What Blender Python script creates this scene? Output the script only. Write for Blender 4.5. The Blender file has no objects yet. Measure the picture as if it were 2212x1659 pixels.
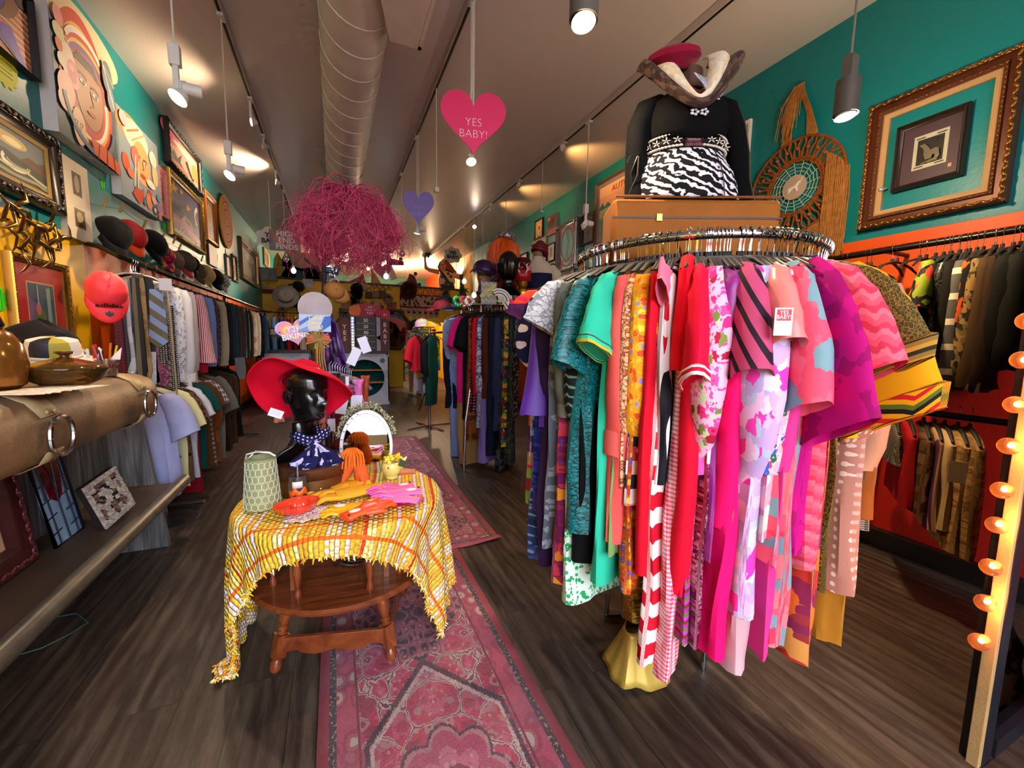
EXPO=0.95; WORLD=8; LK=2.5
import bpy, math, random
from mathutils import Vector, Matrix, noise
R=math.radians; PI=math.pi; sin=math.sin; cos=math.cos
SC=bpy.context.scene; COL=SC.collection
# ---------------------------------------------------------------- camera model (photo frame 2212 x 1659)
F=880.; CX=1106.; CY=829.5; H=1.3
DY=Vector((723-CX,728-CY,F)).normalized()
_r=.018
_A=(723-CX)+_r*(728-CY); _B=-CX*(723-CX)+(728-_r*723-CY)*(728-CY)+F*F
_x=-_B/_A; DX=Vector((_x-CX,728+_r*(_x-723)-CY,F)).normalized()
DZ=DX.cross(DY)
if DZ.y>0: DZ=-DZ
def ray(px,py):
    c=Vector((px-CX,py-CY,F)); return Vector((c.dot(DX),c.dot(DY),c.dot(DZ)))
def at(px,py,ax,val):
    "photo pixel -> the world point where its sight line meets a real plane (0: x=, 1: y=, 2: z=)"
    d=ray(px,py); o=Vector((0,0,H)); return o+d*((val-o['xyz'.index(ax)] if isinstance(ax,str) else val-o[ax])/d[ax if not isinstance(ax,str) else 'xyz'.index(ax)])
cam=bpy.data.cameras.new('camera'); co=bpy.data.objects.new('camera',cam); COL.objects.link(co)
cam.sensor_width=36; cam.sensor_fit='HORIZONTAL'; cam.lens=F/2212*36; cam.clip_start=.02; cam.clip_end=100
# camera axes in the world: right, up, back
rt=Vector((DX.x,DY.x,DZ.x)); dn=Vector((DX.y,DY.y,DZ.y)); fw=Vector((DX.z,DY.z,DZ.z))
M=Matrix((( rt.x,-dn.x,-fw.x,0),(rt.y,-dn.y,-fw.y,0),(rt.z,-dn.z,-fw.z,H),(0,0,0,1)))
co.matrix_world=M; SC.camera=co
vs=SC.view_settings; vs.view_transform='Standard'; vs.look='None'; vs.gamma=1; vs.use_curve_mapping=False
XL,XR,ZC=-1.53,3.25,3.51
# ---------------------------------------------------------------- colours and materials
def lin(h,k=1.):
    if not isinstance(h,str): return tuple(h)
    h=h.lstrip('#'); o=[]
    if len(h)==3: h=''.join(c*2 for c in h)
    for i in (0,2,4):
        c=int(h[i:i+2],16)/255; o.append((c/12.92 if c<=.04045 else ((c+.055)/1.055)**2.4)*k)
    return (*o,1)
MC={}
class NT:
    def __init__(s,name):
        s.m=bpy.data.materials.new(name); s.m.use_nodes=True; s.t=s.m.node_tree; s.t.nodes.clear()
        s.out=s.n('ShaderNodeOutputMaterial'); s.b=s.n('ShaderNodeBsdfPrincipled'); s.l(s.b.outputs[0],s.out.inputs[0])
    def n(s,ty,**k):
        x=s.t.nodes.new(ty)
        for a,v in k.items(): setattr(x,a,v)
        return x
    def l(s,a,b): s.t.links.new(a,b)
    def set(s,nd,i,v):
        if hasattr(v,'links'): s.l(v,nd.inputs[i])
        elif v is not None: nd.inputs[i].default_value=v
    def math(s,op,a,b=None,c=None):
        x=s.n('ShaderNodeMath',operation=op); s.set(x,0,a)
        if b is not None: s.set(x,1,b)
        if c is not None: s.set(x,2,c)
        return x.outputs[0]
    def ramp(s,f,cols,const=True,pos=None):
        x=s.n('ShaderNodeValToRGB'); s.l(f,x.inputs[0]); r=x.color_ramp; r.interpolation='CONSTANT' if const else 'LINEAR'
        n=len(cols)
        while len(r.elements)<n: r.elements.new(.5)
        for i,c in enumerate(cols):
            r.elements[i].position=(pos[i] if pos else (i/n if const else i/max(1,n-1)))
        for i,c in enumerate(cols): r.elements[i].color=lin(c)
        return x.outputs[0]
    def uv(s,sc=(1,1,1),rot=0,obj=False,loc=(0,0,0)):
        t=s.n('ShaderNodeTexCoord'); m=s.n('ShaderNodeMapping'); s.l(t.outputs['Object' if obj else 'UV'],m.inputs[0])
        m.inputs['Rotation'].default_value=(0,0,rot); m.inputs['Scale'].default_value=sc; m.inputs['Location'].default_value=loc
        return m.outputs[0]
    def xyz(s,v):
        x=s.n('ShaderNodeSeparateXYZ'); s.l(v,x.inputs[0]); return x.outputs
    def noise(s,v,sc,det=3,rough=.5,dist=0):
        x=s.n('ShaderNodeTexNoise'); s.l(v,x.inputs['Vector']); x.inputs['Scale'].default_value=sc; x.inputs['Detail'].default_value=det
        x.inputs['Roughness'].default_value=rough; x.inputs['Distortion'].default_value=dist; return x.outputs
    def voro(s,v,sc,feat='F1',rnd=1):
        x=s.n('ShaderNodeTexVoronoi',feature=feat); s.l(v,x.inputs['Vector']); x.inputs['Scale'].default_value=sc; x.inputs['Randomness'].default_value=rnd; return x.outputs
    def mix(s,f,a,b,ty='MIX'):
        x=s.n('ShaderNodeMix',data_type='RGBA',blend_type=ty)
        s.set(x,0,f)
        for i,v in ((6,a),(7,b)): s.set(x,i,lin(v) if isinstance(v,str) else v)
        return x.outputs[2]
    def warp(s,v,sc,amt):
        nz=s.noise(v,sc,2)[1]; a=s.n('ShaderNodeVectorMath',operation='SUBTRACT'); s.l(nz,a.inputs[0]); a.inputs[1].default_value=(.5,.5,.5)
        b=s.n('ShaderNodeVectorMath',operation='SCALE'); s.l(a.outputs[0],b.inputs[0]); b.inputs['Scale'].default_value=amt
        c=s.n('ShaderNodeVectorMath',operation='ADD'); s.l(v,c.inputs[0]); s.l(b.outputs[0],c.inputs[1]); return c.outputs[0]
    def bump(s,h,st=.3,d=.002):
        x=s.n('ShaderNodeBump'); s.l(h,x.inputs['Height']); x.inputs['Strength'].default_value=st; x.inputs['Distance'].default_value=d; s.l(x.outputs[0],s.b.inputs['Normal'])
def fr(n,x,p): return n.math('FRACT',n.math('MULTIPLY',x,1./p))
def pattern(n,kind,cols,s):
    v=n.uv(); X,Y,_=n.xyz(v)
    if kind=='stripe': return n.ramp(fr(n,X,s),cols)
    if kind=='hstripe': return n.ramp(fr(n,Y,s),cols)
    if kind=='diag':
        x,y,_=n.xyz(n.uv(rot=.7)); return n.ramp(fr(n,y,s),cols)
    if kind in('gingham','plaid'):
        a=n.math('LESS_THAN',fr(n,X,s),.5); b=n.math('LESS_THAN',fr(n,Y,s),.5); c=n.ramp(n.math('MULTIPLY',n.math('ADD',a,b),.499),cols[:3],pos=(0,.4,.8))
        if kind=='plaid': c=n.mix(n.math('LESS_THAN',fr(n,n.math('ADD',Y,s*.2),s),.08),n.mix(n.math('LESS_THAN',fr(n,n.math('ADD',X,s*.2),s),.08),c,cols[-1]),cols[-1])
        return c
    if kind=='dots':
        d=n.voro(v,1/s,rnd=.15)[0]; return n.ramp(d,[cols[1],cols[0]],pos=(0,.26))
    if kind=='blotch':
        o=n.voro(n.warp(n.warp(v,1/s,s*.9),3/s,s*.35),1.15/s); cc=n.n('ShaderNodeSeparateColor'); n.l(o[1],cc.inputs[0]); return n.ramp(cc.outputs[0],cols)
    if kind=='floral':
        w=n.warp(v,2.5/s,s*.6); o=n.voro(w,1/s); base=n.ramp(n.noise(v,2/s,2)[0],[cols[0],cols[1]],pos=(0,.56))
        cc=n.n('ShaderNodeSeparateColor'); n.l(o[1],cc.inputs[0]); fl=n.ramp(cc.outputs[0],cols[1:]); m=n.math('LESS_THAN',o[0],.5)
        c=n.mix(m,base,fl); return n.mix(n.math('LESS_THAN',o[0],.14),c,cols[-1])
    if kind=='lines': # brocade: outlined cells with inner rings
        w=n.warp(v,2/s,s*.7); e=n.voro(w,1/s,'DISTANCE_TO_EDGE')[0]; f=n.voro(w,1/s)[0]
        c=n.ramp(n.math('FRACT',n.math('MULTIPLY',f,2.6)),[cols[1],cols[0],cols[2%len(cols)]],False); return n.mix(n.math('LESS_THAN',e,.07),c,cols[-1])
    if kind=='squig':
        yy=n.math('ADD',Y,n.math('MULTIPLY',n.math('SINE',n.math('MULTIPLY',X,6.28/s/1.3)),s*.14)); yy=n.math('ADD',yy,n.math('MULTIPLY',n.noise(v,2/s,2)[0],s*.5))
        return n.ramp(fr(n,yy,s),cols)
    if kind=='zig':
        t=n.math('ABSOLUTE',n.math('SUBTRACT',fr(n,X,s),.5)); return n.ramp(fr(n,n.math('ADD',Y,n.math('MULTIPLY',t,s)),s),cols)
    if kind=='sequin':
        o=n.voro(v,1/s); cc=n.n('ShaderNodeSeparateColor'); n.l(o[1],cc.inputs[0]); return n.ramp(cc.outputs[0],cols,False)
    if kind=='zebra':
        w=n.warp(v,.9/s,s*1.3); x,y,_=n.xyz(w); u=n.math('ADD',n.math('ADD',n.math('MULTIPLY',y,.8),n.math('MULTIPLY',x,.55)),n.math('MULTIPLY',n.noise(v,.8/s,2)[0],s*2.)); return n.ramp(fr(n,u,s),cols,pos=(0,.46))
    if kind=='leaf':
        o=n.voro(n.warp(n.uv((1,.6,1)),2/s,s*.5),1/s); return n.ramp(o[0],[cols[1],cols[0]],pos=(0,.42))
    if kind=='geo':
        a=n.math('ABSOLUTE',n.math('SUBTRACT',fr(n,X,s),.5)); b=n.math('ABSOLUTE',n.math('SUBTRACT',fr(n,Y,s),.5))
        m=n.math('POWER',n.math('ADD',n.math('POWER',a,4.),n.math('POWER',b,4.)),.25); return n.ramp(m,cols,pos=(0,.2,.28,.4,.46)[:len(cols)])
    if kind=='bands': # folk bands: horizontal bands, motifs inside
        w=n.warp(v,12,.01); x,y,_=n.xyz(w); c=n.ramp(fr(n,y,s),cols[:-1]); o=n.voro(v,30)[0]; return n.mix(n.math('LESS_THAN',o,.3),c,cols[-1])
    return None
def mat(col,rough=.6,metal=0,pat=None,s=.03,bump=0,bs=400,sheen=0,emit=0,trans=0,alpha=1,coat=0,ior=1.45,var=.08,vs=6,name=None,aniso=None):
    cols=col if isinstance(col,(list,tuple)) else [col]
    key=(tuple(cols),rough,metal,pat,s,bump,bs,sheen,emit,trans,alpha,coat,var,vs,aniso)
    if key in MC: return MC[key]
    n=NT(name or 'm_%s_%s'%(cols[0].strip('#'),pat or 'plain')); b=n.b
    c=pattern(n,pat,cols,s) if pat else None
    if c is None:
        if var and not emit and not trans:
            f=n.noise(n.uv(obj=True),vs,3)[0]; k=lin(cols[0]); d=tuple(min(1,x*(1+var*2)) for x in k[:3])+(1,); e=tuple(x*(1-var*2) for x in k[:3])+(1,)
            c=n.mix(f,e,d)
        else: c=lin(cols[0])
    n.set(b,'Base Color',c); b.inputs['Roughness'].default_value=rough; b.inputs['Metallic'].default_value=metal
    if rough>=.62 and not metal: b.inputs['Specular IOR Level'].default_value=.15
    if sheen: b.inputs['Sheen Weight'].default_value=sheen
    if coat: b.inputs['Coat Weight'].default_value=coat; b.inputs['Coat Roughness'].default_value=.08
    if trans: b.inputs['Transmission Weight'].default_value=trans; b.inputs['IOR'].default_value=ior
    if alpha<1: b.inputs['Alpha'].default_value=alpha
    if emit: n.set(b,'Emission Color',c if not isinstance(c,tuple) else c); b.inputs['Emission Strength'].default_value=emit
    if bump: n.bump(n.noise(n.uv(obj=True),bs,2)[0],bump,.003)
    MC[key]=n.m; return n.m
def vcol(rough=.55,metal=0,bump=0,bs=60):
    key=('vcol',rough,metal,bump,bs)
    if key in MC: return MC[key]
    n=NT('painted_colours'); a=n.n('ShaderNodeAttribute',attribute_name='Col'); n.l(a.outputs[0],n.b.inputs['Base Color']); n.b.inputs['Roughness'].default_value=rough; n.b.inputs['Metallic'].default_value=metal
    if bump: n.bump(n.noise(n.uv(obj=True),bs,4)[0],bump,.004)
    MC[key]=n.m; return n.m
CHROME=mat('#d8d8dc',.12,1,var=0); BLACKP=mat('#0c0c0e',.35,var=0); WHITEP=mat('#e8e6e0',.4,var=.02)
# ---------------------------------------------------------------- mesh builder
class MB:
    def __init__(s): s.v=[];s.f=[];s.m=[];s.uv=[];s.c=[]
    def add(s,vs,fs,mi=0,uvs=None,col=None,X=None):
        o=len(s.v); s.v+=[tuple(X@Vector(p)) if X else tuple(p) for p in vs]
        for f in fs:
            s.f.append([i+o for i in f]); s.m.append(mi); s.uv.append([uvs[i] for i in f] if uvs else [(vs[i][0],vs[i][2]) for i in f]); s.c.append(col)
        return s
    def box(s,a,b,mi=0,X=None,col=None):
        x0,y0,z0=[min(p,q) for p,q in zip(a,b)]; x1,y1,z1=[max(p,q) for p,q in zip(a,b)]
        v=[(x0,y0,z0),(x1,y0,z0),(x1,y1,z0),(x0,y1,z0),(x0,y0,z1),(x1,y0,z1),(x1,y1,z1),(x0,y1,z1)]
        return s.add(v,[(0,3,2,1),(4,5,6,7),(0,1,5,4),(1,2,6,5),(2,3,7,6),(3,0,4,7)],mi,None,col,X)
    def grid(s,P,mi=0,wrapu=False,wrapv=False,uvf=None,capu=False,col=None,X=None):
        "P[row][col] points"
        n=len(P); m=len(P[0]); vs=[p for r in P for p in r]
        uv=[(uvf(i,j) if uvf else (j*.02,i*.02)) for i in range(n) for j in range(m)]; fs=[]
        for i in range(n if wrapv else n-1):
            for j in range(m if wrapu else m-1):
                a=i*m+j; b=i*m+(j+1)%m; c=((i+1)%n)*m+(j+1)%m; d=((i+1)%n)*m+j; fs.append((a,b,c,d))
        if capu: fs.append(tuple(range(m-1,-1,-1))); fs.append(tuple((n-1)*m+j for j in range(m)))
        return s.add(vs,fs,mi,uv,col,X)
    def tube(s,pts,r,k=8,mi=0,closed=False,cap=True,X=None,col=None,flat=1):
        pts=[Vector(p) for p in pts]; n=len(pts); P=[]; rr=r if hasattr(r,'__len__') else [r]*n
        up=None; L=0
        for i,p in enumerate(pts):
            a=pts[(i-1)%n] if (closed or i) else p; b=pts[(i+1)%n] if (closed or i<n-1) else p
            t=(b-a); t=t.normalized() if t.length>1e-9 else Vector((0,0,1))
            if up is None: up=Vector((0,0,1)) if abs(t.z)<.9 else Vector((1,0,0))
            x=t.cross(up); x=x.normalized() if x.length>1e-6 else t.orthogonal().normalized(); up=x.cross(t).normalized()
            P.append([p+x*cos(j*2*PI/k)*rr[i]+up*sin(j*2*PI/k)*rr[i]*flat for j in range(k)])
        L=[0]
        for i in range(1,n): L.append(L[-1]+(pts[i]-pts[i-1]).length)
        return s.grid(P,mi,True,closed,lambda i,j:(j/k*6.28*rr[i],L[i]),cap and not closed,col,X)
    def lathe(s,prof,k=24,mi=0,X=None,cap=True,col=None,sx=1,sy=1,a0=0,a1=2*PI):
        full=abs(a1-a0-2*PI)<1e-6; kk=k if full else k+1
        P=[[(r*cos(a0+(a1-a0)*j/k)*sx,r*sin(a0+(a1-a0)*j/k)*sy,z) for j in range(kk)] for r,z in prof]
        L=[0]
        for i in range(1,len(prof)): L.append(L[-1]+math.hypot(prof[i][0]-prof[i-1][0],prof[i][1]-prof[i-1][1]))
        return s.grid(P,mi,full,False,lambda i,j:(j/k*2*PI*max(p[0] for p in prof),L[i]),cap and full,col,X)
    def ell(s,c,r,k=16,n=10,mi=0,X=None,col=None):
        r=r if hasattr(r,'__len__') else (r,r,r)
        P=[[(c[0]+r[0]*sin(PI*(i+.02)/(n+.04))*cos(2*PI*j/k),c[1]+r[1]*sin(PI*(i+.02)/(n+.04))*sin(2*PI*j/k),c[2]-r[2]*cos(PI*(i+.02)/(n+.04))) for j in range(k)] for i in range(n+1)]
        return s.grid(P,mi,True,False,lambda i,j:(j/k*6*r[0],i/n*3*r[2]),True,col,X)
    def prism(s,poly,d0,d1,mi=0,X=None,col=None):
        "poly in x,z; extruded along y from d0 to d1"
        n=len(poly); v=[(x,d0,z) for x,z in poly]+[(x,d1,z) for x,z in poly]
        a=sum(poly[i][0]*poly[(i+1)%n][1]-poly[(i+1)%n][0]*poly[i][1] for i in range(n))
        f=[tuple(range(n)),tuple(range(2*n-1,n-1,-1))]+[(i,i+n,(i+1)%n+n,(i+1)%n) for i in range(n)]
        if a<0: f=[tuple(reversed(q)) for q in f]
        return s.add(v,f,mi,None,col,X)
    def build(s,name,mats,parent=None,loc=None,rz=0,smooth=True,sub=0,bev=0,solid=0):
        me=bpy.data.meshes.new(name); me.from_pydata(s.v,[],s.f)
        mats=mats if isinstance(mats,(list,tuple)) else [mats]
        for m in mats: me.materials.append(m)
        me.polygons.foreach_set('material_index',s.m); me.polygons.foreach_set('use_smooth',[smooth]*len(s.f))
        uvl=me.uv_layers.new(name='UVMap'); flat=[]
        for u in s.uv:
            for q in u: flat+=[q[0],q[1]]
        uvl.data.foreach_set('uv',flat)
        if any(c is not None for c in s.c):
            ca=me.color_attributes.new('Col','FLOAT_COLOR','CORNER'); fl=[]
            for f,c in zip(s.f,s.c):
                k=lin(c) if c else (.5,.5,.5,1); fl+=list(k)*len(f)
            ca.data.foreach_set('color',fl)
        me.update()
        if smooth:
            try: me.set_sharp_from_angle(angle=R(42))
            except Exception: pass
        o=bpy.data.objects.new(name,me); COL.objects.link(o)
        if parent: o.parent=parent
        if loc is not None: o.location=loc
        if rz: o.rotation_euler=(0,0,rz)
        if solid: m=o.modifiers.new('s','SOLIDIFY'); m.thickness=solid; m.offset=0
        if bev: m=o.modifiers.new('b','BEVEL'); m.width=bev; m.segments=2; m.limit_method='ANGLE'
        if sub: m=o.modifiers.new('u','SUBSURF'); m.levels=sub; m.render_levels=sub
        return o
def thing(name,label,cat,loc=(0,0,0),rz=0,group=None):
    o=bpy.data.objects.new(name,None); COL.objects.link(o); o.location=loc; o.rotation_euler=(0,0,rz); o.empty_display_size=.05
    return tag(o,label,cat,group)
def tag(o,label,cat,group=None,kind=None):
    if label: o['label']=label
    if cat: o['category']=cat
    if group: o['group']=group
    if kind: o['kind']=kind
    return o
def struct(o): o['kind']='structure'; return o
def dup(o,loc=None,rz=None,label=None,group=None,parent=None):
    c=o.copy(); COL.objects.link(c)
    if parent: c.parent=parent
    if loc is not None: c.location=loc
    if rz is not None: c.rotation_euler=(o.rotation_euler.x,o.rotation_euler.y,rz)
    if label: c['label']=label
    if group: c['group']=group
    for ch in list(KIDS.get(o.name,[])) or [k for k in bpy.data.objects if k.parent==o]:
        dup(ch,parent=c)
    return c
KIDS={}
def text(s,size,parent,loc,m,rot=(PI/2,0,0),ext=.001,name='lettering',al='CENTER',sx=1,off=0,sp=1,shear=0,lead=1):
    c=bpy.data.curves.new(name,'FONT'); c.body=s; c.size=size; c.extrude=ext; c.align_x=al; c.align_y='CENTER'; c.offset=off; c.space_character=sp; c.shear=shear; c.space_line=lead
    c.resolution_u=3; c.materials.append(m); fo=bpy.data.objects.new(name,c); me=bpy.data.meshes.new_from_object(fo); bpy.data.objects.remove(fo); bpy.data.curves.remove(c); me.name=name
    if not me.materials: me.materials.append(m)
    o=bpy.data.objects.new(name,me); COL.objects.link(o); o.parent=parent; o.location=loc; o.rotation_euler=rot; o.scale=(sx,1,1); return o
def rot(rx=0,ry=0,rz=0,loc=(0,0,0),sc=None):
    m=Matrix.Translation(loc)@Matrix.Rotation(rz,4,'Z')@Matrix.Rotation(ry,4,'Y')@Matrix.Rotation(rx,4,'X')
    return m@Matrix.Diagonal((*sc,1)) if sc else m
def world(o,p): # the mesh was written in world coordinates: shift it under a parent placed at p
    o.location=(-p[0],-p[1],-p[2]); return o
def nz(x,y=0,z=0): return noise.noise(Vector((x,y,z)))
def light(kind,loc,e,col='#ffd9a0',size=.05,rot_=None,parent=None,spot=1.6,blend=.6,sy=None):
    l=bpy.data.lights.new('lamp_or_fill_light',kind); l.energy=e*(LK if kind!='AREA' else 1); l.color=lin(col)[:3]
    if kind=='AREA':
        l.size=size
        if sy: l.shape='RECTANGLE'; l.size_y=sy
    elif kind!='SUN': l.shadow_soft_size=size
    if kind=='SPOT': l.spot_size=spot; l.spot_blend=blend
    o=bpy.data.objects.new('lamp_or_fill_light',l); COL.objects.link(o); o.location=loc
    if parent: o.parent=parent
    if rot_ is not None: o.rotation_euler=rot_
    return o
def aim(d): return Vector(d).to_track_quat('-Z','Y').to_euler()
# art on flat panels: u right, v up, 0..1
def art(mb,W,Hh,items,y=-.0005,step=-.0004,x0=0,z0=0):
    for k,it in enumerate(items):
        t=it[0]; yy=y+step*k
        def q(u,v): return (x0+u*W,yy,z0+v*Hh)
        if t=='r':
            _,a,b,c,d,col=it; mb.add([q(a,b),q(c,b),q(c,d),q(a,d)],[(0,1,2,3)],0,None,col)
        elif t=='p':
            pts=it[1]; a=sum(pts[i][0]*pts[(i+1)%len(pts)][1]-pts[(i+1)%len(pts)][0]*pts[i][1] for i in range(len(pts)))
            if a<0: pts=pts[::-1]
            mb.add([q(*p) for p in pts],[tuple(range(len(pts)))],0,None,it[2])
        elif t=='e':
            _,cx,cy,rx,ry,col=it[:6]; ro=it[6] if len(it)>6 else 0; a0=it[7] if len(it)>7 else 0; a1=it[8] if len(it)>8 else 2*PI
            n=22; pts=[]
            for i in range(n):
                a=a0+(a1-a0)*i/(n if a1-a0>6.2 else n-1); x=rx*cos(a)*W; z=ry*sin(a)*Hh; pts.append((x0+cx*W+x*cos(ro)-z*sin(ro),yy,z0+cy*Hh+x*sin(ro)+z*cos(ro)))
            mb.add(pts,[tuple(range(n))],0,None,col)
        elif t=='l':
            pts=[Vector((p[0]*W,p[1]*Hh)) for p in it[1]]; w=it[2]*W; col=it[3]; A=[];B=[]
            for i,p in enumerate(pts):
                d=(pts[min(i+1,len(pts)-1)]-pts[max(i-1,0)]); d=d.normalized() if d.length else Vector((1,0)); nn=Vector((-d.y,d.x))*w/2; A.append((x0+(p-nn).x,yy,z0+(p-nn).y)); B.append((x0+(p+nn).x,yy,z0+(p+nn).y))
            n=len(pts); mb.add(A+B,[(i,i+1,i+1+n,i+n) for i in range(n-1)],0,None,col)
def arc(cx,cy,rx,ry,a0,a1,n=16): return [(cx+rx*cos(R(a0+(a1-a0)*i/(n-1))),cy+ry*sin(R(a0+(a1-a0)*i/(n-1)))) for i in range(n)]
# ================================================================= THE ROOM
def wallmat(z_split,lo,hi,y_split=None,lo2=None):
    n=NT('wall_paint'); v=n.uv(obj=True); x,y,z=n.xyz(v)
    nzv=n.noise(v,1.2,4)[0]; zz=n.math('ADD',z,n.math('MULTIPLY',n.noise(v,9,2)[0],.012))
    low=lo if y_split is None else n.mix(n.math('LESS_THAN',y,y_split),lo,lo2)
    c=n.mix(n.math('LESS_THAN',zz,z_split),hi,low); c=n.mix(n.math('MULTIPLY',nzv,.18),c,'#ffffff','SOFT_LIGHT'); n.l(c,n.b.inputs['Base Color'])
    n.b.inputs['Roughness'].default_value=.42; n.bump(n.noise(v,45,4)[0],.25,.004); return n.m
def slab(name,a,b,m): return struct(MB().box(a,b).build(name,m,smooth=False))
# floor: dark worn planks running into the shop
n=NT('floor_planks'); v=n.uv(obj=True); br=n.n('ShaderNodeTexBrick'); mp=n.n('ShaderNodeMapping'); tc=n.n('ShaderNodeTexCoord'); n.l(tc.outputs['Object'],mp.inputs[0]); mp.inputs['Rotation'].default_value=(0,0,PI/2)
n.l(mp.outputs[0],br.inputs['Vector']); br.inputs['Scale'].default_value=1; br.inputs['Brick Width'].default_value=1.22; br.inputs['Row Height'].default_value=.18; br.inputs['Mortar Size'].default_value=.0012; br.offset=.37
br.inputs['Color1'].default_value=(.0,.0,.0,1); br.inputs['Color2'].default_value=(1,1,1,1); br.inputs['Mortar'].default_value=(.5,.5,.5,1)
g=n.n('ShaderNodeMapping'); n.l(tc.outputs['Object'],g.inputs[0]); g.inputs['Scale'].default_value=(6,.8,1)
off=n.n('ShaderNodeVectorMath',operation='ADD'); n.l(g.outputs[0],off.inputs[0]); sc_=n.n('ShaderNodeVectorMath',operation='SCALE'); n.l(br.outputs[0],sc_.inputs[0]); sc_.inputs['Scale'].default_value=7; n.l(sc_.outputs[0],off.inputs[1])
gr=n.noise(off.outputs[0],2.2,6,.62,1.4)[0]; fine=n.noise(off.outputs[0],14,4,.7,.4)[0]
w_=n.n('ShaderNodeTexWave'); w_.bands_direction='X'; n.l(off.outputs[0],w_.inputs[0]); w_.inputs['Scale'].default_value=.9; w_.inputs['Distortion'].default_value=9; w_.inputs['Detail'].default_value=3; w_.inputs['Detail Scale'].default_value=.7
gg=n.math('ADD',n.math('MULTIPLY',gr,.62),n.math('ADD',n.math('MULTIPLY',fine,.26),n.math('MULTIPLY',w_.outputs['Fac'],.1)))
c=n.ramp(gg,['#1b1410','#392d27','#55483f','#6a5c50'],False,pos=(.3,.46,.6,.8)); c=n.mix(n.math('MULTIPLY',br.outputs[0],.4),c,'#2c221c','MIX'); c=n.mix(br.outputs['Fac'],c,'#0b0806')
n.l(c,n.b.inputs['Base Color']); n.l(n.math('MULTIPLY_ADD',gr,.3,.3),n.b.inputs['Roughness']); n.bump(gg,.35,.003); FLOORM=n.m
slab('floor',(XL-.3,-2.6,-.12),(XR+.3,16,0),FLOORM)
n=NT('ceiling_paint'); v=n.uv(obj=True); n.l(n.ramp(n.noise(v,.7,4)[0],['#d2c6c0','#e2d6cf'],False),n.b.inputs['Base Color']); n.b.inputs['Roughness'].default_value=.38; n.bump(n.noise(v,60,4)[0],.2,.003); CEILM=n.m
slab('ceiling',(XL-.3,-2.6,ZC),(XR+.3,16,ZC+.12),CEILM)
TEAL='#057a80'
slab('wall_left',(XL-.15,-2.6,0),(XL,16,ZC),wallmat(1.93,'#e0580a',TEAL,3.73,'#f2b705'))
slab('wall_right',(XR,-2.6,0),(XR+.15,10.1,ZC),wallmat(1.99,'#9c1408',TEAL))
struct(MB().box((XR+.0,10.1,0),(XR+.15,16,ZC)).build('wall_right_rear',mat('#e8a80c',.5),smooth=False))
struct(MB().box((XR-.012,11.6,2.3),(XR,16,ZC)).build('trim_1',mat('#d9520f',.5),smooth=False))
slab('wall_back',(XL-.15,15.9,0),(XR+.3,16.05,ZC),mat('#2e6a5c',.6))
# orange picture rail and panel on the right wall
struct(MB().box((XR-.03,-2.5,1.93),(XR,10.1,2.0)).box((XR-.012,-2.5,1.55),(XR,10.1,1.93)).build('trim_2',mat('#e2530f',.45),smooth=False,bev=.003))
struct(MB().box((XR-.05,-2.5,0),(XR,10.1,.12)).build('baseboard_right',mat('#0c0706',.4),smooth=False,bev=.004))
struct(MB().box((XL,-2.5,0),(XL+.03,15.5,.12)).build('baseboard_left',mat('#14100e',.4),smooth=False,bev=.004))
# yellow half-height partition across the back
YB=11.2
yel=NT('yellow_partition'); v=yel.uv(obj=True); yel.l(yel.mix(yel.noise(v,2,4)[0],'#eab804','#fbd20a'),yel.b.inputs['Base Color']); yel.b.inputs['Roughness'].default_value=.5
def backbox(name,x0,x1,z0,z1): return struct(MB().box((x0,YB,z0),(x1,YB+.12,z1)).build(name,yel.m,smooth=False))
backbox('wall_back_partition',XL,1.67,0,2.64); backbox('wall_back_lintel',1.67,3.3,1.75,2.64)
struct(MB().box((XL,YB-.02,2.64),(3.3,YB+.14,2.69)).build('trim_3',mat('#3a3634',.5),smooth=False))
# storefront behind the camera: piers, sill and tall open glazing to the street
fm=mat('#2a2523',.5)
struct(MB().box((XL-.15,-2.6,0),(XL+.25,-2.45,ZC)).box((1.8,-2.6,0),(XR+.15,-2.45,ZC)).box((XL,-2.6,3.3),(XR,-2.45,ZC)).build('wall_front',fm,smooth=False))
mb=MB()
for x in (XL+.25,-.2,.9,1.78): mb.box((x-.03,-2.56,0),(x+.03,-2.5,3.3))
struct(mb.box((XL+.2,-2.56,0),(1.8,-2.5,.25)).build('window_1',mat('#d8d4cc',.4),smooth=False))
# street outside
struct(MB().box((-30,-40,-.3),(30,-2.6,-.15)).build('ground_street',mat('#8f8d8a',.8),smooth=False))
mb=MB().box((-14,-17,-.2),(14,-15,3.2)); struct(mb.build('exterior_facade',mat('#c8321c',.7),smooth=False))
struct(MB().box((-5,-14.98,.2),(-1,-14.9,2.3)).box((1,-14.98,.2),(6,-14.9,2.3)).box((-14,-14.9,2.6),(14,-14.6,2.9)).build('exterior_windows',mat('#e8e8ea',.3),smooth=False))
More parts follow.
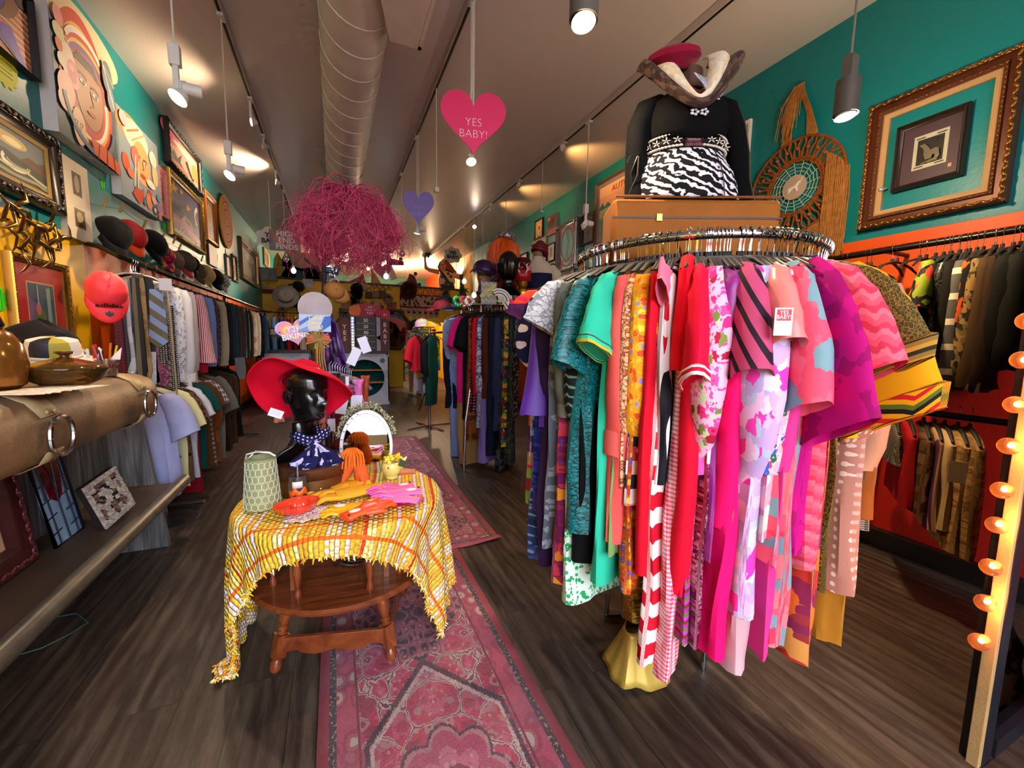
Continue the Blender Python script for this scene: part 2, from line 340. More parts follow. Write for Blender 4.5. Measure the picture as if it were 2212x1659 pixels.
# ---------------------------------------------------------------- light from the street and sky
w=bpy.data.worlds.new('sky'); SC.world=w; w.use_nodes=True; bg=w.node_tree.nodes['Background']; bg.inputs[0].default_value=(.80,.88,1,1); bg.inputs[1].default_value=WORLD
pl=light('AREA',(.26,-2.44,1.78),1,'#ffffff',3.08,(PI/2,0,0),sy=3.0)
pl.data.cycles.is_portal=True
SC.view_settings.exposure=EXPO
SC.cycles.use_denoising=True
try: SC.cycles.denoiser='OPENIMAGEDENOISE'
except Exception: pass
SC.cycles.use_adaptive_sampling=True; SC.cycles.adaptive_threshold=.06; SC.cycles.adaptive_min_samples=12; SC.cycles.max_bounces=5; SC.cycles.diffuse_bounces=3; SC.cycles.glossy_bounces=2; SC.cycles.transmission_bounces=5; SC.cycles.transparent_max_bounces=6; SC.cycles.caustics_reflective=False; SC.cycles.caustics_refractive=False; SC.cycles.sample_clamp_indirect=6
# ---------------------------------------------------------------- duct
t=thing('air_duct','large white spiral air duct running along the ceiling','air duct',(.16,0,3.25))
mb=MB(); mb.tube([(0,-2.3+i*1.2,0) for i in range(11)],.2,40); mb.build('duct_tube',mat('#d9d2c8',.45),t)
pts=[]; N=46*24
for i in range(N): a=i/24*2*PI; pts.append((.2*cos(a),-2.2+i*.26/24,.2*sin(a)))
MB().tube(pts,.005,5).build('spiral_seam',mat('#d9d2c8',.4),t)
for y in (2.4,5.2,8.2): MB().tube([(.205*cos(a/10*2*PI),y,.205*sin(a/10*2*PI)) for a in range(10)],.006,4,closed=True).build('hanger_strap',mat('#a39a90',.5),t)
v=thing('air_vent','boxy white supply vent with a louvred face on the side of the duct','air vent',(0,0,0))
q0=at(792,75,2,3.02); y1=q0.y; z0=3.02
mb=MB(); mb.add([(.2,y1-.5,z0+.0),(.5,y1-.5,z0),(.5,y1,z0),(.34,y1,z0+.0),(.2,y1-.5,3.46),(.5,y1-.5,3.46),(.5,y1,3.46),(.2,y1,3.46)],[(0,3,2,1),(4,5,6,7),(0,1,5,4),(1,2,6,5),(2,3,7,6),(3,0,4,7)]); mb.build('plenum_box',mat('#d0c9bf',.45),v,smooth=False,bev=.004)
mb=MB()
for (a,b,c,d) in ((y1-.5,y1,z0,z0+.03),(y1-.5,y1,3.33,3.36),(y1-.5,y1-.47,z0,3.36),(y1-.03,y1,z0,3.36)): mb.box((.5,a,c),(.52,b,d))
mb.build('vent_frame',mat('#cfc8be',.4),v,smooth=False)
mb=MB()
for i in range(9):
    z=z0+.05+i*(3.31-z0)/9; mb.add([(.502,y1-.47,z),(.502,y1-.03,z),(.524,y1-.03,z-.018),(.524,y1-.47,z-.018)],[(0,1,2,3)])
for i in range(7): mb.box((.508,y1-.44+i*.065,z0+.03),(.512,y1-.436+i*.065,3.33))
mb.build('vent_louvre',mat('#d8d2c8',.4),v,smooth=False,solid=.002)
# ---------------------------------------------------------------- tracks, pendant lamps
TX={'L':-.65,'M':.86,'R':2.35}
for k,lab in (('L','track rail on the ceiling nearest the painting wall'),('M','track rail on the ceiling just right of the duct'),('R','track rail on the ceiling above the big round rack')):
    x=TX[k]; t=thing('lighting_track',lab,'lighting track',(x,0,3.45))
    MB().box((-.018,-2.3,.0),(.018,11,.059)).build('track_body',mat('#c3b8ab',.4),t,smooth=False,bev=.002)
    MB().box((-.009,-2.3,-.002),(.009,11,.001)).build('track_slot',mat('#0d0b0a',.5),t,smooth=False)
GLOWM=mat('#ffd9a0',.3,emit=26,name='lit_bulb'); COOLG=mat('#f4f6ff',.3,emit=22,name='lit_bulb_cool'); OFFB=mat('#cfcfd4',.15,.6)
lampw=mat('#d9d4ca',.4,var=.02)
def bulbcone(t,p,d,r,glow,name='bulb'):
    q=Vector(d).normalized().to_track_quat('Z','Y').to_matrix().to_4x4(); X=Matrix.Translation(p)@q
    rf=MB().lathe([(r*.35,-r*1.5),(r*.45,-r*1.2),(r*.9,-r*.2),(r,0)],20,X=X,cap=False).build('reflector',lampw if glow else CHROME,t,solid=.002)
    MB().lathe([(r*.93,-.004),(r*.8,r*.12),(r*.4,r*.22),(.001,r*.25)],20,X=X).build(name,glow or OFFB,rf)
def pendant(tr,px,py,lab,head='spot',glow=GLOWM,d=(-.5,-.3,-.8),e=0,r=.034,cordpx=None,col='#ffddb4',spot=2.2):
    "lamp on a cord or stem below a ceiling track; px,py is the bulb"
    x=TX[tr]; p=at(px,py,0,x); t=thing('pendant_lamp',lab,'lamp',(x,p.y,3.45)); l=p.z-3.45
    D=Vector(d).normalized()
    MB().box((-.02,-.04,-.022),(.02,.04,0)).build('track_adapter',lampw,t,smooth=False,bev=.004)
    if head=='spot':
        MB().tube([(0,0,-.02),(0,0,l+.23)],.0045,6).build('cord',mat('#d8cfc0',.5),t)
        MB().box((-.022,-.018,l+.16),(.022,.018,l+.25)).box((-.012,-.01,l+.05),(.012,.01,l+.17)).build('socket_box',lampw,t,smooth=False,bev=.003)
        MB().tube([(.0,0,l+.09),(.035,.01,l+.10)],.01,8).tube([(.02,.0,l+.07),(.09,.02,l+.075)],.028,16).build('lamp_shade',lampw,t)
        bulbcone(t,Vector((0,0,l+.02)),D,r*1.05,glow)
        MB().tube([(0,0,l+.09),Vector((0,0,l+.02))-D*r*1.3],.013,10).build('neck',lampw,t)
    elif head=='can':
        MB().tube([(0,0,-.02),(0,0,l+.30)],.006,6).build('stem',mat('#8f8a80',.5),t)
        MB().box((-.026,-.024,l+.19),(.026,.024,l+.30)).build('socket_box',mat('#6f6a62',.5),t,smooth=False,bev=.003)
        MB().lathe([(.02,.20),(.05,.19),(.052,.03),(.048,.03),(.045,.15)],24,X=rot(loc=(0,0,l)),cap=False).build('lamp_shade',mat('#5f5a52',.5),t,solid=.002)
        bulbcone(t,Vector((0,0,l+.02)),D,.045,glow)
    elif head=='track':
        MB().tube([(0,0,-.02),(0,0,l+.03)],.012,10).build('stem',lampw,t)
        MB().tube([(0,0,l+.04),Vector((0,0,l))-D*r*1.2],.018,10).build('neck',lampw,t)
        bulbcone(t,Vector((0,0,l)),D,r,glow)
    elif head=='globe':
        MB().tube([(0,0,-.02),(0,0,l+.09)],.0035,6).build('cord',mat('#d8cfc0',.5),t)
        MB().lathe([(.004,.10),(.018,.09),(.02,.05),(.014,.045)],14,X=rot(loc=(0,0,l))).build('socket',lampw,t)
        MB().ell((0,0,l),(.04,.04,.045)).build('bulb',glow or OFFB,t)
    if e:
        light('SPOT',Vector((0,0,l+.02))+D*.05,e,col,.03,aim(D),t,spot,.9)
    return t
pendant('L',384,222,'white pendant spotlight on a long cord nearest the painting wall',e=13,d=(-.45,-.35,-.75),r=.04)
pendant('L',496,386,'white pendant spotlight hanging past the second face painting',e=9,d=(-.45,-.4,-.7),r=.038)
pendant('L',543,264,'warm lit spotlight mounted close on the left ceiling track',head='track',e=14,d=(-.8,-.2,-.15),r=.034)
pendant('L',570,318,'unlit clear spotlight on the left ceiling track',head='track',glow=OFFB,d=(-.6,-.5,-.3))
pendant('L',597,394,'warm lit spotlight further along the left ceiling track',head='track',e=14,d=(-.9,.0,.25))
pendant('L',617,560,'small clear glass pendant bulb over the left clothes rail',head='globe',glow=OFFB)
pendant('L',634,585,'glowing pendant lamp above the yellow partition by the tan cut-outs',head='globe',e=26,glow=COOLG)
pendant('M',1260,62,'large glowing cylinder lamp at the top of the photo','can',d=(0,-.25,-1),e=12)
pendant('M',1018,350,'lamp bulb glowing behind the tip of the pink heart','track',d=(0,-.4,-.8),e=8)
pendant('M',901,508,'white lamp glowing below the lavender heart','spot',glow=COOLG,d=(-.1,.3,-.9),e=22,col='#ffffff')
pendant('M',869,548,'clear glass pendant at the edge of the pink tumbleweed','globe',glow=OFFB)
pendant('R',1825,262,'grey cylinder pendant lamp lit in front of the teal wall','can',d=(.05,-.1,-1),e=30,col='#ffd8a0')
p=at(1825,262,0,2.35); light('POINT',(2.42,p.y,p.z-.06),6,'#ffe0b0',.04)  # extra point light added near the can to brighten the teal wall
pendant('R',1264,497,'clear spotlight on a cord before the silver framed mirror','spot',glow=OFFB,d=(.3,-.3,-.5))
pendant('R',1218,322,'small spotlight on the right ceiling track by the fur collar','track',glow=OFFB,d=(.7,-.2,-.4),e=0)
pendant('R',1122,404,'small spotlight on the right ceiling track above the silver frame','track',glow=OFFB,d=(.5,-.2,-.6),e=0)
pendant('R',1062,452,'small spotlight on the right ceiling track above the orange wig','track',glow=OFFB,d=(.6,0,-.3),e=0)
pendant('R',1025,490,'small lit spotlight towards the far end of the right ceiling track','track',glow=COOLG,d=(-.1,-.6,-.4),e=3)
pendant('R',1024,638,'warm filament bulb hanging low by the cut-out woman','globe',e=6)
pendant('R',1003,608,'small warm bulb hanging at the hand of the cut-out woman','globe',e=4)
pendant('M',780,570,'warm bulb shining through the lower pink branches','globe',e=3)
pendant('M',795,580,'second warm bulb shining through the lower pink branches','globe',e=3)
pendant('M',834,597,'white bulb hanging in front of the dark red heart','globe',glow=COOLG,e=22)
for px,py in ((1170,456),(1092,512),(1042,590)):
    p=at(px,py,0,2.35); t=thing('hanging_wire','thin pale wire dropping from the right ceiling track %s'%{1170:'above the red turban mannequin',1092:'to the sequinned cap',1042:'beyond the purple leopard scarf'}[px],'wire',(2.35,p.y,3.45)); MB().tube([(0,0,0),(0,0,p.z-3.45)],.004,6).build('wire',mat('#cfc8bb',.5),t)
    MB().box((-.015,-.015,p.z-3.47),(.015,.015,p.z-3.45)).build('end_clip',lampw,t,smooth=False)
for a,lab in (((1022.5,237),'h'),((943,410),'pale wire ending in a small white socket beside the pink heart')):
    if lab=='h': continue
    p=at(*a,0,.86); t=thing('hanging_wire',lab,'wire',(.86,p.y,3.45)); MB().tube([(0,0,0),(0,0,p.z-3.43)],.005,6).build('wire',mat('#d8d0c2',.5),t); MB().box((-.02,-.015,p.z-3.47),(.02,.015,p.z-3.43)).build('end_socket',lampw,t,smooth=False,bev=.003)
# spots added, tied to no lamp, to brighten the ceiling and right wall
for px,py,e in ((1200,370,5),(1100,440,4),(1060,500,3)):
    p=at(px,py,0,2.35); light('SPOT',(2.4,p.y,3.32),e,'#ffc070',.03,aim((.9,.1,.25)),None,1.5,.9)
# ---------------------------------------------------------------- hanging hearts and signs
def heart(name,lab,tr,pxc,pyt,wpx,hpx,col,lines,lcol='#ffffff',rz=0,ts=.18):
    p=at(pxc,pyt,0,TX[tr]); sc=(p-Vector((0,0,H))).dot(fw)/F; w=wpx*sc; h=hpx*sc
    t=thing(name,lab,'sign',(p.x,p.y,p.z),rz)
    pts=[]
    for i in range(64):
        a=i/64*2*PI; x=16*sin(a)**3; y=13*cos(a)-5*cos(2*a)-2*cos(3*a)-cos(4*a); pts.append((x/32*w,(y-5)/29*h))
    MB().prism(pts[::-1],-.004,.004).build('heart_board',mat(col,.5,var=.02),t,smooth=False)
    for k,l in enumerate(lines): text(l,h*ts,t,(0,-.006,-h*(.24+k*ts)),mat(lcol,.5,var=0),ext=.0008,off=-.002)
    MB().tube([(0,0,-.01),(0,0,3.45-p.z)],.004,6).build('hanging_cord',mat('#e0d8ca',.5),t)
    return t
heart('hanging_heart','bright pink heart board reading YES BABY! hung from the ceiling','M',1023,232,141,132,'#ea2a6a',['YES','BABY!'],rz=-.25)
heart('hanging_heart','lavender heart board reading YES BABY! behind the pink tumbleweed','M',904,431,66,72,'#8f7fd6',['YES','BABY!'],'#c9bff2',rz=-.25)
heart('hanging_heart','dark crimson heart board low behind the pink tumbleweed','M',826,578,38,32,'#8c1c3c',[])
# ================================================================= GARMENTS
def sgnp(a,p): return math.copysign(abs(a)**p,a)
def garment_mesh(L,W=.2,T=.022,hem=.2,hemT=.03,folds=.006,nf=4,seed=0,neck=.055,waist=None,top=-.09):
    rows=[]; N=28
    zs=[(top,neck*.7,T*.5),(top-.006,neck,T*.8)]
    for k in range(1,5): f=k/4; zs.append((top-.008-.055*f**1.3,neck+(W-neck)*f**.8,T*(.8+.25*f)))
    z0=top-.063; M_=22
    for k in range(1,M_+1):
        f=k/M_; z=z0-(L+z0+0)*0-(L-.063)*f
        a=W+(hem-W)*f
        if waist: a-= (W-waist)*math.exp(-((f-.33)/.14)**2)
        zs.append((z,a,T*1.05+(hemT-T)*f**.8))
    ph=seed*1.7
    for i,(z,a,b) in enumerate(zs):
        g=min(1,max(0,(i-3)/14)); row=[]
        for j in range(N):
            t=j/N*2*PI; x=a*sgnp(cos(t),.75); y=b*sgnp(sin(t),.8)
            fo=folds*g*(sin(x*nf*22+ph+nz(z*2,seed)*2)+.6*nz(x*9,z*3,seed)*2)
            y+=fo+.010*g*nz(z*3,seed+5); bb=1+.35*g*nz(j*.55,z*2.2,seed+9); y=y*bb if abs(y)<.1 else y
            x+=.008*g*nz(z*5,seed+3)+.006*sin(6*t+z*9+seed)*g
            zz=z-(.012*nz(j*.4,seed) if i==len(zs)-1 else 0)
            row.append((x,y,zz))
        rows.append(row)
    last=rows[-1]; rows.append([(x*.9,y*.7,z+.03) for x,y,z in last])
    return rows
def gbody(L,mi=0,cap=True,**k):
    rows=garment_mesh(L,**k); N=len(rows[0]); mb=MB(); sd=k.get('seed',0)*.37
    # perimeter distance for the texture
    def uvf(i,j):
        x,y,z=rows[i][j]; return (((x if j<=N//2 else .9-x)+y*1.4)+sd,z+sd*.7)
    mb.grid(rows,mi,True,False,uvf,cap); return mb
def sleeve(kind,SL=.45,W=.2,T=.03,seed=0,ra=None,top=-.145):
    N=16; mb=MB(); rows=[]; ph=seed
    if kind=='long': path=[(0,0,0),(.012,0,-.05),(.02,0,-.14),(.022,0,-.24),(.02,0,-.34),(.012,0,-.44),(.0,0,-.5)]; A=[.045,.055,.052,.048,.045,.042,.036]
    elif kind=='bell': path=[(0,0,0),(.015,0,-.06),(.025,0,-.16),(.03,0,-.28),(.03,0,-.4),(.03,0,-.5)]; A=[.04,.05,.055,.06,.075,.095]
    elif kind=='puff': path=[(0,0,.01),(.02,0,-.06),(.035,0,-.16),(.04,0,-.28),(.03,0,-.38),(.01,0,-.46),(0,0,-.5)]; A=[.04,.065,.075,.085,.08,.055,.03]
    elif kind=='short': path=[(-.02,0,.02),(.015,0,-.05),(.045,0,-.17),(.07,0,-.32),(.09,0,-.5)]; A=[.035,.06,.07,.078,.085]
    elif kind=='cape': path=[(-.03,0,.03),(.01,0,-.05),(.05,0,-.17),(.085,0,-.33),(.11,0,-.5)]; A=[.04,.075,.095,.115,.13]
    pts=[Vector(p) for p in path]; sc=SL/.5
    n=13
    for i in range(n):
        f=i/(n-1)*(len(pts)-1); k=min(int(f),len(pts)-2); u=f-k; p=pts[k].lerp(pts[k+1],u); a=A[k]*(1-u)+A[k+1]*u
        if kind in('short','cape'): c=Vector((p.x*1.0,0,p.z*sc)); tilt=.5 if kind=='short' else .6
        else: c=Vector((p.x,0,p.z*sc)); tilt=0
        tt=T*(.7+.5*i/(n-1)) if kind not in('puff',) else T*(.8+.7*sin(PI*min(1,f/6*1.15)))
        row=[]
        for j in range(N):
            t=j/N*2*PI; x=a*sgnp(cos(t),.85); y=tt*sin(t)*(1+.25*nz(j*.7,i*.5,ph)); w=.004*nz(i*.9,j*.8,ph+4)
            y+=.007*nz(i*.35,ph); row.append((W-.03+c.x+x*(cos(tilt))+w, y, top+c.z+x*-sin(tilt)*0+(x*sin(tilt)*.9 if tilt else 0)+w*1.5))
        rows.append(row)
    l=rows[-1]; cx=sum(p[0] for p in l)/N; cy=sum(p[1] for p in l)/N
    for q,dz in ((.88,.004),(.7,.06)): rows.append([(cx+(p[0]-cx)*q,cy+(p[1]-cy)*q,p[2]+dz) for p in l])
    mb.grid(rows,0,True,False,lambda i,j:(rows[i][j][0]*1.0+(rows[i][j][1])*1.6+seed*.3,rows[i][j][2]+seed*.21),True)
    return mb,rows
HG=None
def hanger(loc,rz,lab='black hanger with chrome hook carrying a garment on the big round rail',group='hangers on the big round rail',m=None,kind='black'):
    global HG
    if HG is None: HG={}
    if kind not in HG:
        am={'black':mat('#101012',.5,var=0),'clear':mat('#dfe3ea',.1,trans=.8,var=0),'white':mat('#e2e0da',.4,var=0)}[kind]
        mb=MB(); mb.tube([(-.19,0,-.135),(-.12,0,-.1),(-.03,0,-.078),(.03,0,-.078),(.12,0,-.1),(.19,0,-.135)],[.006,.009,.01,.01,.009,.006],8,flat=.6).tube([(0,0,-.08),(0,0,-.055)],.008,8)
        o=tag(mb.build('clothes_hanger',am),lab,'hanger')
        pts=[(0,0,-.06),(0,0,-.035)]+[(.019*cos(a),0,.003+.019*sin(a)) for a in [R(-90+12+ i*24) for i in range(10)]]
        MB().tube(pts,.0019,6).build('hook',CHROME,o); HG[kind]=o; o.location=loc; o.rotation_euler=(0,0,rz); o['group']=group; return o
    return dup(HG[kind],loc,rz,lab,group)
class Rack:
    def __init__(s,c,r,z,W=.2): s.c=Vector(c); s.r=r; s.z=z; s.W=W
def hit(rk,px,py,r=None):
    "where the sight line meets the ring of outer garment edges"
    d=ray(px,py); a=d.x*d.x+d.y*d.y; r=r or rk.r+rk.W; b=-2*(d.x*rk.c.x+d.y*rk.c.y); c=rk.c.x**2+rk.c.y**2-r*r; D=b*b-4*a*c
    t=(-b-math.sqrt(max(0,D)))/(2*a); return Vector((d.x*t,d.y*t,H+d.z*t))
GN=[0]
def put(name,lab,cat,P,th,zr,L,m,group=None,sl=None,sm=None,seed=0,hang=True,cuff=None,hk='black',hlab=None,hgr=None,body=None,buttons=None):
    "P: rail point; th: outward direction"
    GN[0]+=1; sd=seed or GN[0]*1.31
    k=dict(W=.19,T=.02,hem=.2,hemT=.028); k.update(body or {})
    o=tag(gbody(L,seed=sd,**k).build(name,m,None,(P[0],P[1],zr),th),lab,cat,group)
    if sl:
        kind,SL=sl[0],sl[1]; st=sl[2] if len(sl)>2 else .028
        mb,rows=sleeve(kind,SL,k['W'],st,sd); so=mb.build('sleeve',sm or m,o)
        if cuff:
            l=rows[-3]; cm,ch=cuff; N=len(l); cx=sum(p[0] for p in l)/N; cy=sum(p[1] for p in l)/N; zc=sum(p[2] for p in l)/N
            rr=[[(cx+(p[0]-cx)*q,cy+(p[1]-cy)*q+(.001),p[2]+dz) for p in l] for q,dz in ((1.0,.006),(1.12,.004),(1.1,-ch),(.9,-ch-.002),(.85,-ch+.01))]
            MB().grid(rr,0,True,False,lambda i,j:(j*.01,i*ch/2),True).build('cuff',cm,so)
    if hang: hanger((P[0],P[1],zr),th,kind=hk,**({'lab':hlab,'group':hgr} if hlab else {}))
    return o
def G(rk,px,py,hpy,wpx,name,lab,cat,m,sl=None,sm=None,cuff=None,group=None,dr=0,W=None,top=0,flare=None,**kw):
    "one garment on a round rack; px,py = its outer edge in the photo, hpy = the height of its hem in the photo"
    w=W or rk.W; q=hit(rk,px,py,rk.r+w+dr); th=math.atan2(q.y-rk.c.y,q.x-rk.c.x)
    dist=math.hypot(q.x,q.y); dd=ray(px-(hpy-py)*.03,hpy); zh=H+dd.z/math.hypot(dd.x,dd.y)*dist; zh=max(.012,zh)
    L=rk.z-.085+top-zh; T=max(.011,min(.05,wpx*(q-Vector((0,0,H))).dot(fw)/F/2))
    P=rk.c+Vector((cos(th),sin(th),0))*(rk.r+dr)
    b=dict(W=w-.01,T=T*.85,hemT=T*1.15,hem=w if flare is None else w*flare); b.update(kw.pop('body',{}))
    if top: b['top']=-.09+top
    return put(name,lab,cat,P,th,rk.z,L,m,group,sl,sm,cuff=cuff,body=b,**kw)
# ---------------------------------------------------------------- the big round rack
RK=Rack((1.417,1.354,0),.47,1.65)
t=thing('round_clothes_rack','large chrome round rack carrying the bright dresses at the front','clothes rack',(RK.c.x,RK.c.y,0))
MB().tube([(.47*cos(i/64*2*PI),.47*sin(i/64*2*PI),1.65) for i in range(64)],.0145,14,closed=True).build('rail_ring',mat('#cfcac6',.1,1,var=0),t)
MB().tube([(0,0,.05),(0,0,1.6)],.02,14).build('centre_post',CHROME,t)
mb=MB()
for a in range(4): b=R(38+90*a); mb.tube([(0,0,1.58),(.2*cos(b),.2*sin(b),1.6),(.462*cos(b),.462*sin(b),1.645)],.007,8)
mb.build('ring_arm',CHROME,t)
for a in range(4):
    b=R(-108+90*a); MB().box((0,-.012,.012),(.31,.012,.04),X=rot(rz=b)).tube([(.3*cos(b),.3*sin(b),.0),(.3*cos(b),.3*sin(b),.14)],.011,10).build('foot',mat('#a9abb0',.2,1,var=0),t)
MB().lathe([(.001,1.585),(.25,1.585),(.25,1.6),(.001,1.6)],40).build('top_shelf',mat('#c9c2b8',.2),t)
C=lambda c,**k: mat(c,.8,sheen=.0,bump=.12,bs=500,**k)
def PT(pat,cols,s=.03,**k): return mat(cols,k.pop('rough',.7),pat=pat,s=s,sheen=.0,bump=.1,bs=500,**k)
velv=lambda c: mat(c,.45,sheen=.25,var=.2,vs=14)
sat=lambda c: mat(c,.3,sheen=.05,var=.12,vs=9)
def sheer(c,**k): return mat(c,.6,alpha=.72,sheen=.05,var=.15,**k)
D='dress'
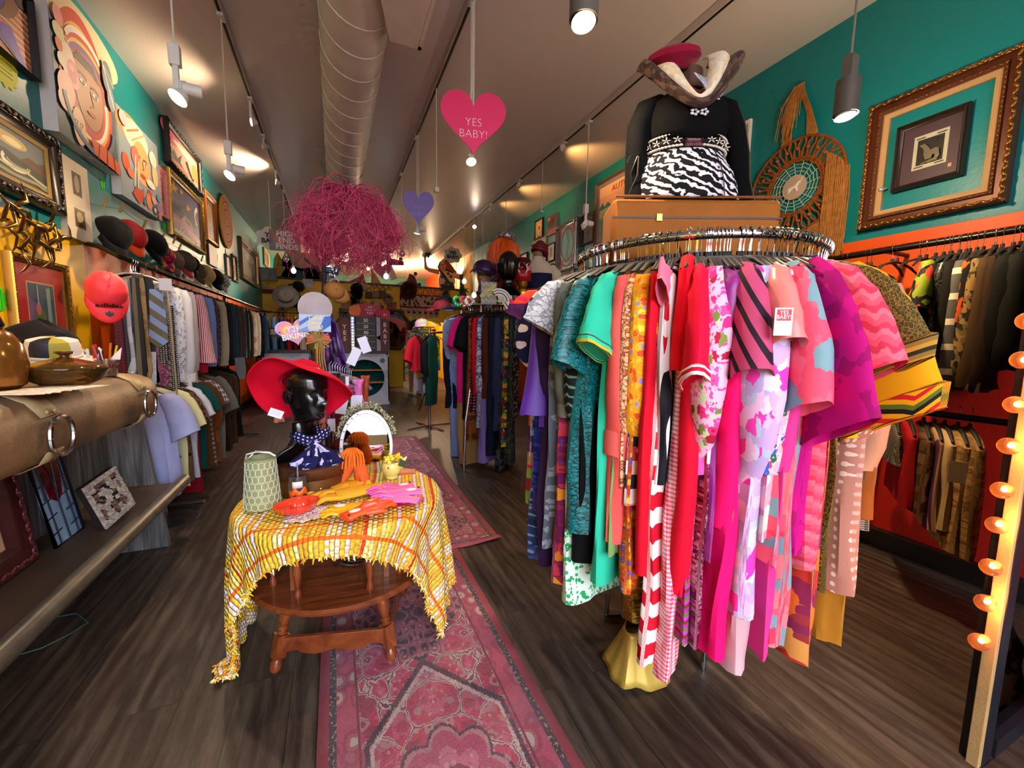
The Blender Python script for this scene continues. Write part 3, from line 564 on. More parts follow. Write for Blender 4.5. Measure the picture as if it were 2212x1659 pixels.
# back-layer (long) garments then front; listed in rail order from the shop side round to the window side
L_=[
# px,py,hem,w
(1128,840,1120,20,'long_dress','pale blue floral dress hem low on the shop side of the big rack',D,PT('floral',['#8fa3b8','#aebfd0','#c9d4de','#3f5a80','#51678c'],.035),None,{}),
(1136,860,1080,34,'patchwork_dress','tapestry patchwork dress with green roses and purple glitter hem',D,PT('bands',['#6f9a2c','#8c1f2e','#7ea23a','#b08a4a','#5a2a63','#4a1c50','#d9402c','#d11f5a'],.42),('short',.12),{'flare':1.1}),
(1142,700,812,50,'puff_sleeve_dress','navy dress with big white polka dots and full sleeves',D,PT('dots',['#1a1f4e','#e9e7ef'],.075),('puff',.36,.04),{'cuff':(C('#141a44'),.02)}),
(1147,820,882,26,'polka_dot_blouse','black blouse with small white polka dots',('blouse'),PT('dots',['#0d0d12','#f2f2f2'],.016),None,{}),
(1150,860,1205,22,'slip_dress','blue and white floral dress with a frilled hem at the rack edge',D,PT('floral',['#2c4a8a','#8fa6d0','#ccd6ea','#23386e','#3f5f9a'],.05),None,{}),
(1158,700,1100,24,'sequin_gown','royal blue sequinned gown beside the polka dot dress',D,mat(['#0c1250','#1a2a9a','#3048c8'],.35,.3,pat='sequin',s=.006),None,{}),
(1168,780,918,30,'velvet_dress','purple velvet dress with long draped sleeve',D,velv('#4a168c'),('bell',.5,.03),{}),
(1172,760,1215,26,'long_dress','dark plum long dress half hidden by the purple velvet sleeve',D,C('#2c1838'),('long',.42),{}),
(1186,740,1180,24,'long_coat','grey lace coat hanging low behind the plum dress',('coat'),PT('leaf',['#59606a','#8a929c'],.02),None,{}),
(1196,690,735,34,'print_shirt','white short sleeved shirt with fine grey sketch print','shirt',PT('lines',['#d6d4cf','#c2c0bd','#b0b0b8','#8a8a92'],.025),('short',.16,.016),{}),
(1203,1000,1258,40,'picture_print_dress','purple and red picture print dress hem with little houses',D,PT('floral',['#6e1f5a','#8c2c3f','#c2384c','#2c6f9a','#d98a2c','#5a3fa0'],.05),None,{}),
(1213,760,870,36,'corduroy_jacket','grey green corduroy jacket with long sleeve and pink button',('jacket'),PT('stripe',['#6a7064','#5c6257'],.006),('long',.44,.032),{'cuff':(C('#747a6e'),.045)}),
(1228,900,1300,44,'leaf_print_dress','green and white leaf print dress reaching below the others',D,PT('leaf',['#d9efe0','#27a35c'],.011),None,{}),
(1236,760,915,36,'velvet_dress','black velvet dress with pale green wave pattern',D,PT('squig',['#0a120e','#0a120e','#0a120e','#5f7a68'],.035),('long',.5,.03),{}),
(1252,900,1212,36,'evening_dress','plain black dress with its square hem between green gowns',D,C('#050506'),None,{}),
(1250,800,1142,86,'brocade_gown','teal brocade gown with dark vine pattern and heavy pleats',D,PT('lines',['#0a7274','#08504f','#1498a4','#032c2c'],.013,rough=.45),('short',.3,.035),{'flare':1.1,'body':{'folds':.012}}),
(1298,900,1262,38,'tunic_dress','mint green dress with wide sleeve edged in yellow stitching',D,C('#2fbf9a'),('short',.22,.035),{'cuff':(PT('hstripe',['#39c9a3','#c9b82c','#1f6a5c'],.012),.02)}),
(1322,1000,1200,22,'underdress','pale olive lining dress between mint and coral',D,C('#7f9a5c'),None,{}),
(1330,900,1170,62,'coral_dress','coral pink dress with a long sleeve and round covered button',D,C('#f0605a'),('long',.50,.04),{'cuff':(C('#f56a63'),.075)}),
(1352,800,1050,26,'paisley_blouse','cream and orange paisley blouse beside the coral sleeve','blouse',PT('lines',['#e8b98c','#e8933c','#f2d2b0','#a04a2c'],.02),('long',.5,.024),{}),
(1360,1050,1282,34,'flower_print_skirt','orange and violet small flower print skirt below the folk print','skirt',PT('floral',['#d96a1c','#c23a2c','#e8a020','#6f5aa0','#b02c3a','#e8c040'],.02),None,{}),
(1368,850,1090,40,'folk_print_dress','white and black folk print dress with bordered flower hem',D,PT('bands',['#e9dfe0','#2a2330','#e8d6d0','#c23a4a','#1c1a24','#6f9a6a','#e88a9a','#f0d0d8'],.33),None,{}),
(1376,760,930,40,'chiffon_blouse','sheer orange and yellow flower blouse with ruffled collar','blouse',PT('floral',['#f5a31c','#f7b733','#f2d03c','#e8542c','#a08fd0','#f08a1c'],.02),('long',.5,.035),{}),
(1356,1200,1350,90,'sequin_gown','gold sequinned mermaid gown with satin flare on the floor',D,mat(['#5a4008','#b88a1c','#e8c860','#8a6410'],.28,.75,pat='sequin',s=.005),None,{'flare':.8,'dr':-.15}),
(1398,900,1175,24,'knit_dress','narrow plain red knit dress next to the folk print',D,C('#d9102a'),('long',.95,.02),{}),
(1404,1200,1440,40,'striped_trousers','red and white diagonal striped trousers','trousers',PT('diag',['#c9142c','#f2e6e2'],.075),None,{'dr':.0}),
(1410,700,820,22,'floral_blouse','red and orange leaf print blouse squeezed behind the stripes','blouse',PT('blotch',['#b0142a','#e8542c','#f0a02c','#8a1020'],.03),None,{}),
(1424,850,1040,50,'striped_dress','black and white wide striped dress with pointed hem',D,PT('stripe',['#f0eef0','#1c1c22'],.055),('short',.07,.012),{'sm':C('#ef7f9a')}),
(1458,1050,1475,46,'gingham_dress','long pink gingham dress reaching nearly to the floor',D,PT('gingham',['#f6dfe2','#ee8fa0','#e0405c'],.014),None,{'dr':.0}),
(1476,680,800,46,'red_bodice','bright red sleeveless bodice with high collar above the gingham',D,C('#f0122a'),None,{'dr':.02,'top':.02}),
(1490,900,1200,40,'embroidered_robe','red robe embroidered with gold roses and a green band',('robe'),C('#de1030'),('long',.98,.03),{}),
(1503,740,1290,40,'polo_dress','red polo dress with white trimmed short sleeve',D,C('#f30f3a'),('short',.3,.03),{'cuff':(PT('hstripe',['#f4f2f2','#e0103a'],.009),.022)}),
(1484,1200,1392,26,'beaded_dress','magenta beaded dress hem by the table side of the rack',D,PT('bands',['#c23ab0','#6a7a3c','#b02ca0','#7a3c2c','#e07ac0'],.05),None,{}),
(1530,800,960,40,'retro_print_dress','pink and olive big flower print blouse with cerise cuff','blouse',PT('floral',['#f2b8d0','#e84f9a','#7a8a3c','#e8307a','#c9d0a0','#b0203c'],.035),('puff',.54,.036),{'cuff':(sat('#f252b0'),.05)}),
(1508,1250,1400,30,'sequin_skirt','wine coloured sequinned skirt near the floor','skirt',mat(['#4a0c28','#9a3a5c','#e8a0b8'],.3,.5,pat='sequin',s=.007),None,{}),
(1546,800,1000,16,'plain_slip','narrow white slip between the retro print and purple velvet','slip',C('#e8e8ee'),None,{'body':{'T':.009}}),
(1556,900,1212,34,'velvet_gown','plum velvet gown with flattened sleeve',D,velv('#8c0f7a'),('long',.3,.04),{}),
(1572,1050,1420,60,'evening_gown','long hot pink gown with widening skirt',D,C('#ef0f6a'),('long',.75,.03),{'flare':1.1,'body':{'folds':.01}}),
(1606,760,1160,46,'striped_jersey_dress','mauve and black striped jersey dress with drooping sleeve',D,PT('diag',['#c04a72','#2a1c28','#c04a72'],.055),('short',.3,.045),{}),
(1610,1250,1452,62,'sheer_slip','pale pink sheer slip showing under the lavender print','slip',sheer('#e8b8c0'),None,{'flare':1.05}),
(1640,850,1335,66,'camouflage_print_dress','lavender and hot pink blotch print dress with long sleeve',D,PT('blotch',['#b9a6d6','#d9cfe8','#b8c0dc','#e8b8dc','#f03fb0','#c8a6d8'],.045),('puff',.62,.04),{'cuff':(PT('blotch',['#c8cfe8','#f06fc0','#c8a6d8'],.028),.02),'flare':1.12}),
(1668,1000,1170,30,'flower_print_dress','pale pink dress with faint large flowers beside the lavender print',D,PT('blotch',['#f0a0b0','#f6c0c4','#f2d8c8','#ea8aa0'],.06),None,{}),
(1683,800,975,40,'flower_garden_blouse','pink and blue rose print blouse with gathered cuff','blouse',PT('floral',['#f0c8d0','#e8a8b8','#2f6a4c','#3f5fb8','#1c1c24','#d9406a','#e8b0c0'],.03),('long',.58,.036),{}),
(1674,640,700,44,'satin_blouse','peach pink satin blouse with a puffed sleeve','blouse',sat('#e88a84'),('short',.22,.04),{}),
(1712,850,1440,34,'plain_dress','plain rose pink long dress with narrow sleeve',D,C('#d63a8a'),('long',.57,.026),{}),
(1700,1250,1400,52,'cotton_dress','coral dress with grey leaf print low on the rack',D,PT('blotch',['#e85a6a','#ee7a80','#7f93a0','#d93f5a'],.07),None,{}),
(1730,640,1230,46,'kimono_blouse','coral pink blouse with grey flower and short sleeve','blouse',PT('blotch',['#f2647a','#ee5570','#7fa0a8','#f2647a','#e84a64'],.07),('short',.38,.04),{}),
(1768,800,1205,60,'kaftan','fuchsia kaftan with wide draped sleeve and dark embroidery','kaftan',PT('blotch',['#c00a78','#c00a78','#c00a78','#a00864'],.05),('cape',.44,.03),{}),
(1790,900,1240,50,'ripple_print_dress','coral and rose ripple print dress with wide short sleeve',D,PT('squig',['#f2566e','#ee6e80','#e03a58'],.05),('cape',.3,.04),{}),
(1815,760,1460,30,'swirl_print_dress','orange and purple swirl print dress near the wall side',D,PT('blotch',['#a0383c','#d9702c','#8a2a50','#e8a050','#c83a2c'],.09),None,{}),
(1838,740,1290,26,'paisley_dress','dark olive paisley dress with gold border sleeve',D,PT('lines',['#2a2414','#4a3f1c','#6f5a2c','#8a6a2c'],.012),('cape',.24,.03),{'cuff':(PT('hstripe',['#c08a2c','#2a2414','#8a6a2c'],.016),.05)}),
(1862,800,945,54,'rickrack_dress','mustard yellow dress with zigzag trimmed sleeve',D,C('#e8a010'),('cape',.36,.035),{'cuff':(PT('zig',['#e8a010','#d01c1c','#e8a010','#5a6a1c','#1c1414'],.03),.06)}),
(1840,1150,1405,30,'mustard_gown','long mustard sheer gown reaching toward the floor',D,sheer('#c8861c'),None,{}),
(1888,760,1290,50,'embroidered_dress','dusty pink sheer dress embroidered with small white flowers',D,PT('dots',['#b87a68','#e8c8b8'],.03,alpha=.9),('puff',.5,.05),{'flare':1.1}),
(1930,860,940,46,'geometric_print_dress','brown dress printed with rounded squares',D,PT('geo',['#8a5a2c','#6f4420','#9a6a34','#1c0f08'],.07),None,{}),
(1938,700,815,44,'beige_cardigan','beige knitted cardigan with a long sleeve','cardigan',C('#b08468'),('long',.62,.04),{}),
(1900,1000,1118,56,'suede_skirt','brown suede skirt hanging toward the wall','skirt',C('#8a4c1c'),None,{}),
(1952,950,1160,30,'tweed_dress','grey tweed dress at the wall end of the rack',D,PT('gingham',['#8a8474','#5a5448','#3a342c'],.008),None,{}),
]
for i,(px,py,hp,w,nm,lab,cat,m,sl,ex) in enumerate(L_):
    o=G(RK,px,py,hp,w,nm,lab,cat,m,sl,**ex)
    if nm=='sequin_gown' and px==1356:
        zb=-1.65; zt=-(1.65-.2); P=[]
        for k in range(9):
            f=k/8; row=[]
            for j in range(48):
                a=j/48*2*PI; g=.012*sin(6*a+1)+.01*sin(11*a)
                row.append(((.14+.05*f**1.5+g*f*.6)*cos(a)+.01,(.045+.085*f**1.2+g*f*.6)*sin(a),zt+(zb+.012-zt)*f+.01*sin(5*a)*f))
            P.append(row)
        MB().grid(P,0,True).build('satin_flare',mat('#c8a84c',.32,.25,var=.1),o,solid=.002)
p=at(1690,700,2,1.33)
q=hit(RK,1692,695,.80); t=thing('swing_tag','white card tag with a red YES BABY! patch on the rose print blouse','tag',q,R(-38)); t.scale=(.62,.62,.68); MB().box((-.032,-.001,-.05),(.032,.001,.05)).build('tag_card',mat('#e8e4ec',.6,var=0),t,smooth=False,bev=.004); MB().box((-.024,-.0025,.004),(.026,-.001,.044)).build('red_patch',mat('#d0142c',.5,var=0),t,smooth=False); text('YES\nBABY!',.02,t,(0,-.0035,.024),mat('#ffffff',.5,var=0),ext=.0004,lead=.8)
# bare hanger hooks between garments
for k in range(46):
    a=R(-165+k*3.9+random.Random(k).uniform(-1.2,1.2)); P=RK.c+Vector((cos(a),sin(a),0))*.47
    if k%2 or True: hanger((P.x,P.y,1.65),a)
# ================================================================= PICTURES
GOLD=mat('#b08a3c',.32,.8,var=.2,vs=30); DGOLD=mat('#7a5c26',.4,.7,var=.3,vs=40); DARKW=mat('#2a1b12',.4,var=.2,vs=20)
def wallrect(side,q,off=0):
    ax,val={'L':(0,XL+off),'R':(0,XR-off),'B':(1,YB-off)}[side]
    P=[at(x,y,ax,val) for x,y in q]; k=0 if side=='B' else 1
    a=(P[0][k]+P[3][k])/2; b=(P[1][k]+P[2][k])/2; z1=(P[0].z+P[1].z)/2; z0=(P[2].z+P[3].z)/2
    w=abs(b-a); h=z1-z0
    if side=='L': return (XL,a,z0),R(90),w,h
    if side=='R': return (XR,a,z0),R(-90),w,h
    return (a,YB,z0),0,w,h
def loopframe(mb,w,h,prof,mi=0):
    P=[]
    for ins,d in prof: P.append([(ins,-d,ins),(w-ins,-d,ins),(w-ins,-d,h-ins),(ins,-d,h-ins)])
    n=len(P); vs=[p for r in P for p in r]; fs=[(i*4+j,i*4+(j+1)%4,(i+1)*4+(j+1)%4,(i+1)*4+j) for i in range(n-1) for j in range(4)]
    mb.add(vs,fs,mi,[(v[0]+v[1],v[2]+v[1]) for v in vs])
def carving(mb,w,h,ins,d,r,step,seed=0):
    rn=random.Random(seed)
    for (a,b) in (((ins,ins),(w-ins,ins)),((w-ins,ins),(w-ins,h-ins)),((w-ins,h-ins),(ins,h-ins)),((ins,h-ins),(ins,ins))):
        L=math.hypot(b[0]-a[0],b[1]-a[1]); n=max(2,int(L/step)); an=math.atan2(b[1]-a[1],b[0]-a[0])
        for i in range(n+1):
            f=i/n; mb.ell((0,0,0),(r*1.5,r*.6,r*.7),8,5,X=rot(ry=-an+(.5 if i%2 else -.5),loc=(a[0]+(b[0]-a[0])*f,-d,a[1]+(b[1]-a[1])*f)))
def picture(side,q,name,lab,cat='picture',fw=.04,fd=.03,fm=None,items=(),carve=0,liner=None,lw=.02,base='#888',rough=.5,off=.0,glass=False,canvas='canvas',inner=None):
    loc,rz,w,h=wallrect(side,q,fd); t=thing(name,lab,cat,loc,rz)
    if fw:
        mb=MB(); loopframe(mb,w,h,[(0,0),(0,fd*.8),(fw*.12,fd),(fw*.35,fd*.78),(fw*.6,fd*.92),(fw*.85,fd*.6),(fw,fd*.55),(fw,.004)]); fo=mb.build('frame',fm or GOLD,t)
        if carve: mb=MB(); carving(mb,w,h,fw*.35,fd*.85,carve,carve*2.2); mb.build('frame_carving',fm or GOLD,fo)
    i=fw
    if liner: mb=MB(); loopframe(mb,w-2*i,h-2*i,[(0,.004),(0,fd*.5),(lw,fd*.4),(lw,.004)]); o=mb.build('liner',mat(liner,.6),t,loc=(i,0,i)); i+=lw
    mb=MB()
    if not fw: mb.box((0,-fd+.001,0),(w,0,h),0,None,base)
    art(mb,w-2*i,h-2*i,[('r',0,0,1,1,base)]+list(items),y=-(fd if not fw else fd*.3),step=-.0003,x0=i,z0=i)
    mb.build(canvas,vcol(rough,bump=.15),t,smooth=False)
    return t,w,h
def face(cx,cy,s,skin,lip,dark,k=.75):
    return [('e',cx,cy,s*.5,s*k,skin),('l',arc(cx-s*.2,cy+s*.12,s*.13,s*.05,160,20,8),s*.045,dark),('l',arc(cx+s*.2,cy+s*.12,s*.13,s*.05,160,20,8),s*.045,dark),('e',cx-s*.2,cy+s*.06,s*.1,s*.045,'#f2efe6'),('e',cx+s*.2,cy+s*.06,s*.1,s*.045,'#f2efe6'),('e',cx-s*.19,cy+s*.06,s*.04,s*.045,dark),('e',cx+s*.21,cy+s*.06,s*.04,s*.045,dark),('l',[(cx+s*.02,cy+s*.1),(cx+s*.07,cy-s*.14),(cx-s*.03,cy-s*.17)],s*.03,dark),('e',cx,cy-s*.36,s*.16,s*.06,lip)]
# purple figure painting at the far left
a=[('r',0,0,1,1,'#e8824a')]+[('r',.0,.04+i*.08,1,.07+i*.08,'#f2d9b8') for i in range(12)]
a+=[('e',.62,.95,.30,.5,'#8c4a24'),('l',arc(.52,.95,.19,.44,180,330,14),.13,'#6a3fd0'),('l',arc(.52,.95,.25,.52,185,330,14),.02,'#24123c'),('p',[(.28,.62),(.42,.4),(.62,.36),(.78,.42),(.86,.2),(.95,.03),(.9,.02),(.7,.12),(.5,.22),(.3,.3),(.0,.45),(0,.75)],'#6a3fd0'),('l',[(.62,.38),(.66,.2),(.8,.1)],.018,'#24123c'),('l',[(.42,.42),(.5,.25),(.62,.2)],.018,'#24123c'),('l',[(.2,.6),(.3,.4),(.32,.3)],.018,'#24123c'),('e',.93,.92,.1,.12,'#1c100c')]
picture('L',[(-150,-160),(76,-60),(82,157),(-150,-12)],'figure_painting','purple and orange figure painting cropped by the top left corner','painting',.012,.05,mat('#1a1412',.5),a,base='#e8824a')
# big face painting with thick white canvas sides
a=[('r',0,0,1,1,'#3a5262'),('e',.55,.98,.6,.2,'#d9c9a0'),('l',arc(.45,.45,.42,.62,20,150,20),.10,'#c23a24'),('l',arc(.45,.45,.36,.55,20,150,20),.05,'#e8b04a'),('l',arc(.45,.45,.31,.5,20,150,20),.05,'#f0e6d0'),
('e',.5,.52,.36,.40,'#9c3a1c'),('l',arc(.5,.5,.40,.44,170,370,24),.055,'#c9301c'),('l',arc(.5,.5,.355,.40,170,370,24),.035,'#e8a83a'),('l',arc(.5,.5,.32,.365,170,370,24),.04,'#f2e8da'),('l',arc(.5,.5,.28,.32,175,365,24),.045,'#c23a20'),
('e',.52,.55,.24,.32,'#a8703c'),('l',arc(.5,.72,.3,.15,30,165,16),.1,'#7a4a9a'),('l',arc(.5,.74,.3,.16,30,165,16),.06,'#e8c24a'),('l',arc(.5,.76,.3,.17,30,165,16),.05,'#c23a24'),('l',arc(.5,.79,.3,.18,30,165,16),.05,'#f2ead8'),('p',[(.28,.72),(.4,.8),(.62,.8),(.74,.68),(.6,.72),(.4,.72)],'#2a1814'),
('l',arc(.42,.61,.07,.03,170,10,8),.018,'#2a1410'),('l',arc(.62,.58,.07,.03,170,10,8),.018,'#2a1410'),('e',.42,.575,.055,.018,'#f0e8d8'),('e',.62,.545,.055,.018,'#f0e8d8'),('e',.43,.575,.022,.02,'#3a2010'),('e',.63,.545,.022,.02,'#3a2010'),('l',[(.54,.56),(.58,.44),(.52,.42)],.014,'#7a3a1c'),('e',.53,.36,.07,.018,'#9a3020'),('e',.2,.62,.11,.14,'#ecd9c4'),('e',.26,.55,.09,.11,'#d97a8a'),('e',.26,.55,.05,.07,'#c04a60'),('e',.24,.60,.04,.03,'#e8a0a8'),
('e',.09,.78,.08,.06,'#e0dfb0'),('e',.08,.68,.05,.05,'#d9502c'),('e',.1,.9,.07,.07,'#e89a9a'),('e',.09,.58,.05,.05,'#efe8d0'),('e',.13,.38,.12,.13,'#efb0a0'),('e',.1,.28,.1,.08,'#f0c8b0'),*face(.28,.16,.2,'#ecc8a0','#b02030','#2a1a28'),('l',arc(.5,.42,.42,.38,190,350,20),.05,'#4a6a80'),('p',[(.5,.02),(.45,.14),(.7,.16),(.98,.1),(.98,0)],'#d9562c'),('l',[(.55,.0),(.6,.14)],.02,'#3a1c14'),('l',[(.72,.0),(.74,.15)],.02,'#3a1c14'),('l',[(.88,.0),(.86,.13)],.02,'#3a1c14'),
('e',.86,.84,.1,.14,'#5a7486'),('e',.9,.66,.07,.1,'#7a8a96'),('l',[(.78,.92),(.96,.6)],.02,'#d0d4d0'),('l',[(.7,.98),(.98,.8)],.02,'#e0b060')]
t,w_,h_=picture('L',[(107,-10),(237,143),(258,375),(123,288)],'face_painting','largest face painting with red and cream rings around a brown face','painting',0,.07,None,a,base='#e6e2da')
# second face painting
a=[('r',0,0,1,1,'#8ea0aa'),('e',.3,.86,.32,.16,'#e8964a'),('e',.42,.82,.3,.18,'#ece0c0'),('l',[(.2,.8),(.5,.96)],.02,'#d9763a'),('l',[(.3,.74),(.62,.95)],.02,'#c9a06a'),*face(.52,.56,.42,'#f0a868','#b02c24','#5a2420',.62),('e',.36,.58,.1,.12,'#e07060'),('e',.12,.42,.08,.1,'#d9562c'),('l',[(.28,.2),(.36,.6)],.02,'#f0e8d8'),('l',[(.36,.2),(.42,.55)],.02,'#f0e8d8'),('e',.85,.55,.08,.14,'#f0c890'),('e',.82,.75,.1,.1,'#e8e0d0'),
('p',[(.22,.1),(.32,.22),(.44,.2),(.5,.26),(.5,.1),(.36,.02)],'#c04424'),('e',.62,.14,.07,.1,'#e08a4a'),('e',.66,.26,.05,.04,'#c9302c'),('e',.78,.08,.06,.06,'#1c2430'),('e',.78,.08,.03,.03,'#e8e0d8'),('e',.9,.14,.07,.06,'#8a4aa0'),('e',.76,.2,.06,.05,'#f0a0a0'),('e',.92,.28,.07,.05,'#5aa0b8'),('e',.12,.9,.09,.08,'#b0b8bc'),('e',.5,.1,.04,.05,'#3f6a9a'),('e',.9,.04,.05,.04,'#d9403a'),('e',.2,.32,.08,.05,'#d97a5a'),('e',.7,.38,.12,.05,'#f0ead8')]
picture('L',[(248,222),(340,316),(350,480),(265,418)],'face_painting','smaller face painting with white hat and orange cheeks beside the largest one','painting',0,.06,None,a,base='#e6e2da')
picture('L',[(346,364),(363,372),(366,478),(349,462)],'framed_picture','narrow picture in a pink ridged frame','picture',.035,.03,mat('#f08fa0',.5),[('r',0,0,1,1,'#b08a78'),('e',.5,.6,.25,.3,'#6a3f34')],carve=.014)
a=[('r',0,0,1,1,'#e8b89a'),('e',.12,.9,.25,.3,'#f06a8a'),('e',.6,.8,.4,.1,'#e8ece0'),('p',[(.1,.28),(.2,.5),(.3,.35),(.45,.62),(.38,.3),(.5,.2),(.3,.22),(.2,.12)],'#1c1620'),('p',[(.55,.5),(.62,.64),(.7,.4),(.8,.2),(.86,.3),(.8,.08),(.68,.22),(.6,.4)],'#1c1620'),('e',.9,.5,.12,.3,'#f0a05a'),('e',.35,.12,.3,.08,'#e88a70')]
picture('L',[(366,270),(438,338),(438,417),(368,357)],'swallow_picture','swallow picture in a heavy black carved frame','picture',.055,.06,mat('#17120e',.35),a,carve=.02,base='#e8b89a')
a=[('r',0,0,1,1,'#2a1a6a')]
def star(cx,cy,r,col,ks=1.3): return ('p',[(cx+(r if i%2==0 else r*.42)*cos(R(90+i*36)),cy+ks*(r if i%2==0 else r*.42)*sin(R(90+i*36))) for i in range(10)],col)
for cx,cy,r in ((.16,.86,.14),(.38,.9,.07),(.56,.68,.1)): a+=[star(cx,cy,r,'#f0a81c',.9),star(cx,cy,r*.6,'#f8dc5a',.9)]
a+=[('l',arc(.95,.62,.16,.22,110,230,12),.05,'#efe6d0'),('p',[(.02,.22),(.06,.36),(.3,.33),(.42,.42),(.6,.36),(.66,.28),(.95,.18),(.97,.08),(.8,.08),(.4,.12),(.1,.16)],'#f58fc0'),('p',[(.3,.34),(.42,.47),(.62,.42),(.7,.29),(.6,.28)],'#f8c4dc'),('p',[(.42,.35),(.47,.44),(.6,.39),(.64,.3)],'#241a3c'),('e',.32,.13,.07,.06,'#f2f0f0'),('e',.32,.13,.035,.03,'#2a2030'),('e',.84,.08,.06,.05,'#f2f0f0'),('e',.84,.08,.03,.025,'#2a2030'),('l',[(.08,.26),(.55,.2),(.95,.14)],.015,'#f8e0ee'),('e',.35,.05,.35,.05,'#17103a')]
picture('L',[(370,362),(440,438),(446,548),(372,508)],'car_painting','purple night painting of a pink convertible with yellow stars','painting',.055,.05,GOLD,a,carve=.014)
picture('L',[(445,410),(471,436),(472,534),(449,518)],'framed_picture','slim brown portrait in a copper gold frame beyond the pink car painting','picture',.07,.05,mat('#b0682c',.4,.5),[('r',0,0,1,1,'#6a3c1c'),('e',.5,.6,.3,.3,'#a0703c')])
picture('L',[(452,528),(469,536),(470,577),(453,572)],'wooden_board','plain reddish brown board hung under the copper framed picture','board',0,.03,None,[],base='#6a3424')
t=thing('straw_disc','round woven disc in orange and gold rings on the painting wall','wall decoration'); p=at(489,480,0,XL+.03); t.location=(XL,p.y,p.z); ry=abs(at(475,480,0,XL).y-at(503,480,0,XL).y)/2; rr=at(489,427,0,XL).z-at(489,532,0,XL).z; rr/=2
mb=MB()
for i in range(14): q=rr*(i+.5)/14; mb.tube([(0,q*cos(k/36*2*PI),q*sin(k/36*2*PI)) for k in range(36)],rr/22,6,closed=True,col=['#c25a14','#e0a020','#8a2c10','#d9801c'][i%4])
mb.build('woven_rings',vcol(.7),t,loc=(.025,0,0))
picture('L',[(490,549),(500,556),(501,601),(491,597)],'framed_picture','small pale picture in a dark frame low on the far painting wall','picture',.03,.03,DARKW,[('r',0,0,1,1,'#c0a898'),('e',.5,.2,.5,.2,'#b09a5a')])
picture('L',[(502,549),(512,556),(514,610),(505,606)],'framed_picture','small picture in a scalloped dark frame beside a yellow sticker','picture',.03,.03,DARKW,[('r',0,0,1,1,'#b89a6a'),('e',.5,.4,.3,.3,'#6a3424')],carve=.02)
picture('L',[(522,512),(558,548),(559,622),(526,602)],'framed_picture','large dark landscape in a deep brown frame at the far end','picture',.12,.06,mat('#5a4024',.4,.3),[('r',0,0,1,1,'#4a545a'),('p',[(0,.3),(.4,.6),(1,.35),(1,0),(0,0)],'#3a4238'),('e',.6,.75,.3,.15,'#8a9498')])
picture('L',[(572,536),(583,546),(584,580),(573,574)],'framed_picture','tall picture in a light wooden frame at the very back of the painting wall','picture',.1,.05,mat('#8a6438',.4),[('r',0,0,1,1,'#4a5c5a')])
a=[('r',0,0,1,1,'#3a4238'),('p',[(0,1),(1,1),(1,.5),(.6,.45),(.3,.55),(0,.5)],'#6a7474'),('e',.38,.78,.3,.13,'#c9b078'),('e',.42,.76,.16,.07,'#eadfa8'),('p',[(.55,.5),(.7,.62),(.85,.58),(1,.66),(1,.35),(.6,.42)],'#5a4030'),('p',[(0,.46),(.2,.5),(.45,.42),(.7,.36),(1,.32),(1,.2),(0,.2)],'#2f3a34'),('l',arc(.45,.36,.22,.14,150,350,14),.05,'#e0dcb8'),('l',arc(.5,.38,.2,.1,180,350,14),.03,'#8a9478'),('l',[(0,.3),(.3,.22),(.6,.26),(1,.14)],.03,'#b8b48c'),('l',[(0,.14),(.4,.08),(.8,.12),(1,.06)],.04,'#8a8a6a'),('e',.5,.03,.5,.03,'#1c211c')]
picture('L',[(-40,176),(143,318),(137,457),(-40,395)],'seascape_painting','stormy seascape in a broad dark carved frame on the left wall','painting',.075,.06,mat('#241a14',.3,.2,var=.3,vs=30),a,carve=.02,liner='#9a7a3c',lw=.022)
picture('L',[(143,336),(197,374),(193,524),(139,508)],'mounted_etchings','two small brown etchings on one tall cream mount','picture',0,.035,None,[('r',.32,.57,.68,.86,'#6a5c48'),('e',.5,.72,.1,.11,'#b0a488'),('r',.3,.16,.72,.4,'#7a6848'),('e',.5,.3,.13,.07,'#c0b088'),('e',.5,.2,.16,.03,'#4a3c28')],base='#e6d9c0')
a=[('r',0,0,1,1,'#9c1c20'),('r',.24,.2,.8,.78,'#b08a6a'),('r',.26,.22,.78,.76,'#3a4a5a'),('p',[(.26,.22),(.26,.6),(.4,.5),(.5,.22)],'#6a4a7a'),('r',.62,.22,.7,.72,'#6f8a80'),('e',.46,.34,.12,.1,'#4a5c34'),('e',.44,.44,.05,.08,'#a05a5a'),('l',[(.44,.5),(.44,.74)],.02,'#8fa0b0')]
picture('L',[(24,541),(153,576),(162,722),(52,795)],'framed_print','flower print with a red mat in a gold beaded frame above the bar','picture',.035,.04,mat('#a07a30',.3,.85),a,carve=.008)
# starburst and leaf stickers
def sticker(side,px,py,r,lab,col,kind,name='paper_sticker'):
    ax,val=(0,XL) if side=='L' else (0,XR); p=at(px,py,ax,val); t=[]
    n=28
    if kind=='star': pts=[(r*(1 if i%2 else .86)*cos(i/n*2*PI),r*(1 if i%2 else .86)*sin(i/n*2*PI)) for i in range(n)]
    elif kind=='leaf': pts=[(r*.55*sin(a)*(1+.12*(-1)**i),r*cos(a)) for i,a in enumerate([k/20*2*PI for k in range(20)])]
    else: pts=[(r*cos(i/n*2*PI),r*1.25*sin(i/n*2*PI)) for i in range(n)]
    mb=MB().prism(pts,-.004,0); o=tag(mb.build(name,mat(col,.6,var=.05),None,p,R(90) if side=='L' else R(-90),smooth=False),lab,'sticker'); 
    if kind=='star':
        for k in range(5): MB().box((-r*.5,-.006,r*.4-k*r*.2),(r*.5,-.004,r*.44-k*r*.2)).build('text_line',mat('#b8a800',.6),o,smooth=False)
    if kind=='leaf': MB().tube([(0,-.005,-r*.9),(0,-.005,r*.8)],.002,4).build('leaf_vein',mat('#1f8a10',.6),o)
    return o
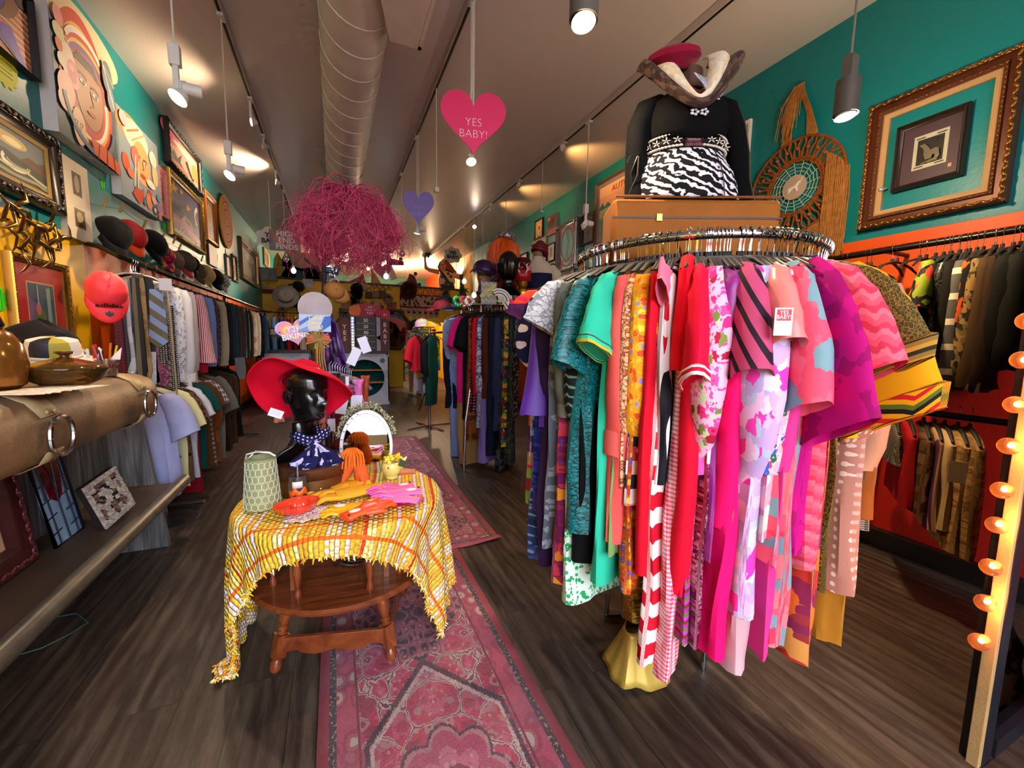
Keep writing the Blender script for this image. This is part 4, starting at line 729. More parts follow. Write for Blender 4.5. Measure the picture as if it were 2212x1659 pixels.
sticker('L',6,141,.11,'neon yellow starburst sticker under the purple painting','#e8f000','star')
sticker('L',221,398,.045,'green paper leaf between the etchings and the largest face painting','#35d020','leaf')
sticker('L',355,492,.055,'green paper leaf below the pink framed picture','#35d020','leaf')
sticker('L',0,646,.06,'green paper leaf at the left edge of the photo above the bar','#35e010','leaf')
sticker('L',469,556,.06,'green paper leaf near the reddish brown board','#55d020','leaf')
sticker('L',518,589,.08,'round yellow sticker beside the scalloped frame','#d0e000','round')
sticker('L',487,545,.05,'orange paper tag hanging under the woven disc','#d9642c','leaf','paper_tag')
# bronze bird sculpture
p0=at(70,500,0,XL+.03); t=thing('bird_sculpture','brass wall sculpture of a flock of gulls on yellow paint','sculpture',(XL+.035,p0.y,p0.z)); BR=mat('#8a6a3a',.22,.9,var=.2,vs=20)
def bird(px,py,s,an,nm='gull'):
    p=at(px,py,0,XL+.04)-Vector((XL+.035,p0.y,p0.z)); X=Matrix.Translation(p)@Matrix.Rotation(an,4,'X')@Matrix.Rotation(R(90),4,'Z')
    mb=MB(); mb.tube([(-.5*s,0,-.05*s),(-.2*s,-.0,.0),(.2*s,0,.02*s),(.5*s,0,0)],[.02*s,.1*s,.12*s,.02*s],8,X=X,flat=.6)
    for q in (1,-1): mb.tube([(0,0,0),(-.05*s,-.02,q*.35*s),(.12*s,-.03,q*.7*s),(-.1*s,-.02,q*1.15*s),(-.3*s,-.01,q*1.4*s)],[.1*s,.12*s,.1*s,.06*s,.008*s],8,X=X,flat=.45)
    mb.build(nm,BR,t)
for px,py,s,an in ((6,475,.11,.3),(26,452,.12,-.6),(44,500,.11,.4),(45,538,.10,-.2),(78,515,.12,.9),(100,535,.12,-.5),(62,478,.11,1.2),(108,482,.11,.2),(124,520,.11,-.9),(90,500,.10,2.2)): bird(px,py,s,an)
# ================================================================= THE BAR
t=thing('bar_counter','leather topped bar counter of grey barn boards on the left','bar',(-1.22,1,0)); T0=Vector((-1.22,1,0))
def W_(mb,name,m,par=t,base=T0,**k): o=mb.build(name,m,par,**k); o.location=-Vector(base); return o
n=NT('barn_wood'); v=n.uv((3,40,2),obj=True); g=n.noise(v,1.2,5,.6,.6)[0]; n.l(n.ramp(g,['#2f3133','#5d6062','#8a8c8b'],False,pos=(.3,.52,.75)),n.b.inputs['Base Color']); n.b.inputs['Roughness'].default_value=.7; n.bump(g,.4,.004); BARN=n.m
n=NT('barn_wood_across'); v=n.uv((30,30,1.6),obj=True); g=n.noise(v,1.2,5,.6,.6)[0]; n.l(n.ramp(g,['#35383a','#66696b','#939594'],False,pos=(.3,.52,.75)),n.b.inputs['Base Color']); n.b.inputs['Roughness'].default_value=.7; n.bump(g,.4,.004); BARNE=n.m
mb=MB(); y=-.4; k=0
while y<3.0:
    w=[.19,.24,.15,.21][k%4]; w=min(w,3.02-y); mb.box((-1.25,y+.002,.0),(-1.22+.004*(k%3),y+w-.002,.98)); y+=w; k+=1
W_(mb,'plank_front',BARN,smooth=False)
et=at(300,905,1,3.04); eb=at(368,1178,1,3.04)
mb=MB().prism([(-1.50,0),(eb.x,0),(et.x,.93),(et.x-.04,.98),(-1.50,.98)],3.02,3.06); W_(mb,'end_board',BARNE,smooth=False,bev=.003)
LEA=NT('tan_leather'); v=LEA.uv(obj=True); LEA.l(LEA.ramp(LEA.noise(v,5,4)[0],['#5a4a34','#85694a','#94774f'],False,pos=(.3,.5,.72)),LEA.b.inputs['Base Color']); LEA.b.inputs['Roughness'].default_value=.5; LEA.bump(LEA.noise(v,90,3)[0],.3,.003); LEA=LEA.m
def pad(o=0,y0=-.4,y1=2.78):
    prof=[(-1.5,1.10+o),(-1.0,1.105+o),(-.93,1.10+o),(-.88-o*0,1.075+o*.7),(-.853+o,1.03+o*.3),(-.845+o,.975),(-.85+o,.92-o*.3),(-.87+o*.7,.885-o*.7),(-.91,.865-o),(-1.0,.86-o),(-1.22,.86-o)]
    return prof
pr=pad(); P=[]; n_=40
for i in range(n_+1):
    yy=-.4+3.18*i/n_; e=1-max(0,(i-(n_-3))/3)**2*.12
    P.append([(-1.22+(x+1.22)*e if x>-1.22 else x, yy, .98+(z-.98)*e+.006*nz(yy*3,x*4,z*4)) for x,z in pr])
mb=MB().grid(P,0,False,False,None,False); mb.add([tuple(q) for q in P[-1]],[tuple(range(len(P[-1])-1,-1,-1))]); W_(mb,'padded_top',LEA)
STR=mat('#a89268',.5,var=.15); RNG=mat('#c8c8c8',.12,1,var=0)
def barstrap(yc,w=.10):
    pr=pad(.006)[:5]; mb=MB(); mb.grid([[(x,yc-w/2+w*j,z) for x,z in pr] for j in (0,1)][::-1],0)
    W_(mb,'strap',STR,solid=.004)
    pr=pad(.006)[6:-1]; mb=MB(); mb.grid([[(x,yc-w/2*.9+w*.9*j,z) for x,z in pr] for j in (0,1)][::-1],0); W_(mb,'strap',STR,solid=.004)
    pts=[]
    for i in range(28):
        a=i/28*2*PI; pts.append((-.826-.012*abs(sin(a))*0,yc+.062*sgnp(cos(a),.8),.965+.062*sgnp(sin(a),.9)))
    W_(MB().tube(pts,.0075,8,closed=True),'metal_ring',RNG)
    for dy in(-.02,.02): W_(MB().ell((-.847,yc+dy,1.045),(.005,.007,.007),8,5),'rivet',STR)
for yc in (1.78,2.48,1.08,.4): barstrap(yc)
PIPE=mat('#5c564c',.35,.3,var=.2,vs=20)
LEDZ=.40
W_(MB().box((-1.22,-.4,LEDZ-.03),(-.88,3.02,LEDZ)),'foot_ledge',mat('#4a3a2e',.5,var=.2),smooth=False)
W_(MB().tube([(-.87,-.4,LEDZ+.01),(-.87,2.3,LEDZ+.01),(-.87,3.02,LEDZ+.01)],.035,14),'foot_rail',PIPE)
W_(MB().box((-1.53,-.4,.0),(-1.5,3.02,1.10)).box((-1.5,-.4,1.06),(-1.22,3.0,1.10)),'bar_top',mat('#6a5a3c',.5),smooth=False)
# things leaning on the foot ledge
def lean(name,lab,cat,y0,y1,h,x=-1.10,tilt=.12,yr=0): 
    return thing(name,lab,cat,(x,y0,LEDZ),R(90))
q=at(155,1240,0,-1.08); 
W,Hh=.20,.46
yb=at(155,1235,0,-1.1).y
t=thing('stained_glass_panel','arched stained glass panel with a dark red tulip leaning on the bar','stained glass',(-1.10,yb-.10,LEDZ),R(90)); t.rotation_euler=(R(-9),0,R(90))
pts=[(0,0),(W,0),(W,.40)]+[(W/2+W/2*cos(a/12*PI),.40+.10*sin(a/12*PI)) for a in range(1,12)]+[(0,.40)]
MB().prism(pts,-.006,.0).build('glass_sheet',mat('#8fb4d8',.12,var=.15,vs=20),t,smooth=False)
MB().prism([(W*.5,.07+.1),(W*.28,.2),(W*.2,.33),(W*.14,.39),(W*.36,.35),(W*.46,.44),(W*.5,.36),(W*.62,.34),(W*.9,.41),(W*.8,.28),(W*.7,.2)],-.009,-.005).build('tulip_glass',mat('#5a0e18',.15,var=.1),t,smooth=False)
mb=MB(); mb.tube([(x,-.006,z) for x,z in pts],.009,6,closed=True)
for x in (W*.18,W*.82,W*.5): mb.tube([(x,-.008,0),(x,-.008,.17 if x==W*.5 else .44)],.0035,5)
for z in (.05,.12,.19,.26): mb.tube([(0,-.008,z),(W*.34,-.008,z+.01)],.003,5).tube([(W*.66,-.008,z),(W,-.008,z+.01)],.003,5)
for a in (40,75,110,140): mb.tube([(W/2+W*.32*cos(R(a)),-.008,.40+.055*sin(R(a))),(W/2+W/2*cos(R(a)),-.008,.40+.1*sin(R(a)))],.003,5)
mb.tube([(W*.5,-.01,.17),(W*.5,-.01,.3),(W*.36,-.01,.36)],.003,5).tube([(W*.5,-.01,.17),(W*.64,-.01,.35)],.003,5)
mb.tube([(W*.12,-.008,.2),(W*.14,-.008,.4),(W*.5,-.008,.475),(W*.86,-.008,.4),(W*.88,-.008,.2)],.0035,5); mb.build('lead_lines',mat('#1c2233',.4,.5),t)
yb=at(230,1165,0,-1.0).y
t=thing('mosaic_plaque','square plaque of grey pebble mosaic figures leaning at the end of the bar','plaque',(-1.0,yb-.03,LEDZ),R(90)); t.rotation_euler=(R(-14),R(-9),R(82)); S=.22
MB().box((0,-.012,0),(S,.012,S)).build('backing_board',mat('#2c2220',.7),t,smooth=False)
mb=MB(); rn=random.Random(3); N=22
for i in range(N):
    for j in range(N):
        e=min(i,j,N-1-i,N-1-j); f=nz(i*.33,j*.24,2.2)
        if e<2 or f>.12 or (f<-.22):
            c=(['#b9b0a4','#a89e94','#cfc8bc'] if (e<2 or f>.12) else ['#7a5a4a','#6f4a48','#8c7060'])[rn.randrange(3)]; s=S/N
            mb.box((i*s+.001,-.02-.004*rn.random(),j*s+.001),(i*s+s-.001,-.012,j*s+s-.001),0,None,c)
mb.build('mosaic_tiles',vcol(.55),t,smooth=False)
yb=at(95,1300,0,-1.12).y
t=thing('carved_frame','large empty maroon carved picture frame leaning on the bar ledge','picture frame',(-1.13,yb-.66,LEDZ),R(90)); t.rotation_euler=(R(-6),0,R(90))
mb=MB(); loopframe(mb,.62,.46,[(0,0),(0,.03),(.02,.045),(.05,.03),(.08,.035),(.1,.015),(.1,0)]); mb.build('frame',mat('#3f1418',.35,var=.25,vs=30),t)
mb=MB(); carving(mb,.62,.46,.03,.04,.011,.024); mb.build('frame_carving',mat('#5a2226',.3,var=.3,vs=30),t); MB().box((.1,-.006,.1),(.52,0,.36)).build('mat_board',mat('#c9a88c',.7),t,smooth=False)
# cable on the floor
pts=[at(x,y,2,.004) for x,y in ((0,1428),(40,1415),(90,1400),(150,1370),(190,1345),(165,1325),(110,1335))]
tag(MB().tube(pts,.0035,6).build('floor_cable',mat('#3c5a58',.5)),'thin dark green cable looping on the floor under the bar','cable')
# ---------------------------------------------------------------- things standing on the bar
BT=1.106
def onbar(px,py): return at(px,py,2,BT)
p=onbar(2,846)+Vector((-.04,.02,0)); t=thing('brass_urn','glossy golden brown urn at the left end of the bar top','urn',p)
MB().lathe([(.06,0),(.085,.02),(.095,.09),(.085,.15),(.062,.19),(.045,.2),(.05,.205)],32).build('body',mat('#8a5a24',.15,.5,var=.1),t); MB().lathe([(.045,.2),(.05,.215),(.04,.25),(.03,.29),(.045,.31),(.03,.325)],24).build('lid',mat('#0c0c0e',.12),t)
p=onbar(145,832); t=thing('glass_casserole','amber glass casserole dish with domed lid on the bar','dish',p)
AMB=mat('#b8843c',.05,trans=.85,var=0)
MB().lathe([(.06,0),(.095,.02),(.115,.055),(.118,.06),(.112,.058),(.09,.024),(.055,.006)],36,cap=False).build('bowl',AMB,t); MB().lathe([(.118,.061),(.11,.07),(.07,.085),(.03,.097),(.012,.102),(.012,.112),(.026,.118),(.024,.124),(.001,.125)],36,cap=False).build('lid',AMB,t,solid=.003)
p=onbar(232,812); t=thing('pencil_tumbler','glass tumbler with dark red dots holding pens and pencils','tumbler',p)
MB().lathe([(.03,0),(.034,.004),(.042,.075),(.039,.075),(.031,.008)],28,cap=False).build('tumbler_glass',mat('#c9b098',.05,trans=.8,var=0),t)
for a in range(8): MB().ell((.0385*cos(a/8*2*PI),.0385*sin(a/8*2*PI),.05),(.007,.007,.011),8,5).build('red_dot',mat('#6a0f14',.3),t)
for k,(a,c,l) in enumerate(((20,'#e8c21c',.13),(80,'#1f8a3c',.14),(140,'#f2f2ea',.12),(200,'#b01c2c',.13),(260,'#3a2c7a',.11),(320,'#d9701c',.14))):
    MB().tube([(.01*cos(R(a)),.01*sin(R(a)),.008),(.04*cos(R(a)),.04*sin(R(a)),.008+l)],.0038,6).build('pencil',mat(c,.4,var=0),t)
p=onbar(240,812); MB().add([(0,0,.06),(.05,0,.075),(.055,.01,.13)],[(0,1,2)]).build('paper_note',mat('#e8e4dc',.7),t,smooth=False,solid=.001)
# second holder with mixed pens behind
p=onbar(205,812)+Vector((-.03,.05,0)); t=thing('pen_jar','brown jar crammed with coloured markers between dish and tumbler','jar',p); MB().lathe([(.03,0),(.036,.03),(.034,.055),(.03,.055),(.03,.01)],20,cap=False).build('jar_body',mat('#5a3a24',.3),t)
for k in range(9):
    a=k*40; MB().tube([(.01*cos(R(a)),.01*sin(R(a)),.01),(.038*cos(R(a)),.038*sin(R(a)),.10+.02*(k%3))],.005,6).build('marker',mat(['#1f8a3c','#f0f0f0','#c9142c','#2a3a9a','#f0d0c0','#7a2a8a'][k%6],.4,var=0),t)
# hat stand and hats
p=at(115,748,0,-1.12); p.z=BT; hs=thing('hat_stand','shiny dark cylinder stand under the white visor hat','stand',p); MB().lathe([(.07,0),(.07,.01),(.03,.02),(.03,.075),(.001,.08)],28).build('stand_body',mat('#2a2c34',.15,.6),hs)
hp=Vector(p)+Vector((0,0,.085)); t=thing('brim_hat','white brimmed hat with black and gold striped crown on a stand','hat',hp,R(60)); t.rotation_euler=(R(8),R(-6),R(60))
MB().lathe([(.17,-.035),(.13,-.012),(.088,.0),(.086,.004),(.13,-.008),(.17,-.031)],40,cap=False,sy=.88).build('brim',mat('#d9d2c4',.6,bump=.2),t)
MB().lathe([(.088,0),(.088,.05),(.08,.075),(.05,.085),(.001,.088)],36,cap=False,sy=.9).build('crown',mat(['#141c2c','#b0a83c','#e4e0dc','#e4e0dc'],.5,pat='stripe',s=.28),t)
MB().lathe([(.091,.004),(.091,.014)],36,cap=False,sy=.9).build('hat_band',mat('#f0ece4',.5),t,solid=.002)
p=onbar(100,812)+Vector((-.06,.04,.012)); t=thing('price_tag','kraft octagonal price tag tied with red ribbon on the hat stand','tag',p,R(62))
pts=[(-.025,0),(.025,0),(.036,.012),(.036,.03),(.02,.04),(-.02,.04),(-.036,.03),(-.036,.012)]; MB().prism(pts,-.001,.001).build('tag_card',mat('#c09a80',.7),t,smooth=False); MB().box((-.006,-.003,.035),(.008,-.001,.12)).build('ribbon',mat('#c23a24',.4),t,smooth=False)
p=onbar(195,812)+Vector((-.26,.22,0)); t=thing('felt_hat','soft black felt hat draped behind the white hat','hat',p)
mb=MB(); P=[]
for i in range(14):
    f=i/13; r=[.12,.14,.145,.14,.135,.13,.13,.135,.13,.12,.1,.07,.04,.002][i]; P.append([(r*cos(j/28*2*PI)*(1+.12*nz(j*.35,i*.4,1)),r*sin(j/28*2*PI)*(1+.12*nz(j*.35,i*.4,7)),.03+f*.22+.02*nz(j*.3,i*.3,4)) for j in range(28)])
mb.grid(P,0,True,False,None,True); mb.build('crown',mat('#0e0c14',.8,sheen=.06),t); MB().lathe([(.001,0),(.05,0),(.03,.02),(.03,.05)],16).build('support',mat('#1a1a1a',.5),t)
t=thing('white_arch','white curved headband standing between the hats and the pen jar','headband',onbar(198,806)+Vector((-.1,.1,0)),R(50)); MB().tube([(.055*cos(a/14*PI),0,.06+.055*sin(a/14*PI)) for a in range(15)]+[(-.055,0,.0)],.009,8).tube([(.055,0,.06),(.055,0,0)],.009,8).build('band',mat('#c9ccd6',.3),t)
p=onbar(80,852); a0=onbar(0,858); a1=onbar(165,836)
mb=MB(); rn=random.Random(5); P=[[a0.lerp(a1,i/24)+Vector((-.09+j*.045+.006*rn.random(),0,.003+.004*rn.random())) for j in range(5)] for i in range(25)]; mb.grid(P)
tag(mb.build('lace_runner',mat(['#e8d8c4','#c9a890','#f0e6d8'],.7,pat='lines',s=.03),None,solid=.002),'cream lace runner lying along the bar top','table runner')
# bar stool beyond the bar
t=thing('bar_stool','vinyl bar stool with a round foot ring past the bar','bar stool',(-.83,3.45,0)); 
p=at(338,905,1,3.45); sz=p.z-.02; sx=p.x+.83
MB().lathe([(.02,-.05),(.15,-.05),(.165,-.03),(.165,.0),(.15,.02),(.001,.025)],36,X=rot(loc=(sx,0,sz))).build('seat',mat('#8a7a5c',.4,var=.15),t)
MB().tube([(sx,0,.03),(sx,0,sz-.05)],.022,14).build('post',CHROME,t); MB().lathe([(.001,0),(.19,0),(.19,.012),(.04,.03),(.001,.04)],36,X=rot(loc=(sx,0,0))).build('base',mat('#8a8c90',.25,.9),t)
MB().tube([(sx+.15*cos(i/32*2*PI),.15*sin(i/32*2*PI),.47) for i in range(32)],.011,8,closed=True).build('foot_ring',mat('#4a4438',.25,.9),t)
MB().tube([(sx-.15,0,.47),(sx,0,.42),(sx+.15,0,.47)],.009,8).build('ring_brace',mat('#4a4438',.25,.9),t)
for k,(dx,dy,c,c2,lab) in enumerate(((-.03,-.07,'#16120e','#e0b01c','black oval badge with a yellow mark lying on the stool seat'),(-.07,.03,'#b01422','#5a0a10','red round badge lying on the stool seat'))):
    q=thing('badge',lab,'badge',(-.83+sx+dx,3.45+dy,sz+.026)); MB().lathe([(.001,0),(.05,0),(.05,.006),(.001,.008)],24,sy=.8).build('badge_disc',mat(c,.3),q); MB().prism([(-.02,-.01),(.02,-.008),(.026,.01),(.0,.006),(-.02,.014)],0,.002,X=rot(rx=-PI/2,loc=(0,0,.0085))).build('badge_mark',mat(c2,.4),q,smooth=False)
# ================================================================= LEFT CLOTHES RAIL
RX,RZ=-1.2,1.765
t=thing('clothes_rail','long black wall rail carrying the shirts and jackets on the left','clothes rack',(RX,2.95,0))
MB().tube([(-.31,.78,RZ+.13),(-.18,.60,RZ+.09),(-.04,.48,RZ+.02),(0,.58,RZ),(0,6.6,RZ)],.017,12).build('top_rail',mat('#15120f',.3,.6),t)
MB().tube([(0.02,.2,.98),(0.02,6.4,.98)],.014,12).build('lower_rail',mat('#15120f',.3,.6),t)
for y in (.75,3.2,6.4): MB().tube([(-.05,y,0),(-.05,y,RZ)],.016,12).build('upright',mat('#15120f',.35,.6),t); 
for y in (.75,3.2,6.4): MB().tube([(-.3,y,.03),(.25,y,.03)],.016,10).build('foot',mat('#7a7468',.3,.8),t)
def GL(px,py,hpy,w,name,lab,cat,m,sl=None,z=RZ,rx=RX,wid=.24,out=1,**kw):
    sk=kw.pop('skew',R(30) if z>1.5 else R(12)); xo=rx+out*(wid+.02)*cos(sk); q=at(px,py,0,xo); h=at(px,hpy,0,xo).z; qo=q.copy(); q.y+=(wid+.02)*sin(sk); L=max(.2,z-.085-max(.03,h)); T=max(.012,min(.05,w*(qo-Vector((0,0,H))).dot(fw)/F/2))
    b=dict(W=wid-.01,T=T*.8,hemT=T*1.05,hem=wid); b.update(kw.pop('body',{}))
    return put(name,lab,cat,(rx,q.y),-sk if out>0 else PI+sk,z,L,m,kw.pop('group',None),sl,body=b,hk=kw.pop('hk','black'),hlab=kw.pop('hlab','hanger with chrome hook on the long black wall rail'),hgr=kw.pop('hgr','hangers on the long wall rail'),**kw)
J='jacket';S_='shirt'
LL=[
(392,700,822,40,'printed_jacket','white jacket with grey lettered print and buttoned cuff nearest the ties',J,PT('blotch',['#dfe4ee','#dfe4ee','#eef0f4','#a9b0bc'],.02),('long',.60,.05),{'cuff':(C('#dfe4ee'),.05)}),
(410,700,845,34,'white_shirt','white shirt with long sleeve behind the printed jacket',S_,C('#e6e8f4'),('long',.62,.05),{'cuff':(C('#eceef8'),.05)}),
(424,720,828,26,'linen_jacket','pale grey linen jacket between white shirt and red blouse',J,C('#b8b2b4'),('long',.6,.04),{}),
(443,690,806,30,'striped_blouse','red blouse with white stripes and a wide bell sleeve','blouse',C('#a8162c'),('bell',.55,.05),{'sm':PT('stripe',['#c41c34','#eddcd8'],.022)}),
(461,680,772,28,'denim_shirt','pale blue denim shirt beside the red blouse',S_,C('#6f86b4'),('long',.6,.045),{}),
(473,700,790,20,'checked_jacket','dark plaid jacket next to the denim shirt',J,PT('plaid',['#2c2a34','#4a4450','#1c1a22','#7a3a44'],.05),('long',.6,.03),{}),
(487,690,770,28,'khaki_jacket','khaki jacket with long sleeve among dark coats',J,C('#9c8c70'),('long',.62,.05),{}),
(500,690,790,28,'navy_coat','deep navy coat just past the khaki jacket','coat',C('#10141f'),('long',.64,.05),{}),
(508,690,775,22,'teal_jacket','dark teal jacket with burgundy lining','jacket',C('#12303c'),('long',.62,.04),{}),
(517,680,768,26,'brown_blazer','charcoal brown blazer in the dark group on the wall rail','blazer',C('#2e2826'),('long',.62,.045),{}),
(527,680,768,26,'track_jacket','dark brown track jacket with a thin white seam','jacket',C('#3a2c28'),('long',.6,.045),{}),
(535,680,760,20,'green_jacket','black green jacket with a pale stripe down the sleeve','jacket',PT('stripe',['#1c201c','#1c201c','#1c201c','#9aa0a0'],.09),('long',.6,.04),{}),
(543,690,762,22,'olive_coat','dark olive coat before the cream fur','coat',C('#26241a'),('long',.62,.045),{}),
(552,690,758,24,'fur_coat','cream and tan fur coat near the end of the wall rail','coat',mat(['#e8c8a0','#d9a070','#f2e2c8'],.9,pat='blotch',s=.08,sheen=.06,bump=.5,bs=200),('long',.6,.05),{}),
(560,690,762,22,'white_trench','white coat following the cream fur','coat',C('#d8d2c4'),('long',.6,.04),{}),
(567,690,765,24,'black_coat','plain black coat after the white one','coat',C('#08080a'),('long',.64,.05),{}),
(575,690,752,20,'denim_jacket','mid blue denim jacket at the far end of the wall rail','jacket',C('#2f4a6a'),('long',.6,.045),{}),
]
for px,py,hp,w,nm,lab,cat,m,sl,ex in LL: GL(px,py,hp,w,nm,lab,cat,m,sl,**ex)
LL2=[
(392,950,1074,56,'button_shirt','pale lavender blue shirt hanging lowest under the stool',S_,C('#a8b0e0'),('short',.26,.06),{}),
(412,960,1052,22,'yellow_shirt','pale yellow shirt beside the lavender shirt',S_,C('#d9d4a0'),('short',.25,.03),{}),
(422,960,1040,26,'leopard_blouse','brown leopard spotted blouse on the lower rail','blouse',PT('leaf',['#6a4a34','#1a1014','#c9a07a'],.02),('short',.24,.03),{}),
(433,940,1036,28,'white_tee','white tee shirt over a red hem on the lower rail',S_,C('#ccd0dc'),('short',.22,.04),{}),
(440,960,1066,20,'red_shirt','dark red shirt peeking out below the white tee',S_,C('#8a1024'),None,{}),
(450,930,1015,34,'teal_tee','bottle green tee shirt with a blue and orange print',S_,C('#0e4440'),('short',.22,.045),{}),
(461,930,1010,22,'brown_shirt','brown shirt between bottle green and denim',S_,C('#5a3418'),('short',.2,.03),{}),
(470,940,1006,24,'denim_shirt','denim shirt on the lower rail with a plaid neighbour',S_,PT('plaid',['#c8c4c0','#6a5a5c','#3a2c34','#8a8484'],.04),('short',.2,.05),{'sm':PT('plaid',['#d8d4d0','#8a7a7c','#4a3c44','#9a9494'],.04)}),
(480,930,998,28,'corduroy_jacket','rust corduroy jacket on the lower rail','jacket',PT('stripe',['#8a4a20','#6f3a18'],.012),('long',.42,.05),{}),
(492,930,990,24,'grey_jacket','grey jacket at the dim end of the lower rail','jacket',C('#6a665c'),('short',.3,.05),{}),
(503,900,975,26,'brown_coat','dark brown coat deep in the shade of the lower rail','coat',C('#2c1a10'),('long',.4,.05),{}),
(514,880,960,26,'suede_coat','chocolate suede coat behind the dark brown one','coat',C('#3a2414'),('long',.4,.05),{}),
(526,870,945,26,'black_trousers','black trousers at the end of the lower rail','trousers',C('#0c0a0a'),None,{}),
]
for px,py,hp,w,nm,lab,cat,m,sl,ex in LL2: GL(px,py,hp,w,nm,lab,cat,m,sl,z=1.03+.02,rx=RX+.02,hlab='hanger on the lower wall rail',hgr='hangers on the lower wall rail',**ex)
# neck ties at the near end of the rail
TIE=[(246,600,830,14,['#6a1028','#2c0a14'],'dots',.02,'maroon patterned tie half behind the coral cap'),(258,610,800,12,['#4a4048','#2a2428'],'dots',.02,'dull grey patterned tie at the left of the tie row'),(268,604,822,13,['#e4e4ea','#c8c8d0'],'hstripe',.2,'plain white tie at the left of the tie row'),(280,600,828,13,['#17171c','#9a9078'],'stripe',.1,'black and beige long striped tie'),(292,600,828,14,['#0c0c0e','#6f6a50'],'stripe',.09,'black tie with olive edge'),(303,600,828,13,['#a88850','#8a6c3c'],'blotch',.05,'old gold crinkled tie'),(296,592,735,24,['#2a2c34','#8a8ea0'],'dots',.009,'wide charcoal tie with fine white dots'),(318,598,765,20,['#2a2828','#1c1a1a'],'geo',.05,'black padded looking tie with grey squares'),(336,625,752,26,['#6a6448','#8fa8d8'],'diag',.075,'wide olive and pale blue diagonal striped tie'),(345,640,790,14,['#15151a','#d0c8a0'],'dots',.014,'black tie with tiny cream dots'),(346,740,838,18,['#8a3a58','#c08098','#6a2444'],'lines',.03,'rose paisley tie under the wide striped tie'),(357,700,862,16,['#2c3a5a','#c0703c','#8a8478'],'diag',.03,'navy tie with brown and grey stripes near the shirt'),(369,660,905,12,['#0c0c10','#c8c8c0'],'dots',.014,'long black scarf tie with white dots'),(376,780,930,9,['#2c38a0','#3a48b8'],'hstripe',.1,'royal blue tie beside the beige strap'),(330,760,832,16,['#d0ccd0','#b8b4bc'],'lines',.03,'pale lilac grey tie low in the row')]
for k,(px,py,hy,w,cols,pt,ps,lab) in enumerate(TIE):
    yy=3.40+.018*(k%4); a=at(px,py,1,yy); b=at(px-(hy-py)*-.04,hy,1,yy); sc=.0042
    L=a.z-b.z; ww=w*sc/2; mb=MB(); P=[]
    for i in range(13):
        f=i/12; wi=ww*(.6+.4*f) if i<12 else .004; wi=wi if i!=11 else ww*.98; zz=-L*(f if i<12 else 1)*(1 if i==12 else .96); xo=.006*nz(k,f*3)
        P.append([(-wi+xo,0,zz),(-wi*.9+xo,-.004,zz),(wi*.9+xo,-.004,zz),(wi+xo,0,zz),(wi*.9+xo,.003,zz),(-wi*.9+xo,.003,zz)])
    mb.grid(P,0,True,False,lambda i,j:(P[i][j][0],P[i][j][2]),True)
    tag(mb.build('neck_tie',mat(cols,.55,pat=pt,s=ps,bump=.1),None,(a.x,yy,a.z)),lab,'tie')
q=hanger((RX+.0,3.46,RZ),R(-12),'wooden rail hanger at the near end with ties','tie hangers',kind='white'); 
for k,yy in enumerate((3.5,3.53)): hanger((RX,yy,RZ),R(-16),'black hanger holding the neck ties at the near end of the rail','tie hangers')
a=at(358,600,1,3.36); b=at(388,905,1,3.36); tag(MB().tube([a,a.lerp(b,.3)+Vector((.004,0,0)),a.lerp(b,.8),b],[.012,.014,.016,.03],8,flat=.25).build('leather_strap',mat('#b0a184',.5)),'long beige leather strap hanging in front of the ties','strap')
a=at(357,612,1,3.30); t=thing('price_card','blank white price card on a string before the white jacket','tag',a); MB().box((-.033,-.001,-.045),(.033,.001,.03)).build('card',mat('#dcdce0',.6,var=0),t,smooth=False,bev=.004)
a=at(520,800,0,-.92); t=thing('denim_waistband','grey strap end with three eyelets poking out of the wall rail','strap',(a.x,a.y,a.z)); MB().prism([(-.05,.13),(.04,.14),(.05,0),(.03,-.09),(-.02,-.09),(-.045,.0)],-.004,.004,X=rot(rz=.5)).build('strap_end',mat('#5a5a5e',.5),t,smooth=False)
# ---------------------------------------------------------------- caps
def cap(name,lab,loc,rx,ry,rz,m,bm=None,r=.092,bill=.085,badge=None,cat='cap'):
    t=thing(name,lab,cat,loc); t.rotation_euler=(rx,ry,rz)
    mb=MB(); P=[]
    for i in range(11):
        a=i/10*PI/2; rr=r*cos(a)**.75; P.append([(rr*cos(j/24*2*PI)*(1+.03*nz(j*.5,i*.3,loc[1])),rr*1.12*sin(j/24*2*PI),r*1.05*sin(a)*(1+.04*nz(j*.4,i*.5,loc[1]+3))) for j in range(24)])
    mb.grid(P,0,True,False,None,True); mb.build('crown',m,t)
    mb=MB(); P=[]
    for i in range(7):
        f=i/6; P.append([((r*1.0)*cos(a)*(1+.02*f),-(r*1.12*sin(-a)*-1)*0-abs(r*1.12*sin(a))-bill*f*sin(a)**.6,.004-.03*f*f+.012*(1-abs(cos(a)))) for a in [R(15+150*j/14) for j in range(15)]])
    mb.grid(P); mb.build('bill',bm or m,t,solid=.004)
    MB().ell((0,0,r*1.05),(.008,.008,.005),8,5).build('top_button',m,t)
    return t
BLK=mat('#0d0c0d',.8,sheen=.06,bump=.2); TANC=mat('#6a5a48',.8,sheen=.06,bump=.2)
